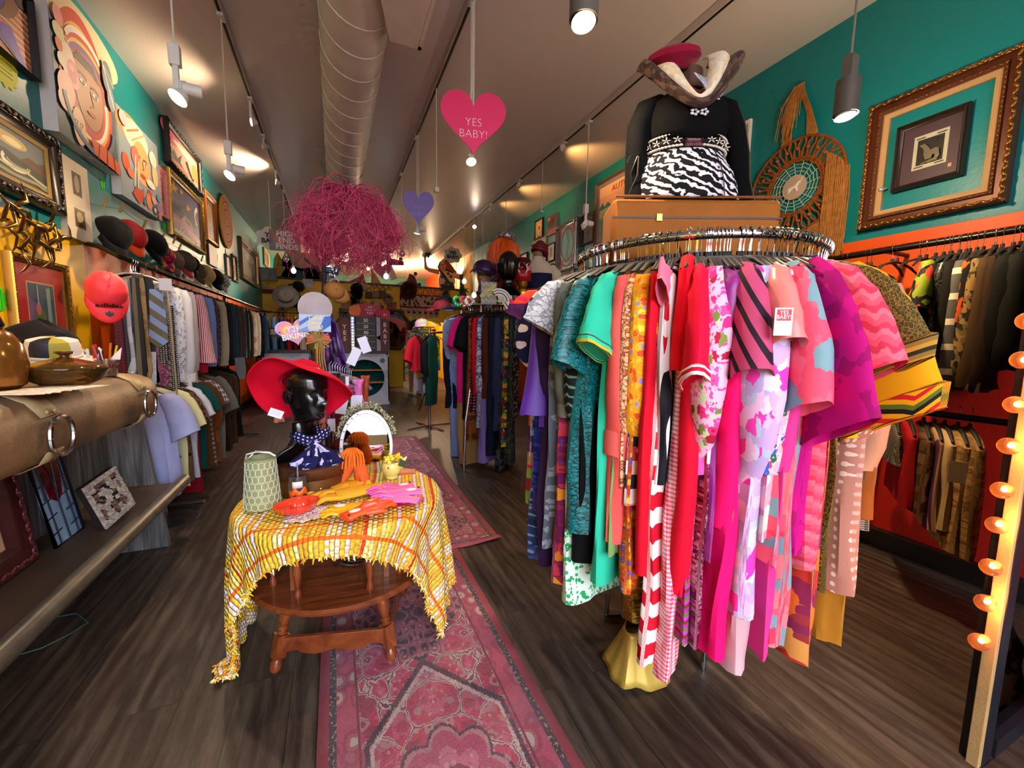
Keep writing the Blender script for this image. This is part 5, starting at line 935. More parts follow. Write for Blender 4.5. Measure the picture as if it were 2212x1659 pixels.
CP=[(240,498,0,BLK,BLK,.125,'black velvet cap first on the pegged line'),(278,500,0,mat('#b01018',.6),mat('#d9480f',.6),.115,'red and orange cap beside the first black one'),(325,520,0,BLK,BLK,.125,'slouchy black cap third on the pegged line'),(354,545,0,mat(['#c9184a','#e8a01c','#7a1a5a'],.7,pat='blotch',s=.04),None,.09,'pink and yellow patterned cap on the line'),(372,555,0,TANC,None,.1,'brown cord cap after the patterned one'),(395,558,0,mat('#4f4436',.8,bump=.3),mat('#c0303c',.6),.12,'olive brown cap with a red lining edge'),(412,562,0,mat('#11141f',.8),None,.09,'navy cap between two brown caps'),(425,578,0,mat('#5c4832',.8),None,.1,'cocoa brown cap on the line under the gold frame'),(441,585,0,mat('#a88a5c',.8),None,.12,'tan cap on the line'),(462,592,0,BLK,None,.12,'black cap near the checked cap'),(478,600,0,mat(['#101014','#8a8a8c','#e0e0e0'],.8,pat='gingham',s=.03),None,.11,'black and white checked cap last on the line')]
for k,(px,py,_,m,bm,r,lab) in enumerate(CP):
    x=-1.36 if k<3 else -1.38; p=at(px,py+8,0,x); cap('cap',lab,p,R(62),R(8*(-1)**k),R(72+6*(k%3)),m,bm,r*.84,.06)
ln=[at(195,440,0,-1.42),at(262,452,0,-1.42),at(352,520,0,-1.42),at(420,552,0,-1.42),at(490,590,0,-1.42)]
tag(MB().tube(ln,.002,5).build('hat_line',mat('#2a2a26',.6)),'thin dark line strung along the wall with pegged caps','line')
for k,(px,py) in enumerate(((226,440),(262,450),(312,486),(352,512),(376,520),(388,535),(436,560))):
    p=at(px,py,0,-1.40); t=thing('clothes_peg','wooden clothes peg gripping a cap on the line','clothes peg',p,0,'pegs on the cap line'); t.rotation_euler=(0,R(20),0)
    MB().box((-.006,-.009,-.03),(-.001,.009,.045)).box((.001,-.009,-.03),(.006,.009,.045)).build('peg_halves',mat('#a88a5c',.6),t,smooth=False)
p=at(231,640,0,-1.0); m=mat('#f2303c',.6,sheen=.06)
t=cap('baseball_cap','neon coral cap with a black three leaf emblem hanging upside down','%s'%'' or (p.x,p.y,p.z+.03),R(78),0,R(28),m,mat('#f2303c',.6),.108,.10); t.scale=(.72,.72,.72)
text('adidas',.042,t,(0,-.118,.048),mat('#120a0c',.5,var=0),rot=(R(55),0,0),ext=.001,name='lettering',off=.001,sx=1.3)
mb=MB()
for a,s in ((0,1),(34,.9),(-34,.9)): mb.prism([(sin(R(a))*0+x*cos(R(a))+z*sin(R(a)),-x*sin(R(a))+z*cos(R(a))) for x,z in [(0,0),(-.008*s,.014*s),(-.009*s,.026*s),(0,.042*s),(.009*s,.026*s),(.008*s,.014*s)]],-.001,.001,X=rot(rx=R(-84),loc=(0,-.185,.014)))
mb.build('emblem',mat('#161a20',.4),t,smooth=False)
MB().tube([(0,.02,.1),(.01,.05,.16),(-.02,.06,.24)],.002,5).build('hanging_wire',CHROME,t)
# ================================================================= HEADS AND MANNEQUINS
def interp(tab,x):
    for i in range(len(tab)-1):
        if x<=tab[i+1][0]:
            a,b=tab[i],tab[i+1]; f=(x-a[0])/(b[0]-a[0]); f=f*f*(3-2*f)*.5+f*.5; return tuple(a[k]*(1-f)+b[k]*f for k in range(1,len(a)))
    return tab[-1][1:]
# z, front y, back y, half width (face looks along -y), metres, chin at 0
HEADP=[(-.20,.085,.12,.15),(-.175,.07,.115,.145),(-.15,.045,.10,.11),(-.12,.015,.085,.072),(-.08,.0,.075,.058),(-.04,.002,.07,.056),(-.012,.01,.068,.055),(-.004,-.055,.07,.045),(.006,-.075,.07,.05),(.03,-.078,.074,.058),(.06,-.076,.085,.066),(.09,-.078,.098,.071),(.12,-.078,.108,.074),(.15,-.084,.112,.077),(.18,-.08,.11,.077),(.205,-.066,.098,.07),(.225,-.042,.075,.054),(.238,-.012,.044,.03),(.242,.012,.02,.006)]
def head_mb(s=1,neck=-.20,face=True):
    mb=MB(); P=[]; n=64; m=72
    zt=[neck+(.242-neck)*(i/(n-1)) for i in range(n)]
    for z in zt:
        f,b,w=interp(HEADP,z); cy=.02 if z>-.01 else (f+b)/2; row=[]
        for j in range(m):
            a=j/m*2*PI; c=cos(a); sn=sin(a) # sn<0: front
            x=w*sgnp(c,.9); y=cy+(cy-f)*sn if sn<0 else cy+(b-cy)*sn
            if z>-.012 and sn<0:
                y=cy-(cy-f)*abs(sn)**.8
                G_=lambda u,v,su,sv: math.exp(-((x-u)/su)**2-((z-v)/sv)**2)
                nosew=math.exp(-(x/.0115)**2); nl=max(0,min(1,(.122-z)/.05))*(1 if z>.068 else math.exp(-((z-.068)/.006)**2))
                y-=.028*nosew*nl*(1 if face else .3)
                y-=.008*(G_(.012,.071,.008,.007)+G_(-.012,.071,.008,.007))
                y+=.013*(G_(.032,.118,.016,.011)+G_(-.032,.118,.016,.011)); y-=.006*(G_(.031,.117,.011,.006)+G_(-.031,.117,.011,.006))
                y-=.006*(G_(.03,.138,.02,.006)+G_(-.03,.138,.02,.006)); y-=.005*(G_(.045,.085,.016,.02)+G_(-.045,.085,.016,.02))
                y-=.009*(G_(0,.048,.02,.0045)+.0)+.010*G_(0,.036,.017,.005); y+=.005*G_(0,.0425,.024,.0025); y+=.004*G_(0,.024,.02,.006); y-=.007*G_(0,.01,.018,.012); y+=.003*G_(0,.058,.004,.006)
            row.append((x*s,y*s,z*s))
        P.append(row)
    mb.grid(P,0,True,False,None,True)
    for q in (1,-1):
        ep=[Vector((q*.073,.03,.075)),Vector((q*.083,.038,.082)),Vector((q*.088,.046,.105)),Vector((q*.087,.045,.125)),Vector((q*.08,.03,.132)),Vector((q*.076,.02,.118)),Vector((q*.075,.02,.10))]
        mb.tube([p*s for p in ep],[.006*s,.008*s,.007*s,.007*s,.007*s,.005*s,.004*s],8); mb.ell((q*.077*s,.03*s,.1*s),(.007*s,.014*s,.025*s),10,8)
    return mb
SKB=mat('#0a0a0c',.22,var=.1,coat=.3); SKBR=mat('#4a2a1c',.45,var=.1)
# ================================================================= SUITCASE AND DRESSED MANNEQUIN ON THE BIG RACK
t=thing('suitcase','tan canvas suitcase lying on top of the big round rack','suitcase',(1.30,1.275,1.60),R(-25)); TN=mat('#9c5c20',.65,bump=.3,bs=300,var=.12)
MB().box((-.315,-.10,0),(.315,.10,.24)).build('case_body',TN,t,bev=.02); 
MB().box((-.316,-.103,.165),(.316,-.10,.172)).build('zip_line',mat('#3a2010',.5),t,smooth=False); MB().box((-.15,-.108,.155),(-.13,-.103,.18)).build('zip_pull',mat('#b08a3c',.3,.9),t,smooth=False)
mb=MB()
for (a,b) in (((-.315,.0),(.315,.0)),((-.315,.25),(.315,.25))): mb.tube([(a[0]+.01,-.101,a[1]+(.008 if a[1]==0 else -.006)),(b[0]-.01,-.101,b[1]+(.008 if a[1]==0 else -.006))],.005,6)
mb.build('piping',mat('#7a4414',.5),t)
BX,BY,BZ=1.30,1.31,1.842
MS=(.95,.95,.72)
t=thing('dressed_mannequin','brown mannequin bust standing on the suitcase in jacket and zebra skirt','mannequin',(BX,BY,BZ),R(-25)); t.scale=MS
P=[]
TOR=[(0,.165,.11),(.06,.17,.115),(.14,.16,.11),(.22,.135,.095),(.28,.125,.09),(.34,.14,.1),(.42,.17,.11),(.50,.175,.1),(.56,.12,.085),(.60,.06,.06),(.71,.055,.055)]
n=26
for i in range(n): z=.71*i/(n-1); w,d=interp(TOR,z); P.append([(w*cos(j/32*2*PI),d*sin(j/32*2*PI),z) for j in range(32)])
MB().grid(P,0,True,False,None,True).build('torso',SKBR,t)
# zebra skirt
t2=thing('zebra_skirt','black and white zebra print skirt on the mannequin bust','skirt',(BX,BY,BZ),R(-25)); t2.scale=MS; P=[]
SK=[(-.0,.235,.15),(.08,.225,.145),(.16,.205,.135),(.22,.175,.12),(.27,.155,.11),(.31,.15,.105)]
for i in range(22):
    z=.005+.305*i/21; w,d=interp(SK,z); f=(1-i/21); P.append([(w*cos(a)*(1+.02*f*sin(7*a)),d*sin(a)*(1+.05*f*sin(9*a+1)),z+.004*sin(5*a)*f) for a in [j/56*2*PI for j in range(56)]])
MB().grid(P,0,True,False,lambda i,j:(j/56*1.15,P[i][j][2])).build('skirt_cloth',mat(['#e6e2e6','#100e12'],.8,pat='zebra',s=.036,sheen=.06,bump=.4,bs=300),t2,solid=.004)
mb=MB()
for a in (-118,-62): mb.tube([(.008+interp(SK,z)[0]*1.02*cos(R(a)),interp(SK,z)[1]*1.03*sin(R(a)),z) for z in [.01+.03*k for k in range(10)]],.002,5)
mb.build('skirt_seam',mat('#0a0a0c',.5),t2)
pts=[(-.2,-.06,.26),(-.24,-.07,.24),(-.25,-.07,.21),(-.23,-.07,.2),(-.21,-.065,.24)]; MB().tube(pts,.003,5).tube([(-.21,-.07,.24),(-.235,-.075,.15),(-.22,-.08,.05)],.003,5).tube([(-.205,-.07,.24),(-.21,-.08,.14),(-.24,-.08,.04)],.003,5).build('side_lace',BLACKP,t2)
# shell belt
t3=thing('shell_belt','cowrie shell belt with a dark red beaded middle on the zebra skirt','belt',(BX,BY,BZ),R(-25)); t3.scale=MS; 
P=[[(.158*cos(j/48*2*PI),.116*sin(j/48*2*PI),z) for j in range(48)] for z in (.262,.34)]; MB().grid(P,0,True).build('belt_band',mat('#1a1416',.7),t3,solid=.003)
mb=MB()
for k in range(34):
    a=R(-178+k*5.3); 
    if -104<math.degrees(a)<-80: continue
    for z in (.272,.33): mb.ell((.163*cos(a),.121*sin(a),z),(.0085,.006,.006),8,6)
    if k%3==0:
        for q in range(5): mb.ell((0,0,.011),(.003,.003,.009),6,4,X=rot(ry=q*2*PI/5,loc=(.163*cos(a),.121*sin(a)-.003,.301)))
mb.build('cowrie_shells',mat('#e4dccb',.3),t3)
P=[[(.162*cos(R(a)),.121*sin(R(a))-.001,z) for a in range(-104,-79,4)] for z in (.264,.338)]; MB().grid(P).build('beaded_panel',mat(['#4a0f20','#b08a8a'],.4,pat='dots',s=.012),t3,solid=.003)
# black jacket with fur collar
t4=thing('fur_collar_jacket','black jacket with wide cream and brown fur collar on the mannequin bust','jacket',(BX,BY,BZ),R(-25)); t4.scale=MS; BJ=mat('#030304',.9,var=0)
P=[]; JK=[(.33,.158,.12),(.40,.165,.125),(.46,.165,.12),(.52,.155,.11),(.56,.12,.09),(.59,.08,.07)]
for i in range(16):
    z=.335+.25*i/15; w,d=interp(JK,z); P.append([(w*cos(a),d*sin(a)*(1.05 if sin(a)<0 else 1)+(.0),z-(.035*max(0,-sin(a))**6 if i==0 else 0)+(.02*(cos(a)**4) if i==0 else 0)*-1) for a in [j/48*2*PI for j in range(48)]])
MB().grid(P,0,True).build('jacket_body',BJ,t4,solid=.006)
for q,nm in ((1,'sleeve'),(-1,'sleeve')):
    e=.02 if q>0 else 0
    pth=[(q*.10,0,.56),(q*.155,-.0,.52),(q*.19,-.005,.42),(q*(.20+e),-.01,.27),(q*(.205+e),-.03,.12),(q*(.215+e),-.06,.02),(q*(.215+e),-.085,(-.03 if q>0 else -.09))]
    MB().tube(pth,[.04,.056,.052,.046,.042,.038,.036],18).build('sleeve',BJ,t4)
FURC=mat(['#f0dcb8','#f6e8d0','#e8cfa4'],.95,pat='blotch',s=.03,sheen=.06,bump=1,bs=260); FURB=mat(['#4a362c','#6a5044','#38281f'],.95,pat='blotch',s=.025,sheen=.06,bump=1,bs=260)
def collar(r0,r1,r2,m,nm,th):
    # collar sheet running from behind the neck over the shoulders to the closure
    P=[]
    K=[(-1,(0,-.135,.335),(0,-.14,.32)),]
    n=40; mb=MB()
    for i in range(n+1):
        u=i/n*2-1; a=abs(u); s_=1 if u>0 else -1
        # inner edge: from centre front closure up around the neck; outer edge: over the shoulders
        ia=a**.8; inn=Vector((s_*.075*sin(ia*PI*.62)**.8 if a>0 else 0,-.125+.17*ia,.47+.34*sin(ia*PI/2)))
        oa=a; out=Vector((s_*.205*sin(min(1,oa*1.15)*PI/2)**.75*(1-.55*max(0,oa-.8)/.2),-.15+.20*oa**1.3,.42+.32*sin(oa*PI/2)**1.2+(.07 if s_>0 else .0)*sin(oa*PI)))
        row=[]
        for k in range(9):
            f=r0+(r1-r0)*k/8; p=inn.lerp(out,f); b=sin(PI*(k/8))*th; p+=Vector((s_*b*.3,-b,b*.8)); p+=Vector((nz(i*.6,k*.5,3),nz(i*.5,k,8),nz(i*.7,k,1)))*.004; row.append(tuple(p))
        P.append(row)
    mb.grid(P,0,False,False,lambda i,j:(i*.02,j*.02)); return mb.build(nm,m,t4,solid=.012,sub=1)
collar(-.02,.66,0,FURC,'cream_fur_collar',.022); collar(.62,1.08,0,FURB,'brown_fur_trim',.026)
mb=MB()
for q in (-1,1):
    for k in range(5): mb.ell((q*.018+.011*cos(k*1.26),-.142,.415+.013*sin(k*1.26)),(.0075,.005,.0075),8,6)
mb.build('rhinestone_clasp',mat('#e8e8f0',.05,.6,var=0),t4)
for s_ in (0,): 
    tt=thing('bead_necklace','dark bead necklace hanging inside the fur collar','necklace',(BX,BY,BZ),R(-25)); mb=MB()
    for k in range(21): u=k/20*2-1; mb.ell((.045*u+.01,-.10-.025*(1-u*u),.41-.04*(1-u*u)),(.006,.006,.006) if k!=10 else (.012,.012,.014),8,6)
    mb.build('beads',mat('#4a1418',.25),tt); P=[[( .09*u*(1-.8*v)+.01,-.095-.03*v,.44-.08*v) for u in (-1,-.5,0,.5,1)] for v in (0,.3,.6,1)]
    tag(MB().grid(P).build('silk_scarf',mat(['#b8b8c8','#e0e0e8','#8a8a9a'],.4,pat='lines',s=.03),None,(BX,BY,BZ),R(4),solid=.003),'silvery scarf tucked in the neck of the fur collar','scarf')
t5=thing('wool_beret','crimson wool beret tilted on the mannequin bust','hat',(BX-.06,BY+.02,BZ+.525)); t5.rotation_euler=(R(10),R(-14),R(8))
MB().lathe([(.065,-.01),(.07,0),(.09,.01),(.103,.025),(.097,.045),(.07,.058),(.03,.062),(.001,.06)],40,sy=.95).build('beret_crown',mat('#8c0f30',.9,sheen=.06,bump=.6,bs=250),t5); MB().lathe([(.063,-.02),(.068,.0)],40,sy=.95,cap=False).build('beret_band',mat('#6a0c24',.8,sheen=.06),t5,solid=.005); MB().tube([(0,0,.057),(.002,0,.075)],.003,6).build('beret_stalk',mat('#8c0f30',.9),t5)
# ================================================================= RIGHT WALL
ORN=mat('#8a5a22',.35,.75,var=.3,vs=40)
def openframe(q,name,lab,fw,fd,fm,carve,liner=None,lw=.03):
    loc,rz,w,h=wallrect('R',q,fd); t=thing(name,lab,'picture frame',loc,rz); mb=MB(); loopframe(mb,w,h,[(0,0),(0,fd*.7),(fw*.1,fd),(fw*.3,fd*.85),(fw*.34,fd*.6),(fw*.7,fd*.55),(fw*.75,fd*.75),(fw,fd*.6),(fw,.002)]); mb.build('frame',fm,t)
    mb=MB(); carving(mb,w,h,fw*.2,fd*.95,carve,carve*2.3); mb.build('frame_carving',ORN,t); mb=MB(); carving(mb,w,h,fw*.82,fd*.75,carve*.45,carve*1.8); mb.build('frame_beading',ORN,t)
    mb=MB(); loopframe(mb,w-2*fw,h-2*fw,[(0,.004),(0,fd*.5),(lw*.3,fd*.55),(lw,fd*.35),(lw,.002)]); mb.build('liner',mat(liner,.6),t,loc=(fw,0,fw)); return t
openframe([(1880,227),(2214,92),(2172,436),(1845,497)],'gilt_frame','large empty gold carved frame high on the teal wall',.075,.06,mat('#5a2a14',.4,.3,var=.15),.013,'#b08a5c',.03)
a=[('r',0,0,1,1,'#4a3640'),('r',.2,.22,.8,.82,'#b8b49a'),('r',.27,.29,.73,.74,'#241c1a'),('r',.24,.76,.4,.78,'#3a302c'),('r',.6,.76,.76,.78,'#3a302c'),('r',.24,.25,.4,.27,'#3a302c'),('r',.6,.25,.76,.27,'#3a302c'),('r',.84,.12,.9,.18,'#d98a8a')]
t,w_,h_=picture('R',[(1933,275),(2093,220),(2077,377),(1925,413)],'shadow_box','dark framed shadow box with a small silver horse inside the gold frame','picture',.03,.05,DARKW,a,base='#4a3640')
mb=MB(); sx=w_; X=rot(loc=(w_*.5,-.03,h_*.42))
mb.prism([(-.035,-.035),(.04,-.035),(.05,-.01),(.045,.03),(.03,.035),(.01,.03),(.0,.05),(-.02,.075),(-.045,.07),(-.03,.055),(-.02,.035),(-.02,.01),(-.01,-.02),(.015,-.02),(.02,.0),(.03,.0),(.03,-.02)],-.006,.006,X=X); mb.build('silver_horse',mat('#c9c0a0',.25,.9,var=0),t,smooth=False,bev=.002)
# macrame hoop
pc=at(1716,405,0,XR-.03); t=thing('macrame_hoop','round brown jute macrame with a unicorn medallion on the teal wall','wall hanging',(XR,pc.y,pc.z),R(-90)); RR=.345
JU=mat('#8a4c1c',.85,bump=.5,var=.3,vs=30); JU2=mat('#a06a34',.85,bump=.5,var=.3,vs=30)
MB().tube([(RR*cos(i/48*2*PI),-.03,RR*sin(i/48*2*PI)) for i in range(48)],.007,8,closed=True).build('hoop',mat('#b08a4c',.3,.8),t)
mb=MB()
for r,k in ((.205,.012),(.188,.009)): 
    pts=[((r+.003*sin(i*2.2))*cos(i/90*2*PI),-.03-.004*cos(i*2.2),(r+.003*sin(i*2.2))*sin(i/90*2*PI)) for i in range(90)]; mb.tube(pts,k,6,closed=True)
mb.build('inner_ring',JU,t); mb=MB(); rn=random.Random(4)
for i in range(26):
    a=i/26*2*PI; b=a+.12
    for q in (-1,1): mb.tube([(.205*cos(a+q*.02),-.03,.205*sin(a+q*.02)),((.26)*cos(a+q*.05),-.04,.26*sin(a+q*.05)),((.30)*cos(a+q*.09),-.04,.30*sin(a+q*.09)),(RR*cos(a+q*.035),-.03,RR*sin(a+q*.035))],[.009,.007,.007,.010],6)
    mb.tube([(RR*cos(a),-.035,RR*sin(a)),(RR*cos(a+.12),-.04,RR*sin(a+.12)),(RR*cos(a+.24),-.035,RR*sin(a+.24))],.009,6)
mb.build('knotted_cords',JU,t)
mb=MB()
for i in range(16):
    a=i/16*2*PI; mb.tube([(.09*cos(a),-.03,.09*sin(a)),(.185*cos(a+.1),-.03,.185*sin(a+.1))],.0022,5)
for r in (.115,.14,.165): mb.tube([(r*(1-.04*(i%2))*cos(i/32*2*PI),-.031,r*(1-.04*(i%2))*sin(i/32*2*PI)) for i in range(32)],.0022,5,closed=True)
mb.build('cream_web',mat('#b8c0a8',.6),t)
MB().lathe([(.001,0),(.088,0),(.088,.008),(.001,.01)],36,X=rot(rx=PI/2,loc=(0,-.026,0))).build('medallion',mat('#b8a08c',.6),t)
mb=MB()
mb.prism([(-.05,-.02),(-.03,.0),(-.01,.005),(.01,.01),(.03,.03),(.045,.035),(.05,.02),(.035,.015),(.025,-.005),(.035,-.03),(.02,-.035),(.015,-.012),(-.01,-.012),(-.03,-.035),(-.045,-.04),(-.03,-.015)],-.003,.003,X=rot(loc=(0,-.04,0))).prism([(.04,.035),(.065,.06),(.046,.034)],-.002,.002,X=rot(loc=(0,-.04,0))); mb.build('unicorn_relief',mat('#e8e2d8',.5),t,smooth=False)
mb=MB(); tz=3.2-pc.z
for i in range(10):
    for x0,x1 in ((-.09,.0),(.1,.015)): mb.tube([(x0+(i-5)*.008,-.03,RR*.97),(x0*.7+x1*.3+(i-5)*.004,-.04-.002*i,RR+.16),(x1+(i-5)*.003,-.045,tz-.06),(0+(i-5)*.002,-.04,tz)],.0055,5)
mb.build('hanging_loop',JU2,t)
mb=MB()
for i in range(70): x=-.03+rn.gauss(0,.035); mb.tube([(x*.4,-.05,tz+.02*rn.random()),(x*.8-.03,-.07,tz-.10),(x-.05,-.06,tz-.2-.16*rn.random())],.0028,4)
for i in range(150):
    x=.22+.15*rn.random(); zt=sqrt_=math.sqrt(max(.0,RR*RR-min(x,RR*.99)**2)); zt=zt*(.6 if rn.random()<.8 else -.3); mb.tube([(x,-.035-.02*rn.random(),zt),(x+.02*rn.random(),-.05-.02*rn.random(),zt-.2),(x+.03*(rn.random()-.3),-.05,-.40-.18*rn.random())],.0032,4)
for i in range(160):
    x=rn.uniform(-.32,.3); zt=-math.sqrt(max(.001,RR*RR-x*x)); mb.tube([(x,-.035,zt),(x*.95+.02*rn.random(),-.05,zt-.08),(x*.9+.03*(rn.random()-.5),-.05,min(zt-.12,-.42)-.12*rn.random())],.0034,4)
tag(mb.build('jute_fringe',JU2,t),None,None,None,'stuff')
mb=MB()
for i in range(22): a=i/22*2*PI+.1; mb.ell((.27*cos(a),-.05,.27*sin(a)),(.012,.012,.012),8,6)
mb.build('wooden_beads',mat('#a0541c',.3),t)['kind']='stuff'
# posters and pictures along the right wall
a=[('r',0,0,1,1,'#f2b48a'),('p',[(0,.62),(.3,.56),(.6,.6),(1,.55),(1,.0),(0,0)],'#c9cf6a'),('p',[(0,.62),(.08,.7),(.12,.6),(.2,.68),(.3,.58),(0,.56)],'#2f7a8a'),('l',[(.1,.44),(.5,.5),(.8,.42),(.6,.36),(.2,.38)],.05,'#c98ab0'),('p',[(0,.4),(.5,.3),(.9,.2),(1,0),(0,0)],'#6a9a5a'),('p',[(.3,.02),(.4,.16),(.62,.26),(.85,.34),(1,.36),(1,0)],'#f0701c'),('p',[(.6,.12),(.75,.24),(.95,.28),(1,.2),(.8,.1)],'#2a3440'),('e',.25,.06,.2,.04,'#b03a5a'),('e',.5,.22,.07,.05,'#7a3a20'),('e',.8,.62,.09,.02,'#5a9ac0'),('l',[(.8,.54),(.8,.72)],.03,'#7ab8d8'),('e',.8,.7,.14,.025,'#4a8ac0'),('r',0,.8,1,1,'#f6c49c')]
t,w_,h_=picture('R',[(1288,398),(1402,331),(1404,500),(1280,528)],'car_poster','framed poster with an orange car and large AUTO lettering','poster',.035,.03,mat('#7a4a24',.4,.3),a,liner='#8a8296',lw=.05)
text('AUTO',h_*.13,t,(w_*.48,-.018,h_*.80),mat('#c8501c',.5,var=0),rot=(PI/2,0,0),ext=.001,sx=1.1)
a=[('r',0,0,1,1,'#b8aab0')]
t,w_,h_=picture('R',[(1199,490),(1243,468),(1243,578),(1199,591)],'ornate_mirror','silver framed picture with turquoise glass and red roses','picture',.05,.06,mat('#b8b4b8',.25,.8,var=.1),[('r',0,0,1,1,'#a89ca4'),('e',.5,.55,.38,.42,'#2c2a30'),('e',.5,.56,.32,.36,'#4ab8c4'),('p',[(.4,.9),(.5,.6),(.42,.3),(.5,.1),(.58,.3),(.62,.6),(.55,.92)],'#5a6a3a'),('e',.15,.12,.12,.1,'#c0282c'),('e',.85,.2,.1,.08,'#c0282c'),('e',.85,.88,.12,.1,'#c0282c'),('e',.14,.85,.08,.07,'#c0282c'),('l',arc(.5,.4,.42,.36,200,340,14),.06,'#1c1c20')],carve=.008)
for (x,z) in ((.05,.05),(.05,.95),(.95,.05),(.95,.95)): MB().ell((w_*x,-.05,h_*z),(.04,.03,.04),12,8).build('corner_boss',mat('#a8a4a8',.25,.8),t)
PR=[([(1154,480),(1172,466),(1170,512),(1153,520)],'saint picture in a dark gold frame up by the ceiling',DARKW,[('r',0,0,1,1,'#c9b090'),('e',.5,.68,.26,.18,'#f0c02c'),('p',[(.3,.0),(.36,.6),(.5,.75),(.64,.6),(.7,0)],'#8a2c1c'),('r',.42,.1,.58,.5,'#f2ead0')]),
([(1182,468),(1204,461),(1202,503),(1182,509)],'frameless photo of red haired figures next to the saint picture',None,[('r',0,0,1,1,'#5a3430'),('e',.3,.6,.14,.2,'#1c1214'),('e',.6,.62,.14,.2,'#1c1214'),('r',0,0,1,.3,'#b03424'),('e',.2,.85,.14,.1,'#d9542c')]),
([(1150,520),(1178,511),(1177,548),(1150,553)],'small cream framed mirror under the saint picture',mat('#e0cfa0',.5),[('r',0,0,1,1,'#c0c4c0'),('p',[(0,0),(.6,.8),(1,.2),(1,0)],'#9aa4a0')]),
([(1179,530),(1198,521),(1196,563),(1179,568)],'white mounted photo of a feathered dancer',mat('#1a1414',.4),[('r',0,0,1,1,'#e0cac4'),('e',.5,.5,.2,.3,'#8a4a3c'),('e',.5,.75,.2,.1,'#3a2420')]),
([(1254,468),(1282,456),(1280,520),(1253,533)],'dark portrait in a double frame left of the car poster',mat('#4a3020',.4),[('r',0,0,1,1,'#1c1a18'),('e',.5,.6,.2,.2,'#3a3430')]),
([(1122,550),(1138,544),(1137,580),(1122,584)],'white bordered card behind the red turban mannequin',mat('#1a1a1c',.4),[('r',0,0,1,1,'#e6e0dc')]),
([(1050,541),(1061,537),(1060,568),(1050,571)],'tiny picture with cream border near the far corner',mat('#e8dcae',.5),[('r',0,0,1,1,'#c9a060'),('r',.35,.2,.7,.7,'#7a3424')]),
([(1063,530),(1072,526),(1072,562),(1063,565)],'thin dark framed picture behind the orange wig',DARKW,[('r',0,0,1,1,'#3a4a44')]),
([(1179,573),(1192,569),(1191,600),(1179,603)],'small black and white strip picture under the dancer photo',mat('#141414',.4),[('r',0,0,1,1,'#5a6464'),('e',.5,.4,.3,.2,'#b8b8b8')]),
([(1203,590),(1235,580),(1235,606),(1203,612)],'white framed dark picture below the silver frame',mat('#e4e4e4',.4),[('r',0,0,1,1,'#4a3a34'),('e',.5,.5,.3,.3,'#8a6a5a')]),
([(1592,264),(1622,261),(1610,374),(1588,380)],'white box frame right of the fur collar mannequin',mat('#e8dfd8',.4),[('r',0,0,1,1,'#c0c8d0'),('r',.3,.3,.7,.7,'#5a6a8a')]),
([(1572,300),(1606,330),(1604,430),(1570,425)],'colourful leaf print poster partly behind the black sleeve',mat('#14100e',.4),[('r',0,0,1,1,'#d9602c'),('p',[(.1,.9),(.6,.7),(.9,.2),(.3,.4)],'#3a8a4a'),('e',.3,.2,.3,.2,'#e87aa0')])]
for q,lab,fm,it in PR: picture('R',q,'framed_picture',lab,'picture',.025 if fm else 0,.03,fm,it)
mb=MB(); p=at(1904,410,0,XR-.02); mb.ell((0,0,0),(.02,.016,.016),10,8).tube([(0,0,0),(.0,-.03,.0)],.006,8); tag(mb.build('crystal_knob',mat('#d8dce0',.1,.7,var=0),None,p),'small crystal hook on the wall inside the gold frame','hook')
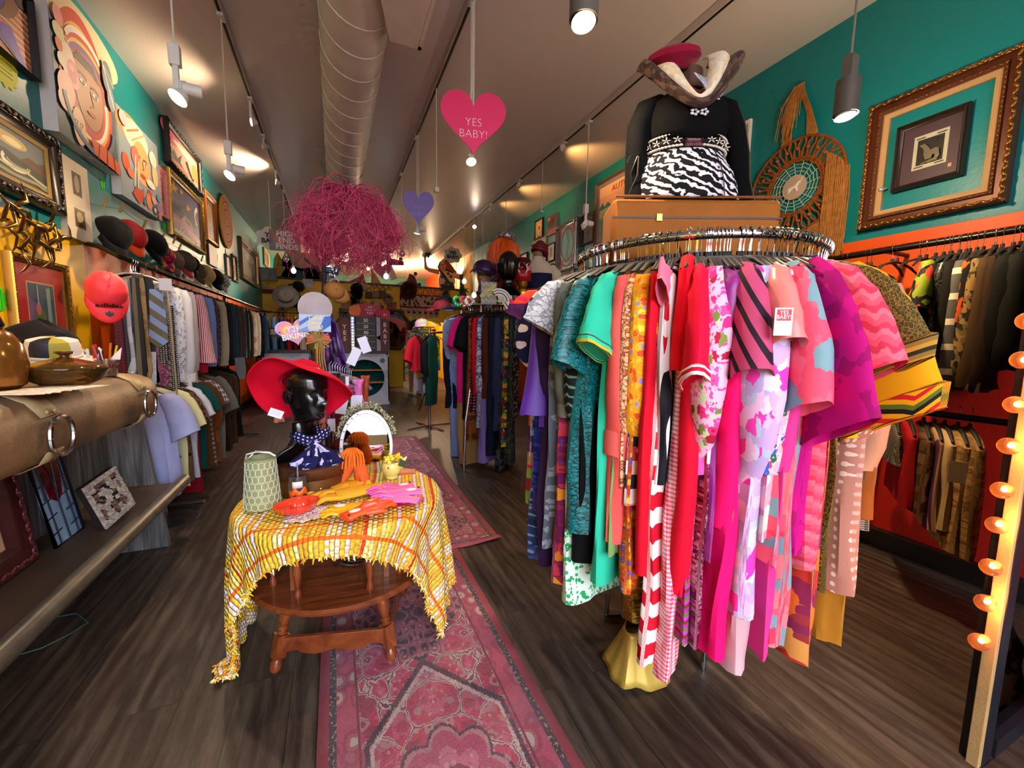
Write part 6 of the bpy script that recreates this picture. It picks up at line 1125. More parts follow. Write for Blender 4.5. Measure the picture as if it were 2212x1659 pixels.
# ================================================================= RAIL ALONG THE RIGHT WALL
RX2,RZ2=2.97,1.86
t=thing('clothes_rail','black pipe rail along the right wall holding dark jackets','clothes rack',(RX2,.2,0))
MB().tube([(0,-.3,RZ2),(0,3.6,RZ2)],.017,12).build('top_rail',mat('#120e0c',.3,.5),t); MB().tube([(-.12,-.2,.96),(-.12,2.9,.96)],.016,12).build('lower_rail',mat('#0e0c0b',.3,.5),t)
for y in (-.2,1.2,3.4): MB().tube([(.27,y,RZ2),(0,y,RZ2)],.012,10).build('bracket',mat('#120e0c',.3,.5),t); MB().tube([(.27,y,.96),(-.12,y,.96)],.012,10).build('bracket',mat('#120e0c',.3,.5),t)
RGT=[
(1985,680,830,22,'orange_print_blouse','black blouse with orange and green print at the wall rail','blouse',mat(['#0c0c0c','#0c0c0c','#b0402c','#6a7a1c'],.7,pat='blotch',s=.05),('short',.25,.04)),
(2000,700,860,30,'black_jacket','plain black jacket behind the sheer pink dress',J,C('#0a090a'),('long',.58,.05)),
(2018,700,830,26,'sequin_jacket','black sequinned jacket glinting on the wall rail',J,mat(['#050505','#0c0c0c','#5a5a54'],.3,.4,pat='sequin',s=.006),('long',.58,.04)),
(2036,700,850,30,'black_coat','soft black coat in the middle of the wall rail','coat',C('#0c0908'),('long',.6,.05)),
(2052,690,820,26,'leather_vest','black leather vest before the striped sleeve','vest',mat('#0a0a0a',.35),None),
(2058,700,812,30,'striped_sweater','grey sweater with white sleeve stripes and a hanging drawstring','sweater',PT('hstripe',['#4a4a48','#4a4a48','#4a4a48','#c9bda4'],.12),('long',.62,.045)),
(2074,700,835,26,'orange_black_sweater','black sweater with orange specks beside the grey striped one','sweater',mat(['#0c0a0a','#0c0a0a','#b0481c'],.8,pat='blotch',s=.06),('long',.5,.04)),
(2088,700,808,34,'brocade_jacket','gold and black tapestry jacket on the wall rail',J,mat(['#6a5a34','#3a2e1c','#8a6a3c','#2a2018'],.7,pat='blotch',s=.03),('long',.56,.05)),
(2112,700,842,34,'brown_coat','brown coat towards the window end of the wall rail','coat',C('#3c2814'),('long',.6,.05)),
(2132,690,850,30,'dark_brown_coat','darker brown coat after the tapestry jacket','coat',C('#2a1a0e'),('long',.6,.05)),
(2158,680,785,44,'fleece_jacket','big black fleece jacket with a zip at the right edge of the photo',J,C('#050505'),('long',.5,.07)),
(2185,680,800,40,'black_hoodie','black hoodie at the window end of the wall rail','hoodie',C('#070606'),('long',.5,.06)),
]
for px,py,hp,w,nm,lab,cat,m,sl in RGT: GL(px,py,hp,w,nm,lab,cat,m,sl,z=RZ2,rx=RX2,out=-1,skew=R(14),hlab='dark hanger with pale hook on the right wall rail',hgr='hangers on the right wall rail')
for k in range(26): hanger((RX2,.75+k*.062+.02*sin(k*3),RZ2),PI+R(8*sin(k*2)),'dark hanger with pale hook on the right wall rail','hangers on the right wall rail')
RG2=[
(1945,960,1010,22,'tweed_scarf','grey tweed sleeve hanging by the brown skirt','scarf',PT('gingham',['#8a8474','#4a443a','#2a261f'],.01)),
(1975,1000,1100,36,'red_skirt','dark red skirt on the lower wall rail','skirt',C('#8c0a12')),
(2010,1000,1120,40,'lace_skirt','brown lace up skirt on the lower wall rail','skirt',mat(['#5a3a24','#3a2416','#6a4a30'],.7,pat='blotch',s=.06)),
(2040,980,1160,24,'purple_skirt','purple edged skirt on the lower wall rail','skirt',mat(['#a07850','#4a2448','#a07850'],.7,pat='stripe',s=.2)),
(2062,1000,1155,40,'cream_skirt','cream lace skirt with a paper tag','skirt',C('#a88c64')),
(2095,1000,1210,50,'tan_skirt','long crinkled tan skirt with pale hem','skirt',PT('lines',['#94703f','#84622f','#a5814c','#6f5030'],.05)),
(2125,1000,1225,44,'ochre_skirt','ochre crinkled skirt behind the bulbs','skirt',PT('lines',['#8a6636','#7a562c','#9a7644','#664a26'],.06)),
]
for px,py,hp,w,nm,lab,cat,m in RG2: GL(px,py,hp,w,nm,lab,cat,m,None,z=.99,rx=RX2-.12,out=-1,skew=R(30),hlab='dark hanger on the lower right wall rail',hgr='hangers on the lower right wall rail',body={'W':.2})
p=at(2068,1020,0,2.6); t=thing('price_card','cream paper tag pinned on the cream lace skirt','tag',p,R(-60)); MB().box((-.03,-.001,-.05),(.03,.001,.05)).build('card',mat('#cfc0a0',.7,var=0),t,smooth=False)
# ================================================================= MARQUEE MIRROR FRAME
def mp(px,py): return at(px,py,1,.47)
b0=mp(2100,1640); xm=mp(2150,1300).x
t=thing('marquee_frame','tall black framed mirror with a tan edge and row of lit bulbs','mirror',(xm,.47,0),R(0))
MB().box((.0,-.016,0),(.022,.012,2.1)).build('tan_edge',mat('#b08f5c',.6,bump=.4,bs=120,var=.15),t,smooth=False,bev=.002)
MB().box((.022,-.018,0),(.085,.035,2.1)).build('black_edge',mat('#12141c',.45,var=.3,vs=30),t,smooth=False,bev=.003)
MB().box((.10,.0,0.03),(.85,.01,2.05)).build('mirror_glass',mat('#8a8a90',.04,1,var=0),t,smooth=False)
MB().box((.85,-.022,0),(.95,.035,2.1)).box((.1,-.022,0),(.85,.035,.06)).box((.1,-.022,2.04),(.85,.035,2.1)).build('frame_rail',mat('#12141c',.45),t,smooth=False)
for (px,py) in ((2200,690),(2197,778),(2190,877),(2168,970),(2158,1067),(2142,1146),(2127,1240),(2112,1321),(2099,1408)):
    p=mp(px,py); z=p.z
    MB().tube([(.0,.01,z),(-.012,.01,z)],.014,12).build('bulb_socket',mat('#b08f5c',.5),t)
    MB().ell((-.034,.01,z),(.024,.024,.024),20,14).build('bulb_glass',mat('#ffc9a8',.05,trans=.92,var=0,ior=1.12),t); MB().ell((-.022,.01,z),(.009,.006,.006),10,8).build('filament',mat('#ff9a3c',.3,emit=60),t)
    if py in (778,970,1146,1321): light('POINT',(-.05,-.03,z),.5,'#ff9a50',.02,None,t)
# dark clutter beside the mirror frame
p=Vector((1.98,.62,0))
# ================================================================= RUGS
def rugmat(seed):
    n=NT('persian_rug'); v=n.uv(); X,Y,_=n.xyz(v) # X across 0..W, Y along
    Wd=.75; ax=n.math('ABSOLUTE',n.math('SUBTRACT',X,Wd/2)) # 0 centre .. .375 edge
    Lr=2.6; per=1.3; fy=n.math('MULTIPLY',n.math('SUBTRACT',n.math('FRACT',n.math('MULTIPLY',n.math('ADD',Y,seed),1/per)),.5),per); ay=n.math('ABSOLUTE',fy)
    w=n.warp(v,16,.035); W2=n.warp(v,55,.012)
    # mirrored ornament coordinates so that motifs are symmetric
    cb=n.n('ShaderNodeCombineXYZ'); n.l(ax,cb.inputs[0]); n.l(ay,cb.inputs[1]); mv=n.warp(cb.outputs[0],22,.03); jag=n.math('MULTIPLY',n.noise(v,170,2)[0],.018)
    base=n.ramp(n.noise(mv,11,3)[0],['#8c1f3c','#b02a4c','#b8506a','#a83048','#b86a6c'],pos=(0,.4,.5,.57,.66))
    mot=n.voro(mv,13); base=n.mix(n.math('LESS_THAN',mot[0],.30),base,'#a8747c'); base=n.mix(n.math('LESS_THAN',mot[0],.17),base,'#8c2038'); base=n.mix(n.math('LESS_THAN',mot[0],.08),base,'#c09a84')
    e=n.voro(mv,9,'DISTANCE_TO_EDGE')[0]; base=n.mix(n.math('LESS_THAN',n.math('ADD',e,jag),.05),base,'#b8a4a0'); base=n.mix(n.math('LESS_THAN',n.math('ADD',e,jag),.022),base,'#5a3444')
    # dark cartouche zones between medallions
    zone=n.math('GREATER_THAN',n.math('ADD',ay,n.math('MULTIPLY',ax,-.9)),.40); orn=n.voro(mv,24,'DISTANCE_TO_EDGE')[0]
    dk=n.ramp(n.math('ADD',orn,jag),['#a85a68','#8a4a58','#232132','#1d1b2b'],pos=(0,.08,.16,.4)); base=n.mix(zone,base,dk)
    # medallion flower
    r=n.math('SQRT',n.math('ADD',n.math('MULTIPLY',ax,ax),n.math('MULTIPLY',ay,ay))); th=n.math('ARCTAN2',ay,ax); pet=n.math('MULTIPLY',n.math('ABSOLUTE',n.math('COSINE',n.math('MULTIPLY',th,4.))),.035); rr=n.math('ADD',n.math('SUBTRACT',r,pet),jag)
    base=n.mix(n.math('LESS_THAN',rr,.155),base,'#2a2433'); base=n.mix(n.math('LESS_THAN',rr,.145),base,'#a8707c'); base=n.mix(n.math('LESS_THAN',rr,.130),base,'#a23a5c'); base=n.mix(n.math('LESS_THAN',rr,.088),base,'#b4607a')
    for a,c in ((.075,'#7a2a4a'),(.06,'#d0886a'),(.045,'#b8a88a'),(.03,'#2a2433'),(.018,'#c04a5a')): base=n.mix(n.math('LESS_THAN',n.math('ADD',r,jag),a),base,c)
    # hexagonal line round the medallion
    hx=n.math('ADD',n.math('MAXIMUM',n.math('MULTIPLY',ax,1.1),n.math('ADD',n.math('MULTIPLY',ax,.6),n.math('MULTIPLY',ay,.62))),jag)
    base=n.mix(n.math('LESS_THAN',n.math('ABSOLUTE',n.math('SUBTRACT',hx,.262)),.008),base,'#1f1c2a'); base=n.mix(n.math('LESS_THAN',n.math('ABSOLUTE',n.math('SUBTRACT',hx,.246)),.006),base,'#b8a8a4')
    sm=n.voro(mv,34); base=n.mix(n.math('MULTIPLY',n.math('LESS_THAN',sm[0],.24),.55),base,'#c49a98'); se=n.voro(mv,19,'DISTANCE_TO_EDGE')[0]; base=n.mix(n.math('MULTIPLY',n.math('LESS_THAN',n.math('ADD',se,jag),.03),.6),base,'#8a2a44')
    # borders
    en=n.math('MINIMUM',n.math('SUBTRACT',Wd/2,ax),n.math('MINIMUM',Y,n.math('SUBTRACT',Lr,Y)))
    bd=n.voro(n.warp(v,20,.02),15); bcol=n.ramp(bd[0],['#b03048','#b8a39a','#a85064','#9a2c48','#b0405a'],pos=(0,.12,.32,.44,.6))
    base=n.mix(n.math('LESS_THAN',en,.125),base,bcol); base=n.mix(n.math('LESS_THAN',n.math('ABSOLUTE',n.math('SUBTRACT',en,.125)),.004),base,'#6a1428')
    gd=n.ramp(n.noise(v,90,1)[0],['#1f1d2c','#2a2838','#a8905a'],pos=(0,.5,.6)); base=n.mix(n.math('LESS_THAN',en,.058),base,gd); base=n.mix(n.math('LESS_THAN',en,.035),base,'#a01834')
    wear=n.noise(v,7,4)[0]; base=n.mix(n.math('MULTIPLY',wear,.5),base,'#a08890')
    n.l(base,n.b.inputs['Base Color']); n.b.inputs['Roughness'].default_value=.95
    rb=n.n('ShaderNodeTexWave'); rb.bands_direction='X'; n.l(v,rb.inputs[0]); rb.inputs['Scale'].default_value=110; n.bump(n.math('ADD',n.math('MULTIPLY',rb.outputs['Fac'],.4),n.noise(v,220,2)[0]),.6,.004); return n.m
def rug(x0,y0,L,lab,seed,z=0,rz=0,curl=False):
    mb=MB(); n=40; m=10; Wd=.75; P=[[(j/m*Wd,i/n*L,.008+.0015*nz(i*.4,j*.4,seed)+(.02*max(0,1-i/1.2)*max(0,(j-7)/3) if curl else 0)) for j in range(m+1)] for i in range(n+1)]
    mb.grid(P,0,False,False,lambda i,j:(j/m*Wd,i/n*2.6 if L>2.7 else i/n*L)); 
    o=mb.build('runner_rug',rugmat(seed),None,(x0,y0,z),rz,solid=.006); return tag(o,lab,'rug')
rug(-.086,.15,3.3,'nearest worn pink and navy patterned runner rug under the table',-.02)
rug(.21,2.34,3.05,'further pink patterned runner rug with its corner showing past the first',1.0,0,0,True)
# ================================================================= TABLE
TXc,TYc,TZ=.02,1.85,.61
WD=NT('cherry_wood'); v=WD.uv((2,14,2),obj=True); g_=WD.noise(v,3,4,.6,.8)[0]; WD.l(WD.ramp(g_,['#5a2410','#7c3a1a','#94502a'],False,pos=(.3,.5,.75)),WD.b.inputs['Base Color']); WD.b.inputs['Roughness'].default_value=.28; WD.b.inputs['Coat Weight'].default_value=.3; WD=WD.m
t=thing('side_table','round two tier cherry wood side table with turned legs','table',(TXc,TYc,0),R(-6))
MB().lathe([(.001,TZ-.025),(.37,TZ-.025),(.385,TZ-.015),(.385,TZ-.006),(.375,TZ),(.001,TZ)],56).build('tabletop',WD,t)
MB().lathe([(.001,.305),(.345,.305),(.365,.315),(.368,.325),(.358,.335),(.001,.335)],56).build('lower_shelf',WD,t)
LEG=[(.014,.0),(.02,.012),(.021,.03),(.013,.045),(.016,.055)]
for k,a in enumerate((-53,-144,36,127)):
    c,s_=cos(R(a)),sin(R(a)); X0=Vector((.31*c,.31*s_,0)); X1=Vector((.235*c,.235*s_,.31)); d=(X1-X0); q=d.to_track_quat('Z','Y').to_matrix().to_4x4(); X=Matrix.Translation(X0)@q; L=d.length
    mb=MB(); mb.lathe([(.012,0),(.021,.012),(.022,.035),(.014,.055)],18,X=X); mb.box((-.021,-.021,.055),(.021,.021,.145),X=X@rot(rz=R(a) if False else 0)); mb.lathe([(.016,.145),(.022,.15),(.014,.158),(.022,.168),(.014,.178),(.018,.188),(.025,.22),(.027,.25),(.02,.285),(.024,L)],18,X=X); mb.build('leg',WD,t)
for a0,a1 in ((-53,-144),(36,127),(-53,36)):
    A=Vector((.295*cos(R(a0)),.295*sin(R(a0)),.10)); B=Vector((.295*cos(R(a1)),.295*sin(R(a1)),.10)); d=B-A; an=math.atan2(d.y,d.x); L=d.length
    pts=[(0,.035),(L,.035)]+[(L*(1-i/24),-.025-.012*(1 if 4<i<20 else 0)-.006*cos(i/24*6*PI)) for i in range(25)]
    MB().prism(pts,-.008,.008,X=rot(rz=an,loc=A)).build('stretcher',WD,t,smooth=False,bev=.002)
for a in (-40,-68,-120,-150,30,150): MB().lathe([(.012,.335),(.014,.35),(.008,.37),(.013,.40),(.016,.44),(.009,.48),(.013,.5),(.009,.52),(.014,.55),(.014,.585)],14,X=rot(loc=(.29*cos(R(a)),.29*sin(R(a)),0))).build('spindle',WD,t)
for x in (-.17,.17): MB().box((x-.01,-.20,.335),(x+.01,.2,.585)).build('divider_panel',WD,t,smooth=False)
t=thing('twig_basket','small dark wicker basket inside the side table','basket',(TXc+.02,TYc-.06,.337)); rn=random.Random(2)
mb=MB()
for i in range(46):
    a=rn.uniform(0,6.28); b=a+rn.uniform(.6,1.6); z=rn.uniform(.03,.13); mb.tube([((.05+z*.6)*cos(a+(b-a)*k/5),(.05+z*.6)*sin(a+(b-a)*k/5),z+.02*(k/5)*(1 if i%2 else -1)) for k in range(6)],.003,5)
for i in range(14): a=i/14*2*PI; mb.tube([(0,0,.004),(.05*cos(a),.05*sin(a),.006),(.12*cos(a),.12*sin(a),.13)],.003,5)
mb.build('woven_twigs',mat('#3c1c14',.5,var=.2),t)
# woven throw
BL=NT('woven_throw'); v=BL.uv(); X,Y,_=BL.xyz(BL.warp(v,60,.006))
cell=BL.math('FLOOR',BL.math('MULTIPLY',X,1/.017)); wn=BL.n('ShaderNodeTexWhiteNoise',noise_dimensions='1D'); BL.l(cell,wn.inputs['W'])
row=BL.math('FRACT',BL.math('ADD',BL.math('MULTIPLY',Y,1/.026),BL.math('MULTIPLY',BL.math('MODULO',cell,2.),.5)))
colr=BL.ramp(wn.outputs[0],['#f9c21c','#fdf4e4','#fbdc3c','#f5b010','#f4f6a0','#ece6f0','#fcd02c'])
xf=BL.math('FRACT',BL.math('MULTIPLY',X,1/.017)); gap=BL.math('LESS_THAN',xf,.24)
gapc=BL.ramp(BL.noise(v,200,2)[0],['#8a7a6c','#c0a888','#e0b860'],pos=(0,.45,.6)); c=BL.mix(gap,colr,gapc); stitch=BL.math('LESS_THAN',row,.2); c=BL.mix(BL.math('MULTIPLY',stitch,.6),c,'#f0a02c')
lumpc=BL.math('LESS_THAN',BL.noise(v,48,2)[0],.42); c=BL.mix(BL.math('MULTIPLY',lumpc,.75),c,'#f5c832')
for pos in (.115,.37,-.42,-.62,-.83): c=BL.mix(BL.math('LESS_THAN',BL.math('ABSOLUTE',BL.math('SUBTRACT',X,pos)),.0062),c,'#d9440c')
for pos in (-.40,-.30): c=BL.mix(BL.math('LESS_THAN',BL.math('ABSOLUTE',BL.math('SUBTRACT',Y,pos)),.007),c,'#e8700f')
BL.l(c,BL.b.inputs['Base Color']); BL.b.inputs['Roughness'].default_value=.9
hh=BL.math('ADD',BL.math('SINE',BL.math('MULTIPLY',xf,3.1416)),BL.math('MULTIPLY',BL.math('SINE',BL.math('MULTIPLY',row,3.1416)),1.1)); BL.bump(hh,.8,.006)
Rt=.392; TH=R(-8)
def drape(s,tt):
    r=math.hypot(s,tt); a=math.atan2(tt,s); z=TZ+.012
    if r<=Rt: x,y=s,tt; 
    else:
        d=r-Rt; b=min(1,d/.03); rr=Rt+.014*b+ (.035+.02*sin(a*3+1))*min(1,d/.45)**1.2; fold=.012*min(1,d/.25)*sin(a*15+1.3)+.010*min(1,d/.3)*sin(a*29+s*3); rr+=fold
        x,y=rr*cos(a),rr*sin(a); z=TZ+.012-max(0,d-.008)
        if z<.012: ex=.012-z; x+=ex*.7*cos(a)-.0; y-=ex*.5; z=.012+.012*abs(sin(a*20+d*30))
    z+=.003*nz(s*30,tt*30,2)+.004*nz(s*9,tt*9,5)
    return (x*cos(TH)-y*sin(TH),x*sin(TH)+y*cos(TH),z)
NS,NT_=190,96; S0,S1=-1.02,.86
def T0f(s): return -.462-.010*sin(s*6)+(.03 if s<-.6 else 0)
P=[]; 
for i in range(NS+1):
    s_=S0+(S1-S0)*i/NS; P.append([drape(s_,T0f(s_)+(.80-.0)*j/NT_) for j in range(NT_+1)])
o=MB().grid(P,0,False,False,lambda i,j:(S0+(S1-S0)*i/NS,T0f(S0+(S1-S0)*i/NS)+.80*j/NT_)).build('woven_throw',BL.m,None,(TXc,TYc,0),solid=.011); tag(o,'chunky yellow and orange woven throw draped over the side table','throw blanket')
rn=random.Random(8); mb=MB(); 
edge=[P[i][0] for i in range(NS+1)]+[P[NS][j] for j in range(NT_+1)]+[P[0][j] for j in range(NT_+1)]
for k in range(950):
    q=Vector(edge[rn.randrange(len(edge))]); d=Vector((rn.gauss(0,1),rn.gauss(0,1)-.3,rn.gauss(-.4,.7))).normalized()*rn.uniform(.008,.022); m_=q+d*.5+Vector((0,0,.004)); e_=q+d; e_.z=max(.004,e_.z); m_.z=max(.004,m_.z)
    mb.tube([q,m_,e_],[.0035,.003,.0015],4,col=['#f5c41c','#f2b016','#f4e8c0','#e8920f','#efe88a'][rn.randrange(5)])
f_=mb.build('fringe',vcol(.9),o); f_['kind']='stuff'
# ---------------------------------------------------------------- things on the table
ZT=TZ+.022
def ontab(px,py,z=None): return at(px,py,2,z or ZT)
HB=Vector((-.10,1.95,ZT)); t=thing('hat_box','round antique gold hat box under the black mannequin head','box',HB)
GB=mat('#7a5230',.38,.75,var=.2,vs=12,bump=.2)
MB().lathe([(.001,0),(.135,0),(.135,.095),(.001,.095)],44).build('box_body',GB,t); MB().lathe([(.139,.075),(.14,.118),(.134,.123),(.001,.121)],44,cap=False).build('box_lid',mat('#6a4430',.4,.6,var=.2,bump=.2),t,solid=.003); MB().ell((.03,-.137,.04),(.006,.004,.006),8,6).build('stud',CHROME,t)
# black head, turned to the photo's right
Z0=ZT+.123; hs=.96; t=thing('mannequin_head','glossy black mannequin head wearing the red hat on the gold box','mannequin head',(HB.x-.01,HB.y-.0,Z0+.20*hs),R(44))
head_mb(hs,-.20).build('head',SKB,t)
# wide red hat
t=thing('sun_hat','wide brimmed red felt hat tilted back on the black head','hat',(HB.x-.035,HB.y+.055,Z0+.20*hs+.150*hs)); RD=mat('#d4082c',.8,bump=.15,bs=400,var=.05)
t.rotation_euler=(R(-48),R(10),R(0))
n=72; prof=[(.082,0),(.10,-.004),(.125,-.004),(.15,-.0),(.172,-.004),(.19,-.014),(.196,-.02)]
P=[]
for r,z in prof:
    row=[]
    for j in range(n):
        a=j/n*2*PI; u=(r-.082)/.114; wz=z+u*u*(.020*sin(2*a+.8)-.045*max(0,sin(a+2.6))**2-.012+.008*sin(5*a)); row.append((r*cos(a)*1.06,r*sin(a)*.98,wz))
    P.append(row)
MB().grid(P,0,True).build('brim',RD,t,solid=.004)
MB().lathe([(.082,-.002),(.084,.03),(.082,.06),(.07,.082),(.045,.09),(.02,.084),(.001,.08)],44,cap=False,sy=1.05).build('crown',RD,t,solid=.003)
MB().lathe([(.0855,.004),(.087,.03)],44,cap=False,sy=1.05).build('hat_band',mat(['#3a1c14','#f0e0c0'],.5,pat='dots',s=.012),t,solid=.002)
tt=thing('swing_tag','white printed swing tag hanging under the red hat brim','tag',at(596,893,1,1.87),R(10)); tt.rotation_euler=(0,R(25),R(15)); MB().box((-.026,-.001,-.016),(.026,.001,.016)).build('tag_card',mat('#e8e8f0',.6,var=0),tt,smooth=False)
for k in range(4): MB().box((-.02,-.0015,.008-k*.005),(.018,-.001,.009-k*.005)).build('printed_line',mat('#9a9aa8',.6,var=0),tt,smooth=False)
# bandana
BA=mat(['#1c1c4c','#1c1c4c','#c8c4e4'],.8,pat='blotch',s=.03); BAD=mat(['#d0cce8','#1c1c50'],.8,pat='geo',s=.016)
t=thing('bandana','navy paisley bandana knotted round the neck of the black head','bandana',(HB.x-.01,HB.y,Z0+.20*hs))
mb=MB(); P=[]
for i in range(7): f=i/6; P.append([((.066+.012*sin(f*PI)+.004*sin(j*1.3))*cos(j/32*2*PI),(.066+.012*sin(f*PI))*sin(j/32*2*PI)+.03,-.045-.05*f+.008*sin(j*.7)-.02*max(0,-sin(j/32*2*PI))) for j in range(32)])
mb.grid(P,0,True,False,lambda i,j:(j*.014,i*.01)); mb.build('neck_band',BAD,t,solid=.004)
MB().ell((.02,-.075,-.10),(.024,.018,.018),14,10).build('knot',BA,t)
for q,e,m in ((-1,(-.03,-.115,-.185),BA),(1,(.085,-.10,-.20),BA)):
    P=[]; a=Vector((.02,-.078,-.10)); b=Vector(e)
    for i in range(9): f=i/8; c=a.lerp(b,f); w=.012+.045*sin(f*PI*.62); w=w*(1 if i<8 else .15); P.append([(c.x+w*(k/4-1),c.y-.01*sin(k/8*PI*3)-.01*sin(f*PI),c.z+.012*(k/8)*q) for k in range(9)])
    MB().grid(P,0,False,False,lambda i,j:(j*.012,i*.014)).build('bandana_end',m,t,solid=.003)
# pitcher
p=ontab(568,1095); p.z=ZT; t=thing('glass_pitcher','pale green glass pitcher covered in white rings','pitcher',p); GG=mat('#b8c08c',.08,trans=.55,var=0)
MB().lathe([(.001,.003),(.058,.003),(.064,.012),(.060,.06),(.053,.13),(.050,.185),(.052,.20),(.049,.20),(.047,.185),(.05,.13),(.057,.06),(.060,.015)],44,cap=False).build('pitcher_glass',mat('#a8ac7c',.15,var=.05,trans=.25),t)
mb=MB(); rn=random.Random(1)
for row in range(7):
    z=.022+row*.026; r=.0645-.0145*(z/.2)
    for k in range(17):
        a=k/17*2*PI+row*.2; rh=.0125
        pts=[]
        for q in range(12): u=q/12*2*PI; aa=a+rh*.95*cos(u)/r; pts.append(((r+.001)*cos(aa),(r+.001)*sin(aa),z+rh*1.05*sin(u)))
        mb.tube(pts,.0009,4,closed=True)
mb.build('white_rings',mat('#e4e8d0',.4,var=0),t)
MB().tube([(-.05,0,.195),(-.045,0,.215),(-.01,0,.222),(.03,0,.215),(.05,0,.20)],.004,8).tube([(-.048,.01,.19),(-.02,.03,.218),(.03,.02,.212),(.05,0,.20)],.003,8).build('wire_handle',mat('#d0d4c8',.1,.5,var=0),t)
# tumbler with orange ribbon print
p=ontab(645,1085); t=thing('printed_tumbler','clear glass tumbler with an orange ribbon print','tumbler',(p.x,p.y,ZT))
MB().lathe([(.001,.002),(.030,.002),(.033,.01),(.034,.115),(.032,.115),(.031,.012),(.001,.012)],36,cap=False).build('tumbler_glass',mat('#f2f0ea',.03,trans=.95,var=0),t)
P=[[(.0348*cos(R(a)),.0348*sin(R(a)),.035+z+.008*sin(R(a*6))) for a in range(-150,-20,8)] for z in (0,.028)]; MB().grid(P).build('orange_ribbon',mat('#f0600c',.4,var=0),t,solid=.0008)
P=[[(.0348*cos(R(a)),.0348*sin(R(a)),.07+z) for a in range(-120,-55,8)] for z in (0,.026)]; MB().grid(P).build('white_patch',mat('#e8dcd8',.4,var=0),t,solid=.0008)
MB().tube([(0,0,.02),(.0,.01,.16)],.003,6).build('glass_stirrer',mat('#d0d4e0',.05,trans=.6,var=0),t)
# doily and juicer
p=ontab(662,1112); pts=[]; mb=MB(); n=60
P=[[((r*(1+.05*(sin(14*a) if r>.08 else 0)))*cos(a),(r*(1+.05*(sin(14*a) if r>.08 else 0)))*.62*sin(a),.002*sin(9*a+r*50)) for a in [j/n*2*PI for j in range(n)]] for r in (.001,.03,.055,.08,.098)]
mb.grid(P,0,True,False,lambda i,j:(P[i][j][0],P[i][j][1])); o=tag(mb.build('lace_doily',mat(['#e8d8ea','#d8c4dc','#f2e8f4','#a88a6a'],.8,pat='lines',s=.014),None,(p.x+.02,p.y,ZT+.004),R(22),solid=.002),'white crochet doily under the orange juicer','doily')
p=ontab(645,1108); t=thing('citrus_juicer','coral orange ceramic citrus juicer with a pouring lip','juicer',(p.x,p.y,ZT+.006),R(20)); CO=mat('#f04428',.12,coat=.5,var=.03)
P=[]
for r,z in ((.001,.001),(.045,.001),(.062,.012),(.073,.035),(.076,.037),(.072,.037),(.058,.016),(.04,.008),(.001,.008)):
    P.append([(r*cos(a)*(1.0+(.18 if r>.05 else 0)*max(0,-cos(a))**6),r*sin(a)*.82,z) for a in [j/48*2*PI for j in range(48)]])
MB().grid(P,0,True,False,None,False).build('bowl',CO,t)
P=[]
for i in range(12): f=i/11; r=.032*cos(f*PI/2)**.7; P.append([(r*(1+.07*sin(14*a))*cos(a)+.005,r*(1+.07*sin(14*a))*sin(a),.008+.042*sin(f*PI/2)) for a in [j/84*2*PI for j in range(84)]])
MB().grid(P,0,True,False,None,True).build('reamer',CO,t)
# oval mirror
c=at(792,965,1,2.13); t=thing('oval_mirror','white oval table mirror leaning among the gloves with a pale flower garland','mirror',(c.x,2.13,c.z)); t.rotation_euler=(R(-3),0,R(-6)); A_,B_=.125,.185
OV=[(cos(i/48*2*PI),sin(i/48*2*PI)) for i in range(48)]
MB().prism([(A_*.9*x,B_*.92*z) for x,z in OV],-.002,.002).build('mirror_glass',mat('#dfe4ea',.015,1,var=0),t,smooth=False)
mb=MB(); P=[[(A_*k*x,d,B_*k2*z) for x,z in OV] for k,k2,d in ((.88,.9,-.003),(.9,.92,-.011),(1.0,1.0,-.009),(1.02,1.015,0),(1.0,1.0,.008),(.88,.9,.006))]; mb.grid(P,0,True); mb.build('white_rim',mat('#f2f0f4',.3,var=0),t)
for i in range(12): a=R(110+i*14); MB().prism([(A_*.95*cos(a)+dx,B_*.96*sin(a)+dz) for dx,dz in ((-.005,0),(0,.004),(.006,.001),(.002,-.004))],-.0125,-.011).build('rim_flower',mat('#6a7a98',.5,var=0),t,smooth=False)
tt=thing('dried_garland','dried pale green flower garland over the top of the oval mirror','garland',(c.x,2.13,c.z)); tt.rotation_euler=t.rotation_euler; mb=MB(); rn=random.Random(6)
for k in range(420):
    a=R(rn.uniform(15,165)); r_=1.06+rn.gauss(.08,.05); q=(A_*r_*cos(a),.012+rn.uniform(-.01,.02),B_*r_*sin(a)); s_=rn.uniform(.002,.005); mb.ell(q,(s_,s_,s_),5,4,col=['#8c9480','#b8b48c','#d9cf90','#6a7468','#a8a890'][rn.randrange(5)])
for k in range(60):
    a=R(rn.uniform(15,165)); mb.tube([(A_*cos(a),.012,B_*sin(a)),(A_*1.2*cos(a+.1),.014,B_*1.2*sin(a+.1))],.001,4,col='#6a7458')
g=mb.build('dried_flowers',vcol(.8),tt); g['kind']='stuff'
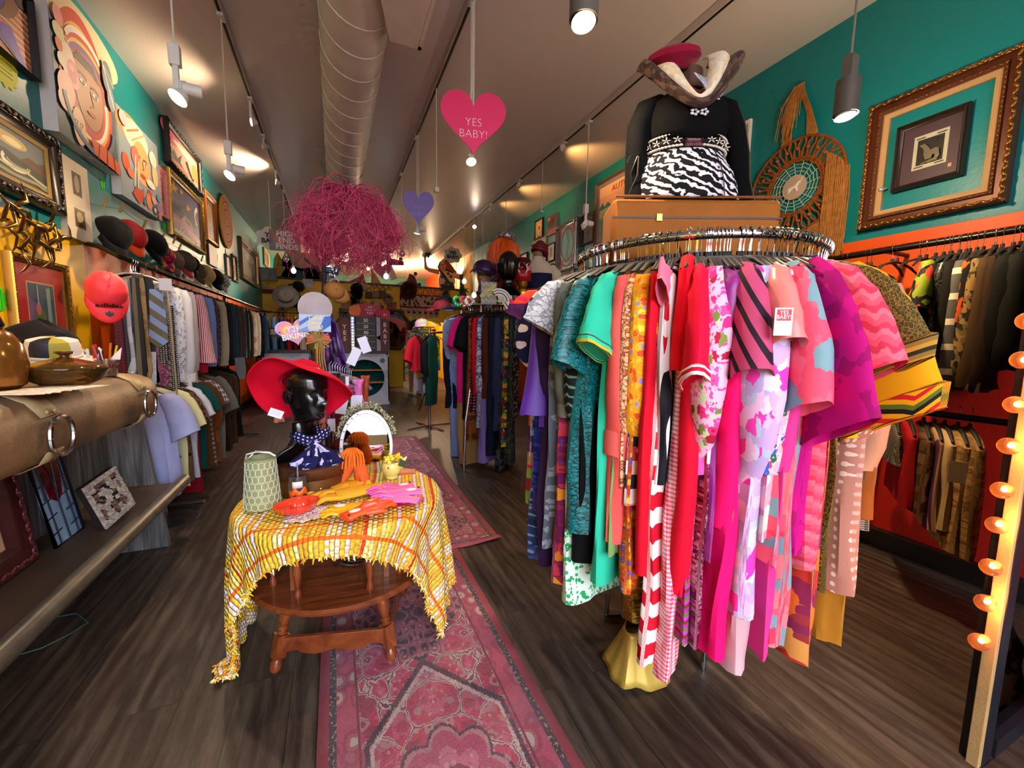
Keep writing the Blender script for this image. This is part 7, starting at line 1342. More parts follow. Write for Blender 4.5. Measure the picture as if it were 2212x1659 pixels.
# orange creature with yarn hair
p=ontab(765,1050); t=thing('felt_creature','orange felt long nosed creature with yarn hair and button eyes','toy',(p.x-.01,p.y,ZT),R(-20)); OR=mat('#d9622c',.8,bump=.3); 
mb=MB(); mb.tube([(.01,0,.145),(.0,-.012,.12),(-.01,-.02,.09),(-.02,-.03,.055),(-.045,-.045,.02),(-.07,-.055,.006)],[.026,.03,.026,.017,.013,.009],14).tube([(.01,0,.13),(.035,.01,.08),(.045,.01,.03),(.04,0,.0)],[.022,.03,.034,.03],14).tube([(.04,.0,.06),(.06,-.03,.03),(.055,-.055,.008)],[.016,.013,.012],10); mb.build('body',OR,t)
mb=MB()
for k in range(40):
    a=k/40*2*PI; r=.045+.006*sin(k*3.1); mb.tube([(.005,0,.168),(.005+r*.5*cos(a),r*.5*sin(a),.170),(.005+r*cos(a),r*sin(a)-.004,.150),(.005+r*1.12*cos(a),r*1.12*sin(a)-.006,.118-.02*abs(sin(k*1.7)))],.0038,6)
mb.build('yarn_hair',mat('#f07828',.85,var=.06),t)
for x in (-.012,.01): MB().ell((x,-.033,.115),(.010,.006,.011),12,8).build('eye_patch',mat('#f0a890',.5,var=0),t); MB().ell((x,-.039,.118),(.004,.003,.004),8,6).build('eye_button',mat('#120a08',.2,var=0),t)
# yellow bird planter
p=ontab(848,1036); t=thing('bird_planter','small pale yellow bird shaped planter full of yellow blossoms','planter',(p.x,p.y+.03,ZT)); YE=mat('#e8d87a',.2,coat=.4,var=.03)
MB().lathe([(.001,0),(.028,0),(.030,.008),(.026,.012),(.038,.025),(.048,.05),(.046,.07),(.038,.08),(.034,.078),(.04,.06),(.03,.03),(.001,.02)],32,cap=False).build('bowl',YE,t)
MB().tube([(.035,-.005,.055),(.055,-.01,.085),(.07,-.012,.10)],[.02,.011,.003],10).build('beak',YE,t); MB().prism([(-.0,0),(.03,-.01),(.034,.02),(.01,.03)],-.003,.003,X=rot(rz=R(-20),loc=(.025,-.04,.07))).build('leaf',mat('#3a4a20',.5),t); MB().ell((-.02,-.043,.062),(.004,.003,.004),8,6).build('eye',mat('#1a1408',.2,var=0),t)
rn=random.Random(12)
mb=MB()
for k in range(34):
    a=rn.uniform(0,6.28); r=rn.uniform(0,.045); q=Vector((r*cos(a),r*sin(a),.082+rn.uniform(0,.028))); s_=rn.uniform(.007,.012); mb.ell(q,(s_,s_,s_*.8),7,5,col=['#f2c41c','#f7da4a','#f5e08a','#e8b010'][rn.randrange(4)])
mb.build('blossoms',vcol(.7),t)['kind']='stuff'
p=ontab(868,1025); tag(MB().box((-.05,-.02,0),(.04,.03,.012)).build('wooden_tray',mat('#b0562c',.4),None,(p.x+.03,p.y+.02,ZT-.004),R(-10),smooth=False,bev=.002),'small orange wooden tray behind the bird planter','tray')
# gloves
def glove(px,py,rz,m,name,lab,s=1,z=ZT,hole=False,cuffm=None,rx=0,flop=1):
    p=at(px,py,2,z+.004); t=thing(name,lab,'glove',(p.x,p.y,z+.002),R(rz))
    mb=MB(); mb.tube([(-.10*s,0,.012),(-.06*s,0,.015),(-.02*s,0,.015),(.025*s,0,.013)],[.036*s,.032*s,.04*s,.038*s],14,flat=.3)
    for k,(y,l,an) in enumerate(((-.03,.055,-12),(-.011,.072,-4),(.009,.07,4),(.028,.058,12))):
        a=R(an); b=Vector((.03*s,y*s,.013)); mb.tube([b-Vector((.02*s,0,0)),b+Vector((cos(a)*l*.45*s,sin(a)*l*.45*s,.006*(k%2+1)*flop)),b+Vector((cos(a)*l*.85*s,sin(a)*l*.85*s,.002)),b+Vector((cos(a)*l*s,sin(a)*l*s,0))],[.010*s,.0095*s,.0085*s,.004*s],8,flat=.75)
    mb.tube([(-.03*s,-.028*s,.014),(-.0*s,-.052*s,.018),(.028*s,-.062*s,.012)],[.012*s,.011*s,.006*s],8,flat=.8); mb.build('glove_shell',m,t)
    if hole: 
        MB().ell((-.06*s,0,.0255),(.022*s,.014*s,.003),18,6).build('cut_out',mat('#f4e4ea',.6,var=0),t); MB().ell((-.092*s,-.018*s,.024),(.005,.005,.003),10,6).build('snap_button',mat('#4a1438',.2,.3,var=0),t)
    return t
glove(745,1072,190,mat('#f2b030',.7,var=.1),'chiffon_glove','long sheer amber glove lying across the table',1.5)
glove(730,1060,205,mat('#eda42c',.7,var=.1),'chiffon_glove','second amber glove under the ruffle',1.3,ZT+.006)
glove(770,1102,-12,mat('#f7b810',.5,var=.05),'driving_glove','golden yellow driving glove with key hole back',1.0,ZT+.008,True)
glove(748,1112,172,mat('#f5b40c',.5,var=.05),'driving_glove','other golden yellow glove beside the doily',.9,ZT+.004)
glove(800,1104,28,mat('#f4541c',.4,var=.05),'driving_glove','bright orange leather glove nearest the table edge',1.05,ZT+.012,True)
glove(828,1092,200,mat('#f25014',.4,var=.05),'driving_glove','second bright orange glove beside the red sign card',1.0,ZT+.01,True)
glove(842,1062,186,mat('#f060b4',.45,var=.05),'driving_glove','pink leather glove nearest the bird planter',1.0,ZT+.006,True)
glove(856,1072,176,mat('#f268ba',.45,var=.05),'driving_glove','pink leather glove lying over the first pink one',1.0,ZT+.02,True)
glove(862,1084,150,mat('#ee78c4',.45,var=.05),'driving_glove','pale pink glove folded at the right of the pile',.85,ZT+.016)
p=ontab(762,1058); mb=MB()
P=[[( (.03+.02*f)*cos(a)*(1+.15*sin(7*a)),(.03+.02*f)*sin(a)*(1+.15*sin(7*a)),.05*f*(1-.3*f)+.006*sin(5*a)) for a in [j/40*2*PI for j in range(40)]] for f in (0,.25,.5,.75,1)]
tag(mb.grid(P,0,True).build('glove_ruffle',mat('#e8a028',.7,var=.1),None,(p.x,p.y,ZT+.004),solid=.002),'crumpled amber chiffon ruffle before the felt creature','ruffle')
p=ontab(880,1085); t=thing('sign_card','hot pink card lettered GLOVES under the pink gloves','sign',(p.x,p.y,ZT+.003),R(14)); MB().lathe([(.001,0),(.075,0),(.075,.002),(.001,.002)],40,sy=.5).build('card',mat('#e0243c',.5,var=0),t); text('GLOVES',.026,t,(.0,.012,.0035),mat('#f8d0d8',.5,var=0),rot=(0,0,0),ext=.0004); text('$18',.02,t,(-.01,-.014,.0035),mat('#f8d0d8',.5,var=0),rot=(0,0,0),ext=.0004)
# ================================================================= PINK TUMBLEWEED ON THE HAT TREE
TY=3.3; c0=at(757,500,1,TY); top=at(762,402,1,TY); PK=mat('#cc4470',.6,var=.18,vs=8)
t=thing('pink_tumbleweed','huge pink tumbleweed of tangled twigs on top of the hat tree','tumbleweed',(c0.x,TY,c0.z)); rn=random.Random(21)
RXb,RZb=.36,.265; tz=top.z-c0.z
def branch(mb,p,d,L,r,curl,n=9,kk=3):
    pts=[p.copy()]; q=p.copy(); d=d.normalized()
    for i in range(n):
        rad=Vector((q.x/RXb,q.y/RXb,(q.z)/RZb)); out=rad.length
        pull=-rad*.55*max(0,out-.8) if out>.8 else Vector((0,0,0))
        d=(d+Vector((rn.gauss(0,curl),rn.gauss(0,curl),rn.gauss(0,curl)-.05))+pull).normalized(); q=q+d*(L/n); pts.append(q.copy())
    mb.tube(pts,[r*(1-.75*i/n) for i in range(n+1)],kk,cap=False); return pts
for part_,N1 in (('main_branches',230),('twigs',3600)):
    mb=MB()
    for k in range(N1):
        if part_=='main_branches':
            a=rn.uniform(0,2*PI); el=rn.uniform(-.5,.45); p=Vector((0,0,tz-.03)); d=Vector((cos(a),sin(a),el)); branch(mb,p,d,rn.uniform(.45,.85),.0042,.20,14,4)
        else:
            a=rn.uniform(0,2*PI); ph=math.acos(rn.uniform(-.95,1)); s_=rn.uniform(.45,1.0)**.5; p=Vector((RXb*s_*sin(ph)*cos(a),RXb*s_*sin(ph)*sin(a),RZb*s_*cos(ph)*(1 if cos(ph)>0 else .95)))
            tg=Vector((cos(a)*cos(ph),sin(a)*cos(ph),-sin(ph)))*rn.choice((1,1,-.4))+Vector((-sin(a),cos(a),0))*rn.gauss(0,.7)+Vector((cos(a),sin(a),0))*.15; branch(mb,p,tg,rn.uniform(.10,.28),rn.uniform(.001,.0022),.22,7,3)
    o=mb.build(part_,PK,t); 
    if part_=='twigs': o['kind']='stuff'
t=thing('hat_tree','dark wooden hat tree hidden below the pink tumbleweed','hat stand',(c0.x-.19,TY+.02,0)); 
mb=MB(); mb.tube([(0,0,0),(.005,0,.8),(0,0,1.5),(.01,.0,1.95)],[.03,.024,.02,.014],12); 
mb.build('trunk',mat('#3a1c10',.5,var=.2),t)
for a in range(6): MB().tube([(0,0,1.35+.08*a),(.12*cos(a*1.9),.12*sin(a*1.9),1.45+.08*a)],.008,8).build('branch_peg',mat('#3a1c10',.5),t)
for a in range(3): MB().tube([(0,0,.12),(.22*cos(a*2.1),.22*sin(a*2.1),.0)],.014,8).build('foot',mat('#3a1c10',.5),t)
p=at(681,665,1,3.15); t=thing('canvas_hat','round flat off white hat hanging on the hat tree','hat',p); t.rotation_euler=(R(90),0,R(4)); MB().lathe([(.001,.025),(.05,.023),(.07,.016),(.09,.007),(.108,.0),(.108,-.006),(.07,.006),(.001,.01)],40,cap=False).build('hat_disc',mat('#cfc4ca',.8,bump=.3),t)
p=at(722,628,1,3.2); cap('newsboy_cap','tan suede cap hanging sideways under the pink tumbleweed',p,R(80),R(-60),R(20),mat('#a8743c',.8),None,.062,.05)
p=at(718,588,1,3.22); mb=MB(); rn=random.Random(3)
for k in range(60): mb.add([(rn.gauss(0,.03),rn.gauss(0,.02),rn.gauss(0,.035)) for _ in range(3)],[(0,1,2)])
tag(mb.build('silver_cap',mat('#c0c8d8',.15,.9,var=0),None,p,smooth=False),'crumpled silver sequin cap peeking under the pink tumbleweed','cap')
mb=MB(); P=[]
a=at(705,675,1,3.25); b=at(745,905,1,3.25)
for i in range(24):
    f=i/23; c=a.lerp(b,f); P.append([(c.x+(k/10-.5)*(.06+.17*f**.6),3.25+.025*sin(k*1.6+f*2),c.z-.05*(k%3==0)*(f>.97)) for k in range(11)])
tag(mb.grid(P,0,False,False,lambda i,j:(j*.03,i*.02)).build('silk_shawl',mat(['#3a1050','#5a2080','#7a50a0','#2a0c3c','#8a78a8'],.4,pat='blotch',s=.05),None,solid=.003),'purple patterned silk shawl hanging from the hat tree','shawl')
# ================================================================= ROUND RACK WITH BIKINIS
t=thing('bikini_rack','small chrome swimwear rack topped with a silver ball','clothes rack',(-.10,2.72,0)); by=2.72
MB().tube([(0,0,0),(0,0,1.24)],.014,12).build('centre_post',mat('#b08a4c',.2,.9,var=0),t); MB().ell((0,0,1.265),(.028,.028,.028),20,14).build('ball_finial',mat('#dfe4f4',.08,.9,var=0),t)
for a in range(4): b=R(45+90*a); MB().tube([(0,0,1.0),(.26*cos(b),.26*sin(b),1.05)],.008,8).build('arm',CHROME,t); MB().tube([(0,0,.05),(.28*cos(b),.28*sin(b),.0)],.012,8).build('foot',CHROME,t)
rn=random.Random(9); CLR=mat('#dfe6f2',.06,trans=.75,var=0)
for k in range(16):
    left=k<6; x=-.10+(-.17+.02*k if left else .07+.0135*(k-6)); yy=by-.22+.035*(k if left else k-6); z=1.12-.012*(k if left else k-6)*.6
    o=MB(); o.tube([(-.15,0,-.10),(-.10,0,-.045),(-.03,0,-.02),(.03,0,-.02),(.10,0,-.045),(.15,0,-.10)],[.007,.009,.008,.008,.009,.007],8).tube([(-.14,0,-.10),(.14,0,-.105)],.004,6).tube([(0,0,-.02),(0,0,.03),(.012,0,.045)],.0025,6)
    o=o.build('clear_hanger',CLR,None,(x,yy,z),R(-18 if left else 14)+.02*k); tag(o,'clear plastic hanger on the swimwear rack','hanger','clear hangers on the swimwear rack')
BK=[(748,842,.10,.07,['#e8309a','#f06ab4'],'blotch','hot pink lace bikini bottom on the swimwear rack'),(722,818,.07,.06,['#141016'],None,'black bikini top with pink straps'),(752,880,.09,.12,['#3a3c1c','#6a5a24'],'hstripe','olive bikini with a gold metal bar'),(735,930,.09,.22,['#7a0c28'],None,'burgundy one piece swimsuit on the swimwear rack'),(757,930,.07,.22,['#2ca0d8'],None,'sky blue swimsuit beside the burgundy one'),(775,845,.06,.14,['#f078c8'],None,'pale pink bikini at the right of the rack'),(790,850,.05,.22,['#a84a2c'],None,'rust brown swimsuit hanging furthest right'),(780,900,.04,.18,['#e8b8b0','#c98a8a'],'floral','floral pale pink swimsuit behind the rust one'),(742,960,.12,.10,['#5aa0d0','#2a6a9a'],'lines','light blue ring bikini low on the rack'),(700,905,.06,.16,['#f08aa8'],None,'rose pink swimsuit half hidden by the red hat'),(602,885,.05,.14,['#e8a08a'],None,'peach swimsuit left of the red hat')]
for px,py,w,h,cols,pt,lab in BK:
    p=at(px,py,1,2.50+.004*(px%40)); P=[[(w*(x/6-.5)*(1-.35*sin(PI*f)),.012*sin(x*1.1+f*3),-h*(f-.5)) for x in range(7)] for f in [i/8 for i in range(9)]]; o=MB().grid(P,0,False,False,lambda i,j:(j*.015,i*h/8)).build('swimsuit',mat(cols,.5,pat=pt,s=.03),None,p,R(8),solid=.008); tag(o,lab,'swimsuit')
for k,(px,py,w,h,an,lab) in enumerate(((738,878,.055,.085,12,'white care card on the hot pink bikini'),(770,868,.06,.075,4,'white care card on the pale pink bikini'),(716,918,.04,.07,0,'white care card on the rose pink swimsuit'),(750,823,.018,.05,0,'narrow white label on the clear hangers'),(745,958,.05,.05,0,'white barcode card on the light blue ring bikini'),(787,745,.05,.09,-20,'pale lilac glove like card above the clear hangers'),(765,770,.05,.10,25,'pale lilac cloth end above the clear hangers'))):
    p=at(px,py,1,2.44); o=MB().box((-w/2,-.001,-h/2),(w/2,.001,h/2)).build('care_card',mat('#dfe0f4',.6,var=0),None,p,smooth=False); o.rotation_euler=(0,R(an),R(6)); tag(o,lab,'tag')
p=at(712,898,1,2.5); tag(MB().tube([(0,0,.06),(.01,-.01,.03),(-.004,0,0),(.012,-.006,-.05),(0,0,-.10)],[.006,.01,.005,.006,.003],8).build('ribbon_tie',mat('#d9406a',.5),None,p),'rose ribbon tie hanging beside the black head','ribbon')
mb=MB(); rn=random.Random(5); p=at(700,925,1,2.0)
for k in range(120): a=rn.uniform(0,6.28); mb.tube([(0,0,.03),(.012*cos(a),.012*sin(a),.0),(.018*cos(a+.6),.018*sin(a+.6),-.03)],.0016,4)
tag(mb.build('fur_pompom',mat('#a8501c',.9,var=.2),None,p),'rust coloured fur tassel behind the black head','tassel')
# signs on the bikini rack
def shapesign(name,lab,px,py,y,w,h,rz,kind='rect',col='#fff'):
    p=at(px,py,1,y); return thing(name,lab,'sign',p,rz)
p=at(637,718,1,2.66); t=thing('heart_sign','pink and yellow heart sign reading Y2K BIKINIS','sign',p); t.rotation_euler=(0,R(-12),R(4)); hw=.19
def hp_(k): 
    pts=[]
    for i in range(48): a=i/48*2*PI; pts.append((16*sin(a)**3/32*hw*k,(13*cos(a)-5*cos(2*a)-2*cos(3*a)-cos(4*a)+2)/29*hw*.78*k))
    return pts[::-1]
for k,(q,c) in enumerate(((1,'#b8c4f8'),(.93,'#f08ac8'),(.78,'#f5a080'),(.62,'#f8d060'),(.46,'#f2a0d8'))): MB().prism(hp_(q),-.004-.001*k,-.002-.001*k+.001).build('heart_layer' if k else 'heart_board',mat(c,.5,var=0),t,smooth=False)
for dx,dz in ((0,0),(.001,-.001)): text('Y2K\nBIKINIS',.045,t,(.0+dx,-.011-.001*(dx==0),-.002+dz),mat('#f6f4fa' if dx==0 else '#6a6a9a',.5,var=0),ext=.0005,off=.0012,lead=.85)
for x in (-.075,.08): MB().prism([(x+a*.1,b*.1+.012) for a,b in [(u*.6,v*.6) for u,v in hp_(1)]],-.010,-.008).build('small_heart',mat('#2a1a4a',.5,var=0),t,smooth=False)
p=at(681,698,1,2.64); t=thing('sale_sign','blue ray sign reading Cool New Finds!','sign',p,R(4)); W2,H2=.165,.098
MB().box((-W2/2,-.002,-H2/2),(W2/2,.002,H2/2)).build('sign_board',mat('#b8ccf4',.5,var=0),t,smooth=False)
mb=MB(); art(mb,W2,H2,[('p',[(0,.55),(.35,.95),(.5,.95),(0,.3)],'#2a6ac0'),('p',[(1,.95),(.8,.9),(.6,.1),(.72,.05),(1,.4)],'#1c60c0'),('p',[(0,.1),(.3,.35),(.3,0),(0,0)],'#7a9ae0')],y=-.0025,step=-.0002,x0=-W2/2,z0=-H2/2); mb.build('sign_rays',vcol(.5),t,smooth=False)
text('Cool\nNew\nFinds!',.034,t,(-.0,-.004,.002),mat('#f2e29a',.5,var=0),ext=.0005,off=.001,lead=.8); MB().box((-.008,-.001,-H2/2-.1),(.008,.001,-H2/2)).build('sign_holder',mat('#8aa82c',.5),t,smooth=False)
t=thing('raffia_bow','raffia bow with coral flower tied to the swimwear rack','bow',at(688,735,1,2.60)); mb=MB()
for k in range(7):
    a=R(-60+k*40); mb.tube([(0,0,0),(.05*cos(a),-.01,.05*sin(a)),(.07*cos(a+.4),-.012,.06*sin(a+.4)),(0,-.01,0)],.004,6)
for k in range(4): mb.tube([(0.01*k,0,0),(.012*k-.01,-.01,-.10),(.014*k,-.01,-.22)],.004,6)
mb.build('raffia_loops',mat('#b08a50',.7,var=.15),t); 
for q in (-1,1): MB().ell((q*.036,.006,.008),(.026,.008,.03),14,8).build('coral_petal',mat('#e8503c',.5),t)
# ================================================================= SECOND ROUND RACK AND ITS HEADS
R2=Rack((1.75,4.2,0),.47,1.65); hl,hg='hanger on the second round rack','hangers on the second round rack'
t=thing('round_clothes_rack','second chrome round rack standing further into the shop','clothes rack',(R2.c.x,R2.c.y,0))
MB().tube([(.47*cos(i/56*2*PI),.47*sin(i/56*2*PI),1.65) for i in range(56)],.014,12,closed=True).build('rail_ring',CHROME,t); MB().tube([(0,0,.05),(0,0,1.62)],.02,12).build('centre_post',CHROME,t)
MB().lathe([(.001,1.64),(.44,1.64),(.44,1.655),(.001,1.655)],44).build('top_shelf',mat('#3a2a22',.4),t)
q=at(1002,1018,2,0)-Vector((R2.c.x,R2.c.y,0))
for a in range(4):
    b=math.atan2(q.y,q.x)+a*PI/2; rr=q.length; MB().tube([(rr*cos(b),rr*sin(b),0),(rr*.97*cos(b),rr*.97*sin(b),.5),(.47*cos(b),.47*sin(b),1.64)],.013,10).build('leg',CHROME,t)
for px,py,hp,w,nm,lab,cat,m,sl,ex in [
(940,960,1023,40,'wide_trousers','pale blue wide trousers reaching the floor on the second rack','trousers',C('#7f92c8'),None,{'flare':.7}),
(938,760,790,28,'blue_shirt','light blue shirt sleeve at the shop end of the second rack','shirt',C('#8a9ac4'),('long',.42,.05),{}),
(958,800,880,44,'navy_coat','long dark navy coat on the second rack','coat',C('#12182c'),('long',.75,.06),{}),
(985,960,1028,50,'beige_trousers','beige trousers beside the pale blue pair','trousers',C('#a8804c'),None,{'flare':.8}),
(988,760,868,24,'pink_blouse','hot pink blouse with flared sleeve on the second rack','blouse',C('#d91c7a'),('short',.3,.04),{}),
(1002,780,905,34,'black_tee','black tee dress on the second rack','dress',C('#0c0d12'),('short',.3,.05),{}),
(1010,900,950,36,'rust_skirt','rust skirt with brown flowers on the second rack','skirt',PT('blotch',['#8a5024','#8a5024','#5a2c18'],.05),None,{}),
(1018,800,890,16,'dot_blouse','black blouse with coloured dots between black and red','blouse',PT('dots',['#14101a','#c9506a'],.03),None,{}),
(1024,780,852,22,'red_coat','red wool dress on the second rack','dress',C('#c80f28'),('long',.6,.03),{}),
(1034,820,924,26,'print_blouse','white and blue script print blouse on the second rack','blouse',PT('lines',['#b8c0dc','#c8cfe4','#8a94b8','#4a5278'],.05),('long',.72,.035),{}),
(1046,800,860,24,'brown_dress','chestnut brown dress with long sleeve on the second rack','dress',C('#4a2418'),('long',.62,.035),{}),
(1040,940,1000,30,'lilac_skirt','lilac skirt end low on the second rack','skirt',C('#7a68b0'),None,{}),
(1058,800,985,22,'navy_dress','midnight blue long dress on the second rack','dress',C('#161c34'),None,{}),
(1072,790,930,34,'denim_dress','dark denim dress on the second rack','dress',C('#28365a'),('long',.75,.045),{}),
(1090,800,965,32,'patchwork_dress','african patchwork print dress in green and red on the second rack','dress',PT('bands',['#8a8a1c','#7a2c2a','#c0a030','#3a6a2c','#2a2c6a','#6a1c1c','#1c1c3a','#d9c060'],.3),None,{}),
(1104,800,1005,26,'camouflage_dress','dark olive and navy leaf print dress on the second rack','dress',PT('blotch',['#2a3428','#1c2438','#4a5434','#22303a'],.04),None,{}),
(1114,780,900,18,'lace_dress','black lace dress with silver flecks on the second rack','dress',PT('leaf',['#1a1a20','#6a6a70'],.02),('long',.6,.03),{}),
(1080,980,1030,30,'flower_hem_skirt','black skirt with grey leaf hem low under the lilac one','skirt',PT('blotch',['#10121c','#10121c','#4a4c58'],.04),None,{})]:
    G(R2,px,py,hp,w,nm,lab,cat,m,sl,hlab=hl,hgr=hg,**ex)
for k in range(34): a=R(-170+k*4.2); P_=R2.c+Vector((cos(a),sin(a),0))*.47; hanger((P_.x,P_.y,1.65),a,hl,hg)
ZR=1.655
def headon(px,py,y,name,lab,m,s=.95,rz=0,zb=ZR):
    p=at(px,py,1,y); t=thing(name,lab,'mannequin head',(p.x,y,zb+.20*s),rz); head_mb(s).build('head',m,t); return t,p
t,p=headon(1128,640,3.86,'mannequin_head','gold masked mannequin head on the second round rack',mat('#b08a2c',.25,.7,var=.1),.9,R(-24))
t2=thing('cat_mask','red cat mask with white curls on the gold head','mask',t.location,R(-24)); 
P=[[( (.088+.012*k)*.9*cos(R(a))*(1),-.09+.13*(abs(a+90)/90)**2*.9,.11+(.02+.028*k)*(1 if v else -1)+(.05*abs(cos(R(a)))*v)) for a in range(-165,-14,10)] for v,k in ((0,1),(1,1))]; MB().grid(P).build('mask_front',mat('#b01020',.4),t2,solid=.004)
for q in (-1,1): MB().prism([(q*.03,.15),(q*.085,.16),(q*.08,.24)],-.10,-.09).build('mask_ear',mat('#b01020',.4),t2,smooth=False); MB().tube([(q*.03,-.11,.13),(q*.05,-.115,.17),(q*.035,-.115,.2),(q*.045,-.11,.22)],.006,6).build('mask_curl',mat('#f0e8e8',.4),t2)
t3=thing('velvet_fez','maroon embroidered hat on the gold head','hat',t.location+Vector((0,.02,.17)),R(-24)); MB().lathe([(.09,0),(.095,.03),(.09,.10),(.07,.125),(.001,.13)],30,cap=False).build('crown',mat('#4a0c1c',.8),t3); mb=MB()
for k in range(14): mb.ell((.094*cos(R(-150+k*9)),.094*sin(R(-150+k*9)),.04+.03*sin(k*1.7)),(.006,.004,.009),6,4)
mb.build('gold_embroidery',mat('#c8a040',.4,.5),t3)
t,p=headon(1098,630,3.80,'mannequin_head','mannequin head hooded in shiny black pleated leather',SKB,.95,R(-15),ZR+.1)
t2=thing('leather_hood','shiny black pleated hood hiding the middle head','hood',t.location+Vector((0,.01,-.02))); t2.scale=(.82,.82,.82); P=[[(r*(1+.05*sin(12*a))*cos(a),r*1.15*(1+.05*sin(12*a))*sin(a),z) for a in [j/60*2*PI for j in range(60)]] for r,z in ((.07,-.03),(.10,.03),(.118,.12),(.115,.19),(.09,.25),(.05,.28),(.002,.29))]; MB().grid(P,0,True).build('hood_cloth',mat('#0c0c0e',.22),t2,solid=.003)
t,p=headon(1045,650,4.0,'mannequin_head','tan mannequin head under the purple flat cap',mat('#8a6450',.5),.95,R(-50))
cap('flat_cap','purple satin flat cap on the tan mannequin head',t.location+Vector((0,.0,.13)),0,R(6),R(-40),mat('#2c0c44',.35),None,.12,.07)
t=thing('leopard_scarf','purple leopard print scarf draped from the orange wig','scarf',at(1065,610,1,4.12)); P=[[(.02*sin(f*7)+(k/8-.5)*(.12+.12*f)-.06*f,.03*sin(k*1.2+f*4),.2-.38*f) for k in range(9)] for f in [i/12 for i in range(13)]]; MB().grid(P,0,False,False,lambda i,j:(j*.03,i*.03)).build('scarf_cloth',mat(['#7a4a8a','#2c1234','#a878b0'],.6,pat='leaf',s=.025),t,solid=.004)
t,p=headon(1090,560,4.25,'mannequin_head','tall mannequin head wearing the orange wig',SKBR,1.0,R(0),ZR+.25); hq=t.location
t2=thing('orange_wig','long bright orange wig above the black hood','wig',hq); t2.scale=(1.25,1.1,1.0); mb=MB(); rn=random.Random(4)
for k in range(330):
    a=rn.uniform(0,6.28); r=.10+rn.uniform(0,.025); 
    pts=[(.01*cos(a),.01*sin(a),.31),(.06*cos(a),.06*sin(a),.29)]+[((r+.05*f)*cos(a+.15*sin(f*6+k)),(r+.05*f)*sin(a+.15*sin(f*6+k))+.02,.22-.48*f*rn.uniform(.85,1.05)) for f in (0,.25,.5,.75,1)]; mb.tube(pts,[.006,.008,.009,.009,.009,.008,.003],4,cap=False)
o=mb.build('wig_hair',mat('#d9560c',.45,var=.15),t2); o['kind']='stuff'
t3=thing('pillbox_hat','silver sequinned pillbox cap on the orange wig','hat',hq+Vector((.01,0,.265))); t3.rotation_euler=(R(-6),R(14),0); MB().lathe([(.105,0),(.108,.06),(.10,.07),(.001,.072)],32,cap=False).build('cap_body',mat(['#3a3438','#b8b0b4','#7a4048'],.3,.5,pat='sequin',s=.014),t3,solid=.003)
# red turban mannequin in varsity dress
tq=at(1160,640,1,4.15); t=thing('dressed_mannequin','headless mannequin with white sleeves and a dark red turban beside the ornate silver frame','mannequin',(tq.x,4.15,ZR),R(-30)); 
P=[]
for i in range(24): z=.62*i/23; w,d=interp([(0,.15,.1),(.2,.14,.1),(.34,.17,.11),(.44,.18,.1),(.50,.12,.08),(.54,.06,.06),(.62,.055,.055)],z); P.append([(w*cos(j/28*2*PI),d*sin(j/28*2*PI),z) for j in range(28)])
MB().grid(P,0,True,False,None,True).build('torso',mat('#8a6a58',.5),t)
t2=thing('varsity_dress','navy and red striped dress over a white knit top','dress',t.location,R(-30)); NV=mat('#141c44',.7)
MB().grid([[(x*1.06,y*1.08,z) for x,y,z in r] for r in P[:15]],0,True).build('dress_body',NV,t2,solid=.004); MB().grid([[(x*1.10,y*1.12,z) for x,y,z in r] for r in P[7:9]],0,True).build('red_stripe',mat('#b01c2c',.7),t2,solid=.003)
t3=thing('knit_jumper','cream knitted long sleeved top on the turban mannequin','top',t.location,R(-30)); CRM=mat('#c8c0b0',.9,bump=.3)
MB().grid([[(x*1.04,y*1.05,z) for x,y,z in r] for r in P[14:22]],0,True).build('top_body',CRM,t3,solid=.004)
for q in (-1,1): MB().tube([(q*.14,0,.45),(q*.2,-.01,.38),(q*.225,-.02,.22),(q*.23,-.04,.05)],[.05,.062,.055,.045],14).build('sleeve',CRM,t3)
t4=thing('red_turban','dark red sequinned turban on the mannequin neck','hat',t.location+Vector((.01,0,.62))); t4.rotation_euler=(0,R(24),0); mb=MB()
for k in range(4): mb.tube([((.085-.012*k)*cos(a/20*2*PI),(.085-.012*k)*sin(a/20*2*PI),.01+.025*k+.008*sin(a*.9+k)) for a in range(20)],.024,10,closed=True)
mb.build('turban_rolls',mat('#6a0c1c',.5,bump=.4),t4)
p=at(1056,632,1,3.72); t=thing('extended_sizes_sign','grey zigzag sign lettered EXTENDED SIZES','sign',p,R(-8)); MB().box((-.075,-.004,-.11),(.075,.004,.10)).build('sign_board',mat(['#8a8a84','#a8a8a0'],.5,pat='zig',s=.05),t,smooth=False); o=text('EXTENDED\n    SIZES',.036,t,(0,-.007,0),mat('#e8e020',.5,var=0),rot=(PI/2,R(-38),0),ext=.0006,off=.001); MB().box((-.03,-.01,-.145),(.03,.01,-.11)).build('sign_clip',BLACKP,t,smooth=False)
p=at(1088,640,1,3.66); t=thing('arrow_sign','white curved arrow sign with black inner line','sign',p,R(-10)); 
def arrow(k,y,m,nm):
    w=.032*k; cx,cz,r=-.045,-.05,.09; n=12
    o_=[(cx+(r+w)*cos(R(125-125*i/(n-1))),cz+(r+w)*sin(R(125-125*i/(n-1)))) for i in range(n)]; i_=[(cx+(r-w)*cos(R(125*i/(n-1))),cz+(r-w)*sin(R(125*i/(n-1)))) for i in range(n)]
    MB().prism(o_+[(cx+r+.04*k+.02,cz-.0-.004),(cx+r,cz-.03-.06*k),(cx+r-.04*k-.02,cz-.004)]+i_,y,y+.004).build(nm,m,t,smooth=False)
arrow(1.0,-.004,mat('#eceaf2',.5,var=0),'arrow_board'); arrow(.5,-.009,mat('#0c0c10',.5,var=0),'arrow_inner'); arrow(.25,-.014,mat('#f4f2f8',.5,var=0),'arrow_core')
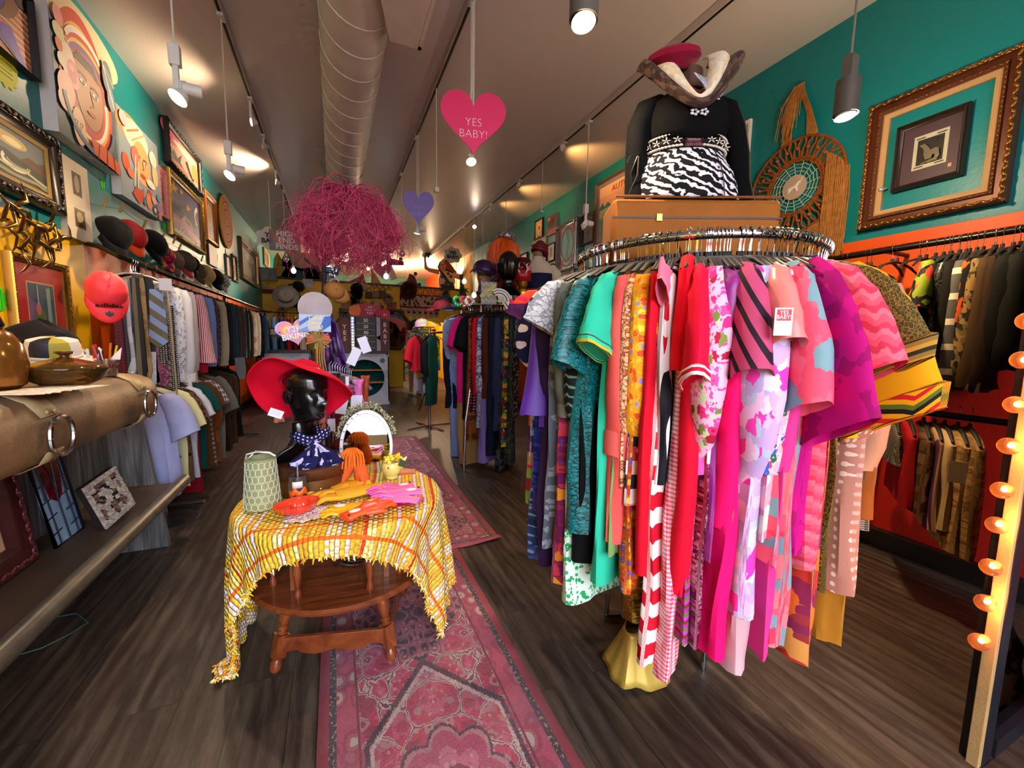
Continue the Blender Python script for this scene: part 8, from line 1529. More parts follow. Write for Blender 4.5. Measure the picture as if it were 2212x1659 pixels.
# ================================================================= FOUR WAY RACK AND SHOPPER
t=thing('four_way_rack','chrome four way rack with white tops in the back','clothes rack',(1.25,5.9,0)); MB().tube([(0,0,0),(0,0,1.45)],.02,12).build('post',CHROME,t)
for a in range(4): b=R(20+90*a); MB().tube([(0,0,1.38),(.36*cos(b),.36*sin(b),1.40)],.012,8).build('arm',CHROME,t); MB().tube([(0,0,.03),(.36*cos(b),.36*sin(b),.012)],.012,8).build('foot',CHROME,t)
hl4,hg4='hanger on the four way rack','hangers on the four way rack'
for px,py,hp,w,nm,lab,cat,m,sl in [
(884,760,800,14,'red_white_blouse','red and white top on the four way rack','top',C('#b81828'),('short',.3,.04)),
(893,770,842,26,'white_ruffle_blouse','white ruffled top over pale grey trousers on the four way rack','top',C('#c9c9cf'),('short',.4,.08)),
(905,800,848,22,'grey_trousers','pale grey trousers on the four way rack','trousers',C('#9a9aa2'),None),
(912,760,825,18,'black_blouse','black top on the four way rack','top',C('#101014'),('long',.45,.05)),
(925,760,800,22,'lime_blouse','lime green and blue patterned top on the four way rack','top',PT('blotch',['#8a9c1c','#a8c83c','#6a94c0'],.06),('short',.3,.05)),
(918,830,875,14,'green_dress','bottle green skirt hanging low on the four way rack','skirt',C('#0c3a2c'),None),
(898,790,815,14,'mustard_blouse','mustard top peeking out on the four way rack','top',C('#c08a1c'),None)]:
    p=at(px,py,1,5.5+.14*((px*7)%6)); h=at(px,hp,1,p.y).z; put(nm,lab,cat,(p.x+.1,p.y+.05),PI+R(40),1.42,1.42-.085-max(.05,h),m,None,sl,hlab=hl4,hgr=hg4,body=dict(W=.11,T=.03,hem=.12,hemT=.035))
for px,py,y,r,m,lab in ((955,668,5.4,.115,mat('#6a1420',.7),'dark red hat on top of the four way rack'),(962,655,5.5,.10,mat('#141016',.7),'black hat stacked above the dark red hat'),(990,668,5.3,.09,mat('#1c2c8a',.6),'blue cap with white front on top of the rack'),(936,705,5.6,.10,mat('#d9a81c',.6),'yellow cap on the four way rack'),(912,705,5.7,.10,mat(['#e8c83c','#d9a0c8','#a0a0d9'],.6,pat='blotch',s=.06),'pastel multicolour cap on the four way rack')):
    cap('cap',lab,at(px,py,1,y),0,R(6),R(px),m,None,r,.1)
t=thing('chrome_ladder_rack','shelf edge with green and red scrunchies beside the second rack','shelf',at(1000,665,1,4.9)); MB().box((-.25,-.15,-.02),(.2,.15,0)).build('shelf_board',mat('#1a1614',.5),t,smooth=False); MB().tube([(-.02,.0,-.02),(-.02,0,-t.location.z)],.012,8).build('shelf_post',CHROME,t)
for px,c,lab in ((990,'#1c8a3c','green ruffled scrunchie on the shelf edge'),(1004,'#c02428','red ruffled scrunchie on the shelf edge'),(1015,'#e8e4e0','white folded cap beside the red scrunchie')):
    p=at(px,652,1,4.85); tag(MB().tube([((.05+.012*sin(a*2.6))*cos(a/28*2*PI),(.05+.012*sin(a*2.6))*.6*sin(a/28*2*PI),(.05+.012*sin(a*2.6))*sin(a/28*2*PI)) for a in range(28)],.022,8,closed=True).build('scrunchie',mat(c,.6,bump=.4),None,p),lab,'hair tie')
# person browsing
ps=at(897,852,2,0); t=thing('person','person in black skirt and white sneakers browsing behind the four way rack','person',(ps.x,ps.y,0),R(20))
me=bpy.data.meshes.new('body'); V_=[(0,0,.92),(0,0,1.12),(0,0,1.36),(0,-.01,1.48),(0,-.02,1.60),(.09,0,.88),(.10,-.01,.48),(.10,.01,.09),(.10,-.10,.04),(-.09,0,.88),(-.11,-.02,.48),(-.11,0,.09),(-.11,-.11,.04),(.18,0,1.38),(.22,-.05,1.12),(.20,-.26,1.05),(.19,-.34,1.04),(-.18,0,1.38),(-.22,-.04,1.12),(-.20,-.24,1.08),(-.19,-.32,1.08)]
E_=[(0,1),(1,2),(2,3),(3,4),(0,5),(5,6),(6,7),(7,8),(0,9),(9,10),(10,11),(11,12),(2,13),(13,14),(14,15),(15,16),(2,17),(17,18),(18,19),(19,20)]
for b_,yz in ((16,1),(20,-1)):
    for f in range(5): V_.append((V_[b_][0]+(f-2)*.018,V_[b_][1]-.07+.008*abs(f-2),V_[b_][2]-.02)); E_.append((b_,len(V_)-1))
me.from_pydata(V_,E_,[]); o=bpy.data.objects.new('body',me); COL.objects.link(o); o.parent=t; me.materials.append(mat('#b07a5c',.5))
sk=o.modifiers.new('sk','SKIN'); RD_=[.13,.12,.15,.055,.10,.09,.06,.042,.035,.09,.06,.042,.035,.055,.042,.032,.03,.055,.042,.032,.03]+[.009]*10
for i,r in enumerate(RD_): me.skin_vertices[0].data[i].radius=(r,r*(.75 if i<3 else 1))
me.skin_vertices[0].data[0].use_root=True; o.modifiers.new('ss','SUBSURF').render_levels=2
MB().lathe([(.15,.62),(.16,.75),(.165,.9),(.14,1.02)],24,cap=False,sy=.75).build('skirt',mat('#0c0c10',.8),t,solid=.006)
MB().lathe([(.16,.98),(.155,1.1),(.175,1.28),(.19,1.38),(.12,1.45),(.06,1.47)],24,cap=False,sy=.72).build('shirt',mat('#c8c8d0',.8),t,solid=.006)
MB().ell((0,.015,1.63),(.095,.11,.115),18,12).tube([(0,.06,1.62),(.0,.10,1.5),(.02,.10,1.36),(.02,.09,1.25)],[.09,.10,.09,.04],12,flat=.6).build('hair',mat('#2c1810',.6),t)
for q in (-1,1): MB().tube([(q*.105,.05,.04),(q*.105,-.05,.045),(q*.105,-.17,.03)],[.045,.048,.035],12,flat=.9).build('sneaker',mat('#e4e4e6',.5),t)
t=thing('tilted_pole','thin black pole leaning near the four way rack','pole',at(905,885,2,0)); MB().tube([(0,0,0),(.12,.02,.30)],.011,8).build('pole',BLACKP,t)
# ================================================================= COUNTERS AND BACK OF THE SHOP
MARB=mat(['#a9b3c9','#bcc4d6','#98a2b8'],.4,pat='blotch',s=.2)
def counter(x0,x1,lab,y=8.27):
    w=x1-x0; t=thing('display_counter',lab,'counter',(x0,y,0)); 
    # front with a round opening
    cx,cz,r=(w*.48,.52,.36); mb=MB(); n=40; out=[]; 
    for i in range(n):
        a=i/n*2*PI; k=min(w/2/max(1e-6,abs(cos(a))) if abs(cos(a))>1e-6 else 9,.5/max(1e-6,abs(sin(a))) if abs(sin(a))>1e-6 else 9); out.append((min(w,max(0,cx+k*1.05*cos(a))),0,min(1.0,max(0,.5+k*sin(a)))))
    inn=[(cx+r*cos(i/n*2*PI),0,cz+r*sin(i/n*2*PI)) for i in range(n)]; back=[(p[0],.03,p[2]) for p in inn]
    mb.grid([out,inn,back],0,True); mb.box((0,0,0),(.02,.5,1.0)).box((w-.02,0,0),(w,.5,1.0)).box((0,.001,0),(w,.02,.03)); mb.build('counter_body',MARB,t,smooth=False)
    MB().box((-.02,-.03,1.0),(w+.02,.5,1.05)).build('counter_top',mat('#1a1416',.4),t,smooth=False)
    P=[[(.02+(w-.04)*k/40,.30+.03*sin(k*.9),z) for k in range(41)] for z in (.02,1.0)]; MB().grid(P).build('teal_curtain',mat('#1a5c60',.8),t)
    for z in (.42,.66): MB().box((.02,.03,z),(w-.02,.28,z+.025)).build('shelf_board',mat('#b07a3c',.5),t,smooth=False)
    MB().prism([(w-.12+.05*cos(i*PI/4+.39),.86+.05*sin(i*PI/4+.39)) for i in range(8)],-.004,0).build('teal_badge',mat('#1c6a84',.5),t,smooth=False); return t
counter(.10,.96,'white marbled counter with a round opening and teal curtain'); counter(-1.20,-.42,'second white marbled counter behind the red hat'); 
MB_=MB().box((-.42,8.4,0),(.10,8.9,.98)); tag(MB_.build('back_counter',mat('#141214',.5),None,smooth=False),'black counter section between the two white ones','counter')
t=thing('price_board','number board with maroon YES and BABY side panels on the counter','display board',(.53,8.25,1.05)); MRN=mat('#5c2428',.5)
for x,s_ in ((-.36,'Y\nE\nS'),(.36,'B\nA\nB\nY')):
    pts=[(x-.09,0),(x+.09,0),(x+.09,.56)]+[(x+.09*cos(a/6*PI),.56+.06*sin(a/6*PI)) for a in range(1,6)]+[(x-.09,.56)]; MB().prism(pts,-.02,.02).build('side_panel',MRN,t,smooth=False); text(s_,.11,t,(x,-.024,.33),mat('#f0d8c0',.5,var=0),off=.003,lead=1)
MB().box((-.16,-.02,0),(.19,.02,.64)).build('number_panel',mat('#0e0e10',.4),t,smooth=False)
for k,s_ in enumerate(('50','20','50','35','80')): text(s_,.085,t,(.015,-.024,.57-.115*k),mat('#e8e8ea',.5,var=0),off=.002); MB().box((-.15,-.024,.515-.115*k),(.18,-.021,.521-.115*k)).build('number_rail',mat('#b8b8b8',.4),t,smooth=False)
for x in (-.22,.24): MB().box((x-.035,-.03,0),(x+.035,.03,.64)).build('light_column',mat('#8a94b0',.3),t,smooth=False)
for k in range(11): MB().ell((-.22,-.035,.05+.055*k),(.014,.01,.014),8,6).build('column_bulb',mat('#ffe8c0' if k<6 else '#b8c8ff',.3,emit=5),t)
MB().prism([(.19,.25),(.29,.31),(.29,.19)],-.03,-.022).build('red_pointer',mat('#a82c34',.5),t,smooth=False)
MB().prism([(-.25,.74),(-.2,.86),(.05,.9),(.30,.84),(.28,.66),(.02,.63),(-.22,.66)],-.01,.01).build('header_board',mat('#b81c34',.5),t,smooth=False); MB().prism([(-.28,.72),(-.26,.82),(-.1,.86),(-.06,.74),(-.1,.66),(-.24,.66)],-.02,-.01).build('orange_burst',mat('#e8742c',.5),t,smooth=False)
text('the\nPrice is\nRight',.062,t,(.10,-.024,.77),mat('#f4c8d0',.5,var=0),off=.001,lead=.9)
for x in (-.15,.18): MB().box((x-.012,-.01,.6),(x+.012,.01,.7)).build('header_post',mat('#e8c8c8',.4),t,smooth=False)
MB().prism([(.30,.62),(.28,.76),(.36,.82),(.46,.76),(.46,.64),(.38,.58)],-.012,0).build('red_tag_board',mat('#c0182c',.5),t,smooth=False); text('$1',.07,t,(.37,-.016,.69),mat('#f4e0e0',.5,var=0))
# octagonal mirror, shelves and goods on the yellow partition
def B(px,py,y=YB): return at(px,py,1,y)
p=B(850,712,11.1); t=thing('octagon_mirror','large octagonal wood framed mirror with painted orange reflections','mirror',p); pts=[(.42*cos(R(22.5+45*i)),-.02,.52*sin(R(22.5+45*i))) for i in range(8)]; MB().tube(pts,.055,6,closed=True).build('frame',mat('#5a3418',.4),t,smooth=False); MB().prism([(x*.93,z*.93) for x,_,z in pts],-.01,.0).build('mirror_glass',mat('#6a5448',.05,1,var=0),t,smooth=False)
mb=MB(); art(mb,.6,.5,[('p',[(0,.8),(.5,.9),(1,.6),(.8,.1),(.6,.5)],'#e05028'),('p',[(.1,.95),(.7,1),(.7,.85),(.2,.8)],'#2a34b0'),('e',.6,1.08,.1,.05,'#f0b02c')],y=-.02,x0=-.3,z0=-.1); mb.build('painted_reflection',vcol(.4),t,smooth=False)  # mirror reflections painted on as flat coloured shapes
p=B(790,720,11.0); t=thing('goods_shelf','tall dark shelving crowded with bags and boxes against the yellow partition','shelf',(p.x,11.0,0)); x0=B(735,700,11.).x-p.x; x1=B(832,700,11.).x-p.x
for z in (.5,.9,1.3,1.65,1.95): MB().box((x0,-.15,z),(x1,.19,z+.03)).build('shelf_board',mat('#2a1810',.5),t,smooth=False)
for x in (x0,0,x1): MB().box((x-.02,-.15,0),(x+.02,.19,2.0)).build('shelf_upright',mat('#2a1810',.5),t,smooth=False)
rn=random.Random(31); GC=['#6a3c1c','#2a1c18','#8a2c2c','#b08a50','#3a3a40','#c9b89a','#4a2c6a','#1c3a34','#7a5434']
for zi,z in enumerate((.53,.93,1.33,1.68,1.98)):
    x=x0+.08; k=0
    while x<x1-.1:
        w_=rn.uniform(.10,.2); h=rn.uniform(.12,.26); c=GC[rn.randrange(9)]; o=MB().box((-w_/2,-.07,0),(w_/2,.07,h)).tube([(-w_*.3,0,h),(-w_*.2,0,h+.06),(w_*.2,0,h+.06),(w_*.3,0,h)],.008,6).build('handbag',mat(c,.5),None,(p.x+x+w_/2,10.98,z),rn.uniform(-.2,.2),bev=.02); tag(o,'small handbag on the dark shelving at the back','handbag','handbags on the back shelving'); x+=w_+.03; k+=1
t=thing('rear_shelf','dark jewellery shelving seen through the gap under KEEP GOING','shelf',B(905,735,12.6)); t.location.z=0
for z in (.4,.8,1.1,1.35,1.55): MB().box((-.45,0,z),(.5,.25,z+.03)).build('shelf_board',mat('#2c1a12',.5),t,smooth=False); 
for x in (-.45,.5): MB().box((x-.02,0,0),(x+.02,.25,1.6)).build('shelf_upright',mat('#2c1a12',.5),t,smooth=False)
for k in range(22): x=-.4+.17*(k%6); z=(.43,.83,1.13,1.38)[k//6]; tag(MB().lathe([(.03,0),(.04,.03),(.02,.08),(.03,.11),(.001,.12)],12).build('trinket_vase',mat('#c9b8a0',.4,var=0),None,t.location+Vector((x,.1,z))),'small pale trinket on the rear shelving','ornament','trinkets on the rear shelving')
MB().box((-.02,0,.9),(.02,.05,2.2)).build('strip_lamp',mat('#ffffff',.3,emit=3),thing('strip_light','short white vertical light strip at the rear shelving','lamp',B(901,690,12.4)-Vector((0,0,1.6))))
# lettering and wall pieces
OG=mat('#d9540c',.5,var=0)
def wallsign(px,py,s,size,m,lab,sx=1,off=.01,rzz=0):
    p=B(px,py,YB-.005); t=thing('painted_lettering',lab,'lettering',p); text(s,size,t,(0,-.004,0),m,off=off,sx=sx,rot=(PI/2,rzz,0),ext=.004); return t
wallsign(908,632,'KEEP GOING',.30,OG,'tall orange KEEP GOING lettering on the yellow partition',.62); wallsign(748,637,'KS',.24,mat('#c02814',.5,var=0),'red letters KS on the yellow wall behind the tan cap',.9); wallsign(608,690,'B',.36,OG,'orange letter on the yellow wall behind the grey hat')
p=B(952,636); t=thing('pink_arrow','pink hooked arrow painted after KEEP GOING','lettering',p); MB().prism([(-.2,.14),(.15,.12),(.15,.0),(.2,.0),(.1,-.2),(.0,0),(.06,0),(.06,.06),(-.2,.07)],-.01,0).build('arrow_shape',mat('#d9607a',.5,var=0),t,smooth=False)
p=B(907,662,YB-.03); t=thing('folk_banner','folk tapestry banner with rows of roosters in brown and cream','banner',p); wB=1.05
MB().box((-wB/2,-.01,-.02),(wB/2,0,.30)).build('banner_cloth',mat(['#c0a890','#5a2a20','#c0a890','#3a2420'],.8,pat='leaf',s=.07),t,smooth=False); MB().box((-wB/2,-.014,-.05),(wB/2,-.001,-.01)).box((-wB/2,-.014,.28),(wB/2,-.001,.31)).build('red_border',mat('#8a1c1c',.8),t,smooth=False)
for k in range(7):
    x=-wB/2+wB*(k+.5)/7; MB().prism([(x-.065,-.05),(x+.065,-.05),(x+.065,-.24),(x,-.30),(x-.065,-.24)],-.01,0).build('pennant',mat('#b8a08a',.8),t,smooth=False); MB().prism([(x-.03,-.2),(x+.03,-.19),(x+.035,-.1),(x+.015,-.15),(x-.01,-.15),(x-.02,-.09),(x-.035,-.14)],-.014,-.01).build('rooster_motif',mat('#2c1814',.8),t,smooth=False)
p=B(632,628,11.1); t=thing('octagon_plaque','octagonal brown framed plaque with cream face on the yellow wall','plaque',p); pts=[(.17*cos(R(22.5+45*i)),.17*sin(R(22.5+45*i))) for i in range(8)]; MB().prism(pts,-.02,.03).build('frame',mat('#4a3c20',.5),t,smooth=False); MB().prism([(x*.72,z*.72) for x,z in pts],-.03,-.02).build('plaque_face',mat('#c9bc94',.5),t,smooth=False); text('Tiny\nToys',.07,t,(0,-.032,0),mat('#4a4030',.5,var=0))
p=B(580,625); t=thing('felt_pennant','cream and red felt pennant on the yellow wall','pennant',p); MB().prism([(-.25,.15),(.55,-.12),(-.25,-.12)],-.01,0).build('pennant_cloth',mat(['#c9b8a0','#8a2c1c'],.8,pat='hstripe',s=.2),t,smooth=False)
for px,py,w_,h_,c,lab in ((665,612,.22,.2,'#c8d0dc','pale blue square sign on the yellow wall'),(846,662,.24,.22,'#b0341c','small red patterned card on the yellow wall'),(825,670,.22,.09,'#c8ccd0','tilted white license plate near the price board')):
    p=B(px,py,11.15); t=thing('wall_sign',lab,'sign',p); t.rotation_euler=(0,R(30) if 'tilted' in lab else 0,0); MB().box((-w_/2,-.01,-h_/2),(w_/2,0,h_/2)).build('sign_board',mat([c,'#6a2018' if 'red' in lab else c],.5,pat='leaf' if 'red' in lab else None,s=.05),t,smooth=False)
# hats and bags on the yellow wall
for k,(px,py,kind,c,lab,s_) in enumerate(((617,640,'hat','#9c9484','grey brimmed sun hat with a black label hanging before the yellow wall',1.5),(645,618,'hat','#241a14','dark brown hat beside the octagonal plaque',.8),(770,625,'cap','#0e0d10','black cap on the yellow wall right of KS',1.1),(786,618,'bag','#b08a64','tan pouch on the accordion hooks',.8),(760,650,'hat','#0c0c0c','black hat above the tan bag',.9),(797,636,'bag','#4a3018','brown bag on the accordion hooks',.8),(812,634,'bag','#8a7450','woven beige bag on the accordion hooks',.8),(826,634,'bag','#5a4828','olive handbag on the accordion hooks',.9),(838,645,'hat','#a08c6c','pale straw hat at the end of the hooks',.8),(813,655,'bag','#b09c78','cream purse below the hooks',.7),(883,627,'hat','#4a2410','round brown fur hat before KEEP GOING',1.5),(748,662,'bag','#a07c48','tan bag embossed with guitars',1.1),(776,662,'bag','#5a2c1c','dark red leather bag on the shelf top',1.1),(610,672,'hat','#a89c84','beige cap below the grey sun hat',.8),(645,655,'hat','#38220f','brown fur hat behind the white disc hat',1.2))):
    p=B(px,py,10.9 if k else 9.5)
    if kind=='hat': t=thing('brim_hat',lab,'hat',p); t.rotation_euler=(R(75),0,R(k*20)); MB().lathe([(.16*s_,0),(.10*s_,.01),(.10*s_,.08*s_),(.07*s_,.11*s_),(.001,.12*s_)],26,cap=False).build('hat_body',mat(c,.8),t,solid=.005)
    elif kind=='cap': cap('cap',lab,p,R(70),0,R(20),mat(c,.8),None,.15,.1)
    else: t=thing('handbag',lab,'bag',p); MB().prism([(-.12*s_,-.12*s_),(.12*s_,-.12*s_),(.09*s_,.08*s_),(-.09*s_,.08*s_)],-.04,.04).build('bag_body',mat(c,.6),t,smooth=False,bev=.01); MB().tube([(-.08*s_,0,.08*s_),(-.04*s_,0,.2*s_),(.04*s_,0,.2*s_),(.08*s_,0,.08*s_)],.008,6).build('bag_handle',mat(c,.6),t)
p=B(805,618,11.15); t=thing('accordion_rack','expanding wooden peg rack on the yellow wall','rack',p); mb=MB()
for k in range(7): x=-.45+k*.14; mb.box((-.10,-.006,-.008),(.10,.006,.008),X=rot(ry=R(50),loc=(x,-.01,0))).box((-.10,-.006,-.008),(.10,.006,.008),X=rot(ry=R(-50),loc=(x,-.02,0)))
mb.build('rack_slats',mat('#8a5c2c',.6),t,smooth=False)
# cut-outs standing on the partition
def cut(name,lab,cat,px,py,y=11.26): return thing(name,lab,cat,B(px,py,y))
def poly(t,pts,c,nm,d=0,px0=None):
    # points given as offsets in metres
    MB().prism(pts,-.012-d,-.004-d).build(nm,mat(c,.5,var=0),t,smooth=False)
t=cut('woman_cutout','painted cut-out of a red haired woman with raised arm above the partition','cut-out figure',968,603)
K=11.26/9.0
SKN='#c08a6c'
S_=lambda pts:[(x*K*.01,z*K*.01) for x,z in pts]
poly(t,S_([(-20,-20),(-22,0),(-18,14),(-8,20),(6,18),(14,10),(16,-4),(12,-22),(-4,-26)]),'#cfc4b4','blouse')
for a,b,c_ in ((-14,4,3),(-4,-8,4),(6,6,3),(-10,-14,3),(8,-10,4),(0,12,3)): poly(t,[(a*K*.01+c_*K*.012*cos(q),b*K*.01+c_*K*.012*sin(q)) for q in [i/8*2*PI for i in range(8)]],'#5a3a34','blouse_print',.006)
poly(t,S_([(-24,24),(-20,34),(-10,44),(0,40),(8,30),(18,18),(24,6),(14,12),(6,14),(-2,18),(-14,14),(-20,16)]),'#6a2410','long_hair')
poly(t,S_([(-20,24),(-18,34),(-10,37),(-5,30),(-6,20),(-10,12),(-2,4),(-8,2),(-14,10),(-17,18)]),SKN,'face_and_neck',.008)
for x,z in ((-14,30),(-9,30)): poly(t,S_([(x-2,z),(x,z+1.5),(x+2,z),(x,z-1)]),'#2a1c20','eye',.016)
poly(t,S_([(-14,22),(-11,23.5),(-8,22),(-11,20.5)]),'#a0303c','lips',.016)
poly(t,S_([(-20,8),(-42,12),(-52,18),(-54,42),(-50,44),(-46,24),(-40,20),(-20,18)]),SKN,'raised_arm',.004); poly(t,S_([(-56,42),(-64,60),(-58,56),(-56,66),(-52,58),(-46,66),(-48,54),(-44,44)]),SKN,'hand',.004)
poly(t,S_([(12,16),(30,12),(50,-2),(64,-18),(60,-22),(44,-10),(26,0),(12,4)]),SKN,'lower_arm',.004); poly(t,S_([(60,-18),(74,-24),(68,-26),(76,-32),(66,-30),(64,-36),(58,-24)]),SKN,'hand',.004)
poly(t,S_([(-22,18),(-18,20),(14,-18),(12,-24)]),'#1c1016','strap',.012); poly(t,S_([(-18,-12),(14,-14),(16,-24),(-14,-24)]),'#140e10','belt_bag',.014)
t=cut('skater_legs_cutout','painted cut-out of two legs in striped socks and red roller skates','cut-out figure',868,598)
poly(t,S_([(-22,-10),(-30,20),(-20,22),(-10,-4)]),'#cfcac0','sock'); poly(t,S_([(-22,-20),(10,-6),(16,-14),(-18,-30)]),'#cfcac0','sock',.006)
poly(t,S_([(-30,20),(-32,34),(-22,36),(4,32),(4,24),(-18,22)]),'#6a1420','roller_skate',.004); poly(t,S_([(10,-6),(16,8),(26,4),(34,-16),(28,-20),(16,-14)]),'#6a1420','roller_skate',.008)
for x,z in ((-26,38),(-2,36),(28,8),(36,-14)): MB().lathe([(.001,0),(.05,0),(.05,.02),(.001,.02)],14,X=rot(rx=PI/2,loc=(x*K*.01,-.02,z*K*.01))).build('skate_wheel',mat('#4a1018',.4),t)
for lab,px,py,pts,c in (('tall yellow surfboard shaped cut-out at the far left','601',582,[(-.14,-.3),(-.08,.25),(0,.4),(.1,.2),(.14,-.3)],'#c9981c'),('pink rounded cut-out next to the yellow one','622',585,[(-.12,-.2),(-.1,.3),(.05,.3),(.16,-.1),(.1,-.3),(-.02,-.34)],'#d9a898'),('dark green crescent cut-out behind the pink tumbleweed','652',588,[(-.5,-.2),(-.3,.15),(0,.08),(.35,.2),(.5,-.2)],'#123c2c'),('pale pink oval cut-out at the edge of the pink twigs','676',596,[(.16*cos(i/12*2*PI),.22*sin(i/12*2*PI)) for i in range(12)],'#dcb0a0'),('large pale pink panel cut-out above the green one','648',568,[(-.45,-.1),(-.3,.25),(.4,.25),(.6,-.1),(.1,-.2)],'#c9a090'),('red wing shaped cut-out low behind the crimson heart','780',603,[(-.3,-.08),(.1,-.08),(.05,.15),(-.05,.05)],'#a81418'),('tan triangle cut-out beside the crimson heart','812',600,[(-.12,-.15),(-.12,.25),(.14,-.15)],'#b88848')):
    t=thing('painted_cutout',lab,'cut-out',B(int(px),py,11.28)); MB().prism(pts,-.01,.01).build('board',mat(c,.5,var=0),t,smooth=False)
t=thing('television','flat black television mounted at the end of the painting wall','television',B(579,592,10.9),R(6)); MB().box((-.17,-.02,-.14),(.17,.02,.14)).build('screen',mat('#050506',.2),t,smooth=False)
def bubble(px,py,y,lab,lines,w=.42,h=.36,c='#c8ccc4'):
    t=thing('speech_bubble',lab,'sign',B(px,py,y)); n=40; MB().prism([(w/2*(1+.09*cos(7*i/n*2*PI))*cos(i/n*2*PI),h/2*(1+.09*cos(7*i/n*2*PI))*sin(i/n*2*PI)) for i in range(n)],-.008,.008).build('bubble_board',mat(c,.5,var=0),t,smooth=False)
    for k in range(3): MB().lathe([(.001,0),(.03-.007*k,0),(.03-.007*k,.012),(.001,.012)],14,X=rot(rx=PI/2,loc=(-w*.5-.05*k,.006,-h*.35-.035*k))).build('bubble_dot',mat(c,.5,var=0),t)
    text(lines,h*.3,t,(0,-.012,0),mat('#0c0c0c',.5,var=0),off=.004,lead=.9); MB().tube([(0,0,h*.5),(0,0,ZC-t.location.z)],.004,6).build('hanging_cord',mat('#d8d0c2',.5),t); return t
bubble(978,551,9.6,'white thought bubble reading YES BABY! by the cut-out woman','YES\nBABY!'); bubble(585,515,7.0,'white thought bubble reading YES BABY! near the left lamps','YES\nBABY!',.36,.3)
t=thing('finds_sign','sign reading HIGH END FINDS hanging left of the pink tumbleweed','sign',B(616,520,6.9)); MB().box((-.2,-.006,-.15),(.2,.006,.15)).build('sign_board',mat(['#6a7a78','#8a6a4c'],.5,pat='diag',s=.2),t,smooth=False); text('HIGH\nEND\nFINDS',.105,t,(.02,-.01,0),mat('#e4e6e0',.5,var=0),off=.003,lead=.85); MB().tube([(0,0,.15),(0,0,3.45-t.location.z)],.004,6).build('hanging_cord',mat('#d8d0c2',.5),t)
# denim rack at the far left, plants by the far right
t=thing('denim_rack','black rack of jeans in the far left corner','clothes rack',(-.95,8.9,0)); MB().tube([(-.4,0,1.75),(.45,0,1.75)],.015,8).build('rail',BLACKP,t); 
for x in (-.4,.45): MB().tube([(x,0,0),(x,0,1.75)],.014,8).build('upright',BLACKP,t)
for k,(c,lab) in enumerate((('#24486a','dark blue jeans first on the far rack'),('#2c5a84','mid blue jeans second on the far rack'),('#4a7aa0','faded blue jeans third on the far rack'),('#1c3a5a','navy jeans fourth on the far rack'),('#8a1020','red trousers fifth on the far rack'),('#6a0c1c','dark red shirt sixth on the far rack'),('#d0c0b8','pale pink shirt last on the far rack'))):
    put('hanging_jeans',lab,'trousers',(-1.28+.12*k,8.9),R(-90),1.75,.78,C(c),None,None,hlab='hanger on the far denim rack',hgr='hangers on the far denim rack',body=dict(W=.14,T=.035,hem=.15,hemT=.05))
t=thing('photo_strip_box','black box with white photo frames on the rear counter','box',B(594,714,8.15)); MB().box((-.22,0,-.11),(.2,.2,.05)).build('box_body',BLACKP,t,smooth=False)
for k in range(3): MB().box((-.19+.12*k,-.006,-.07),(-.1+.12*k,0,.02)).build('photo',mat('#b0a8a0',.4),t,smooth=False)
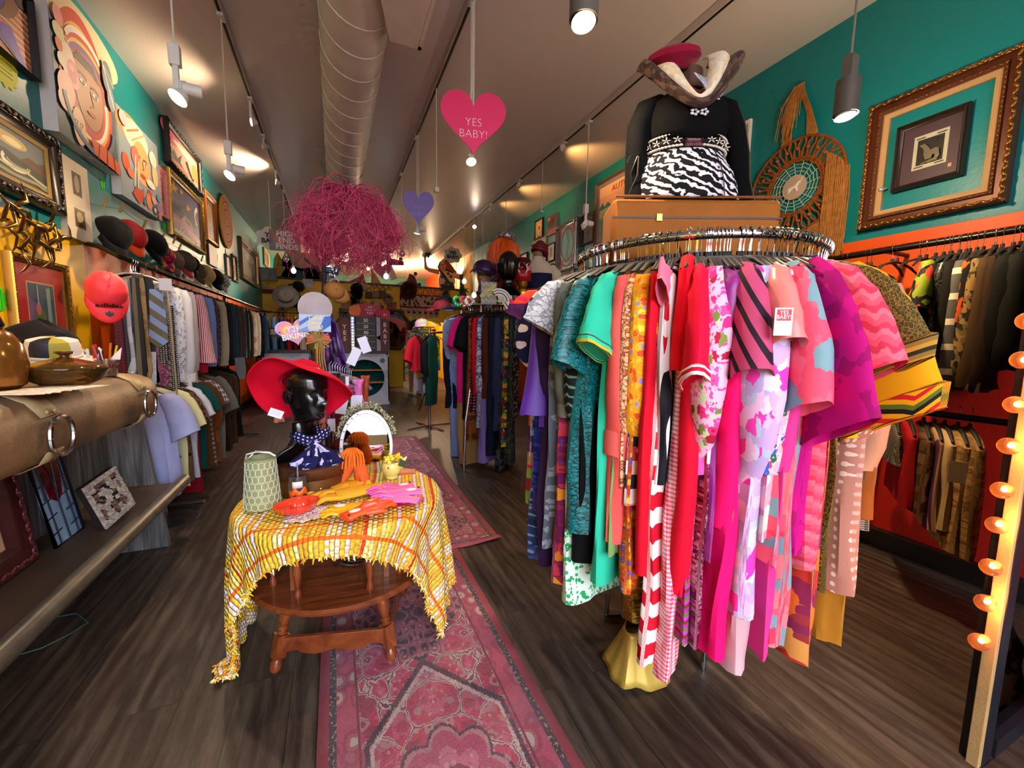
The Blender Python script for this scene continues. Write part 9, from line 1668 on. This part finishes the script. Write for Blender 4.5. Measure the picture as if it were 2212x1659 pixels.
for k,(px,py,y,s_,lab) in enumerate(((1000,632,8.5,.22,'dark leafy plant hanging near the far right corner'),(1030,640,7.5,.2,'trailing brown plant behind the purple cap'),(962,634,10.8,.22,'small hanging plant on the yellow wall beside the pink arrow'),(925,547,10.9,.22,'green plant held by the cut-out hand'))):
    t=thing('potted_plant',lab,'plant',B(px,py,y)); mb=MB(); rn=random.Random(k)
    for q in range(46): a=rn.uniform(0,6.28); e=rn.uniform(-1,.8); d=Vector((cos(a),sin(a),e))*s_*rn.uniform(.5,1); mb.tube([(0,0,0),d*.5+Vector((0,0,.03)),d+Vector((0,0,-.05))],[.008,.016,.003],5,flat=.3)
    o=mb.build('leaves',mat(['#1c3420','#3a2c18','#1c3420','#3a5a34'][k%4],.6,var=.3),t); o['kind']='stuff'; MB().lathe([(.03,-.12),(.06,-.02),(.06,0)],14).build('pot',mat('#4a3020',.5),t)
t=thing('mushroom_ornament','red topped mushroom ornament on the yellow wall','ornament',B(987,650,10.9)); MB().lathe([(.001,.14),(.08,.11),(.13,.03),(.12,.0),(.001,0)],22).build('mushroom_cap',mat(['#7a1c20','#c9b8a8'],.5,pat='dots',s=.06),t); MB().lathe([(.05,0),(.06,-.14),(.001,-.14)],14).build('mushroom_stem',mat('#3a2c28',.5),t)
for k,(px,py,y,w_,h_,c,lab) in enumerate(((1008,598,12.2,.3,.5,'#a89888','white bordered print on the orange wall beyond the partition'),(1016,606,11.0,.12,.5,'#3a2418','tall dark picture on the far yellow wall'))):
    t=thing('framed_picture',lab,'picture',(XR-.03,y,at(px,py,0,XR-.03).z),R(-90)); MB().box((-w_,-.02,-h_/2),(w_,0,h_/2)).build('frame',DARKW,t,smooth=False); MB().box((-w_*.85,-.025,-h_*.42),(w_*.85,-.02,h_*.42)).build('print',mat(c,.6),t,smooth=False)
for x,y in ((.3,12.6),(1.6,13.4),(2.6,12.4)): t=thing('ceiling_lamp','round ceiling lamp glowing beyond the partition %s'%{.3:'behind the pink twigs',1.6:'above the skater legs',2.6:'behind the cut-out woman'}[x],'lamp',(x,y,3.42)); MB().lathe([(.001,0),(.09,0),(.11,.08)],20).build('lamp_dish',mat('#fff0d8',.3,emit=8),t); light('POINT',(0,0,-.1),40,'#ffdcb0',.1,None,t)
# low clutter beside the marquee frame
t=thing('sequined_bag','dark shiny bag heap behind the marquee frame at the photo corner','bag',(2.25,.33,0)); mb=MB(); rn=random.Random(2); P=[[((.16-.1*(i/10)**2)*cos(a)*(1+.2*nz(a,i*.5)),(.12-.08*(i/10)**2)*sin(a)*(1+.2*nz(a*1.3,i*.5,3)),.035*i) for a in [j/24*2*PI for j in range(24)]] for i in range(11)]; mb.grid(P,0,True,False,None,True); mb.build('bag_body',mat(['#141218','#3a3a44','#8a8a9a'],.3,.4,pat='blotch',s=.04),t)
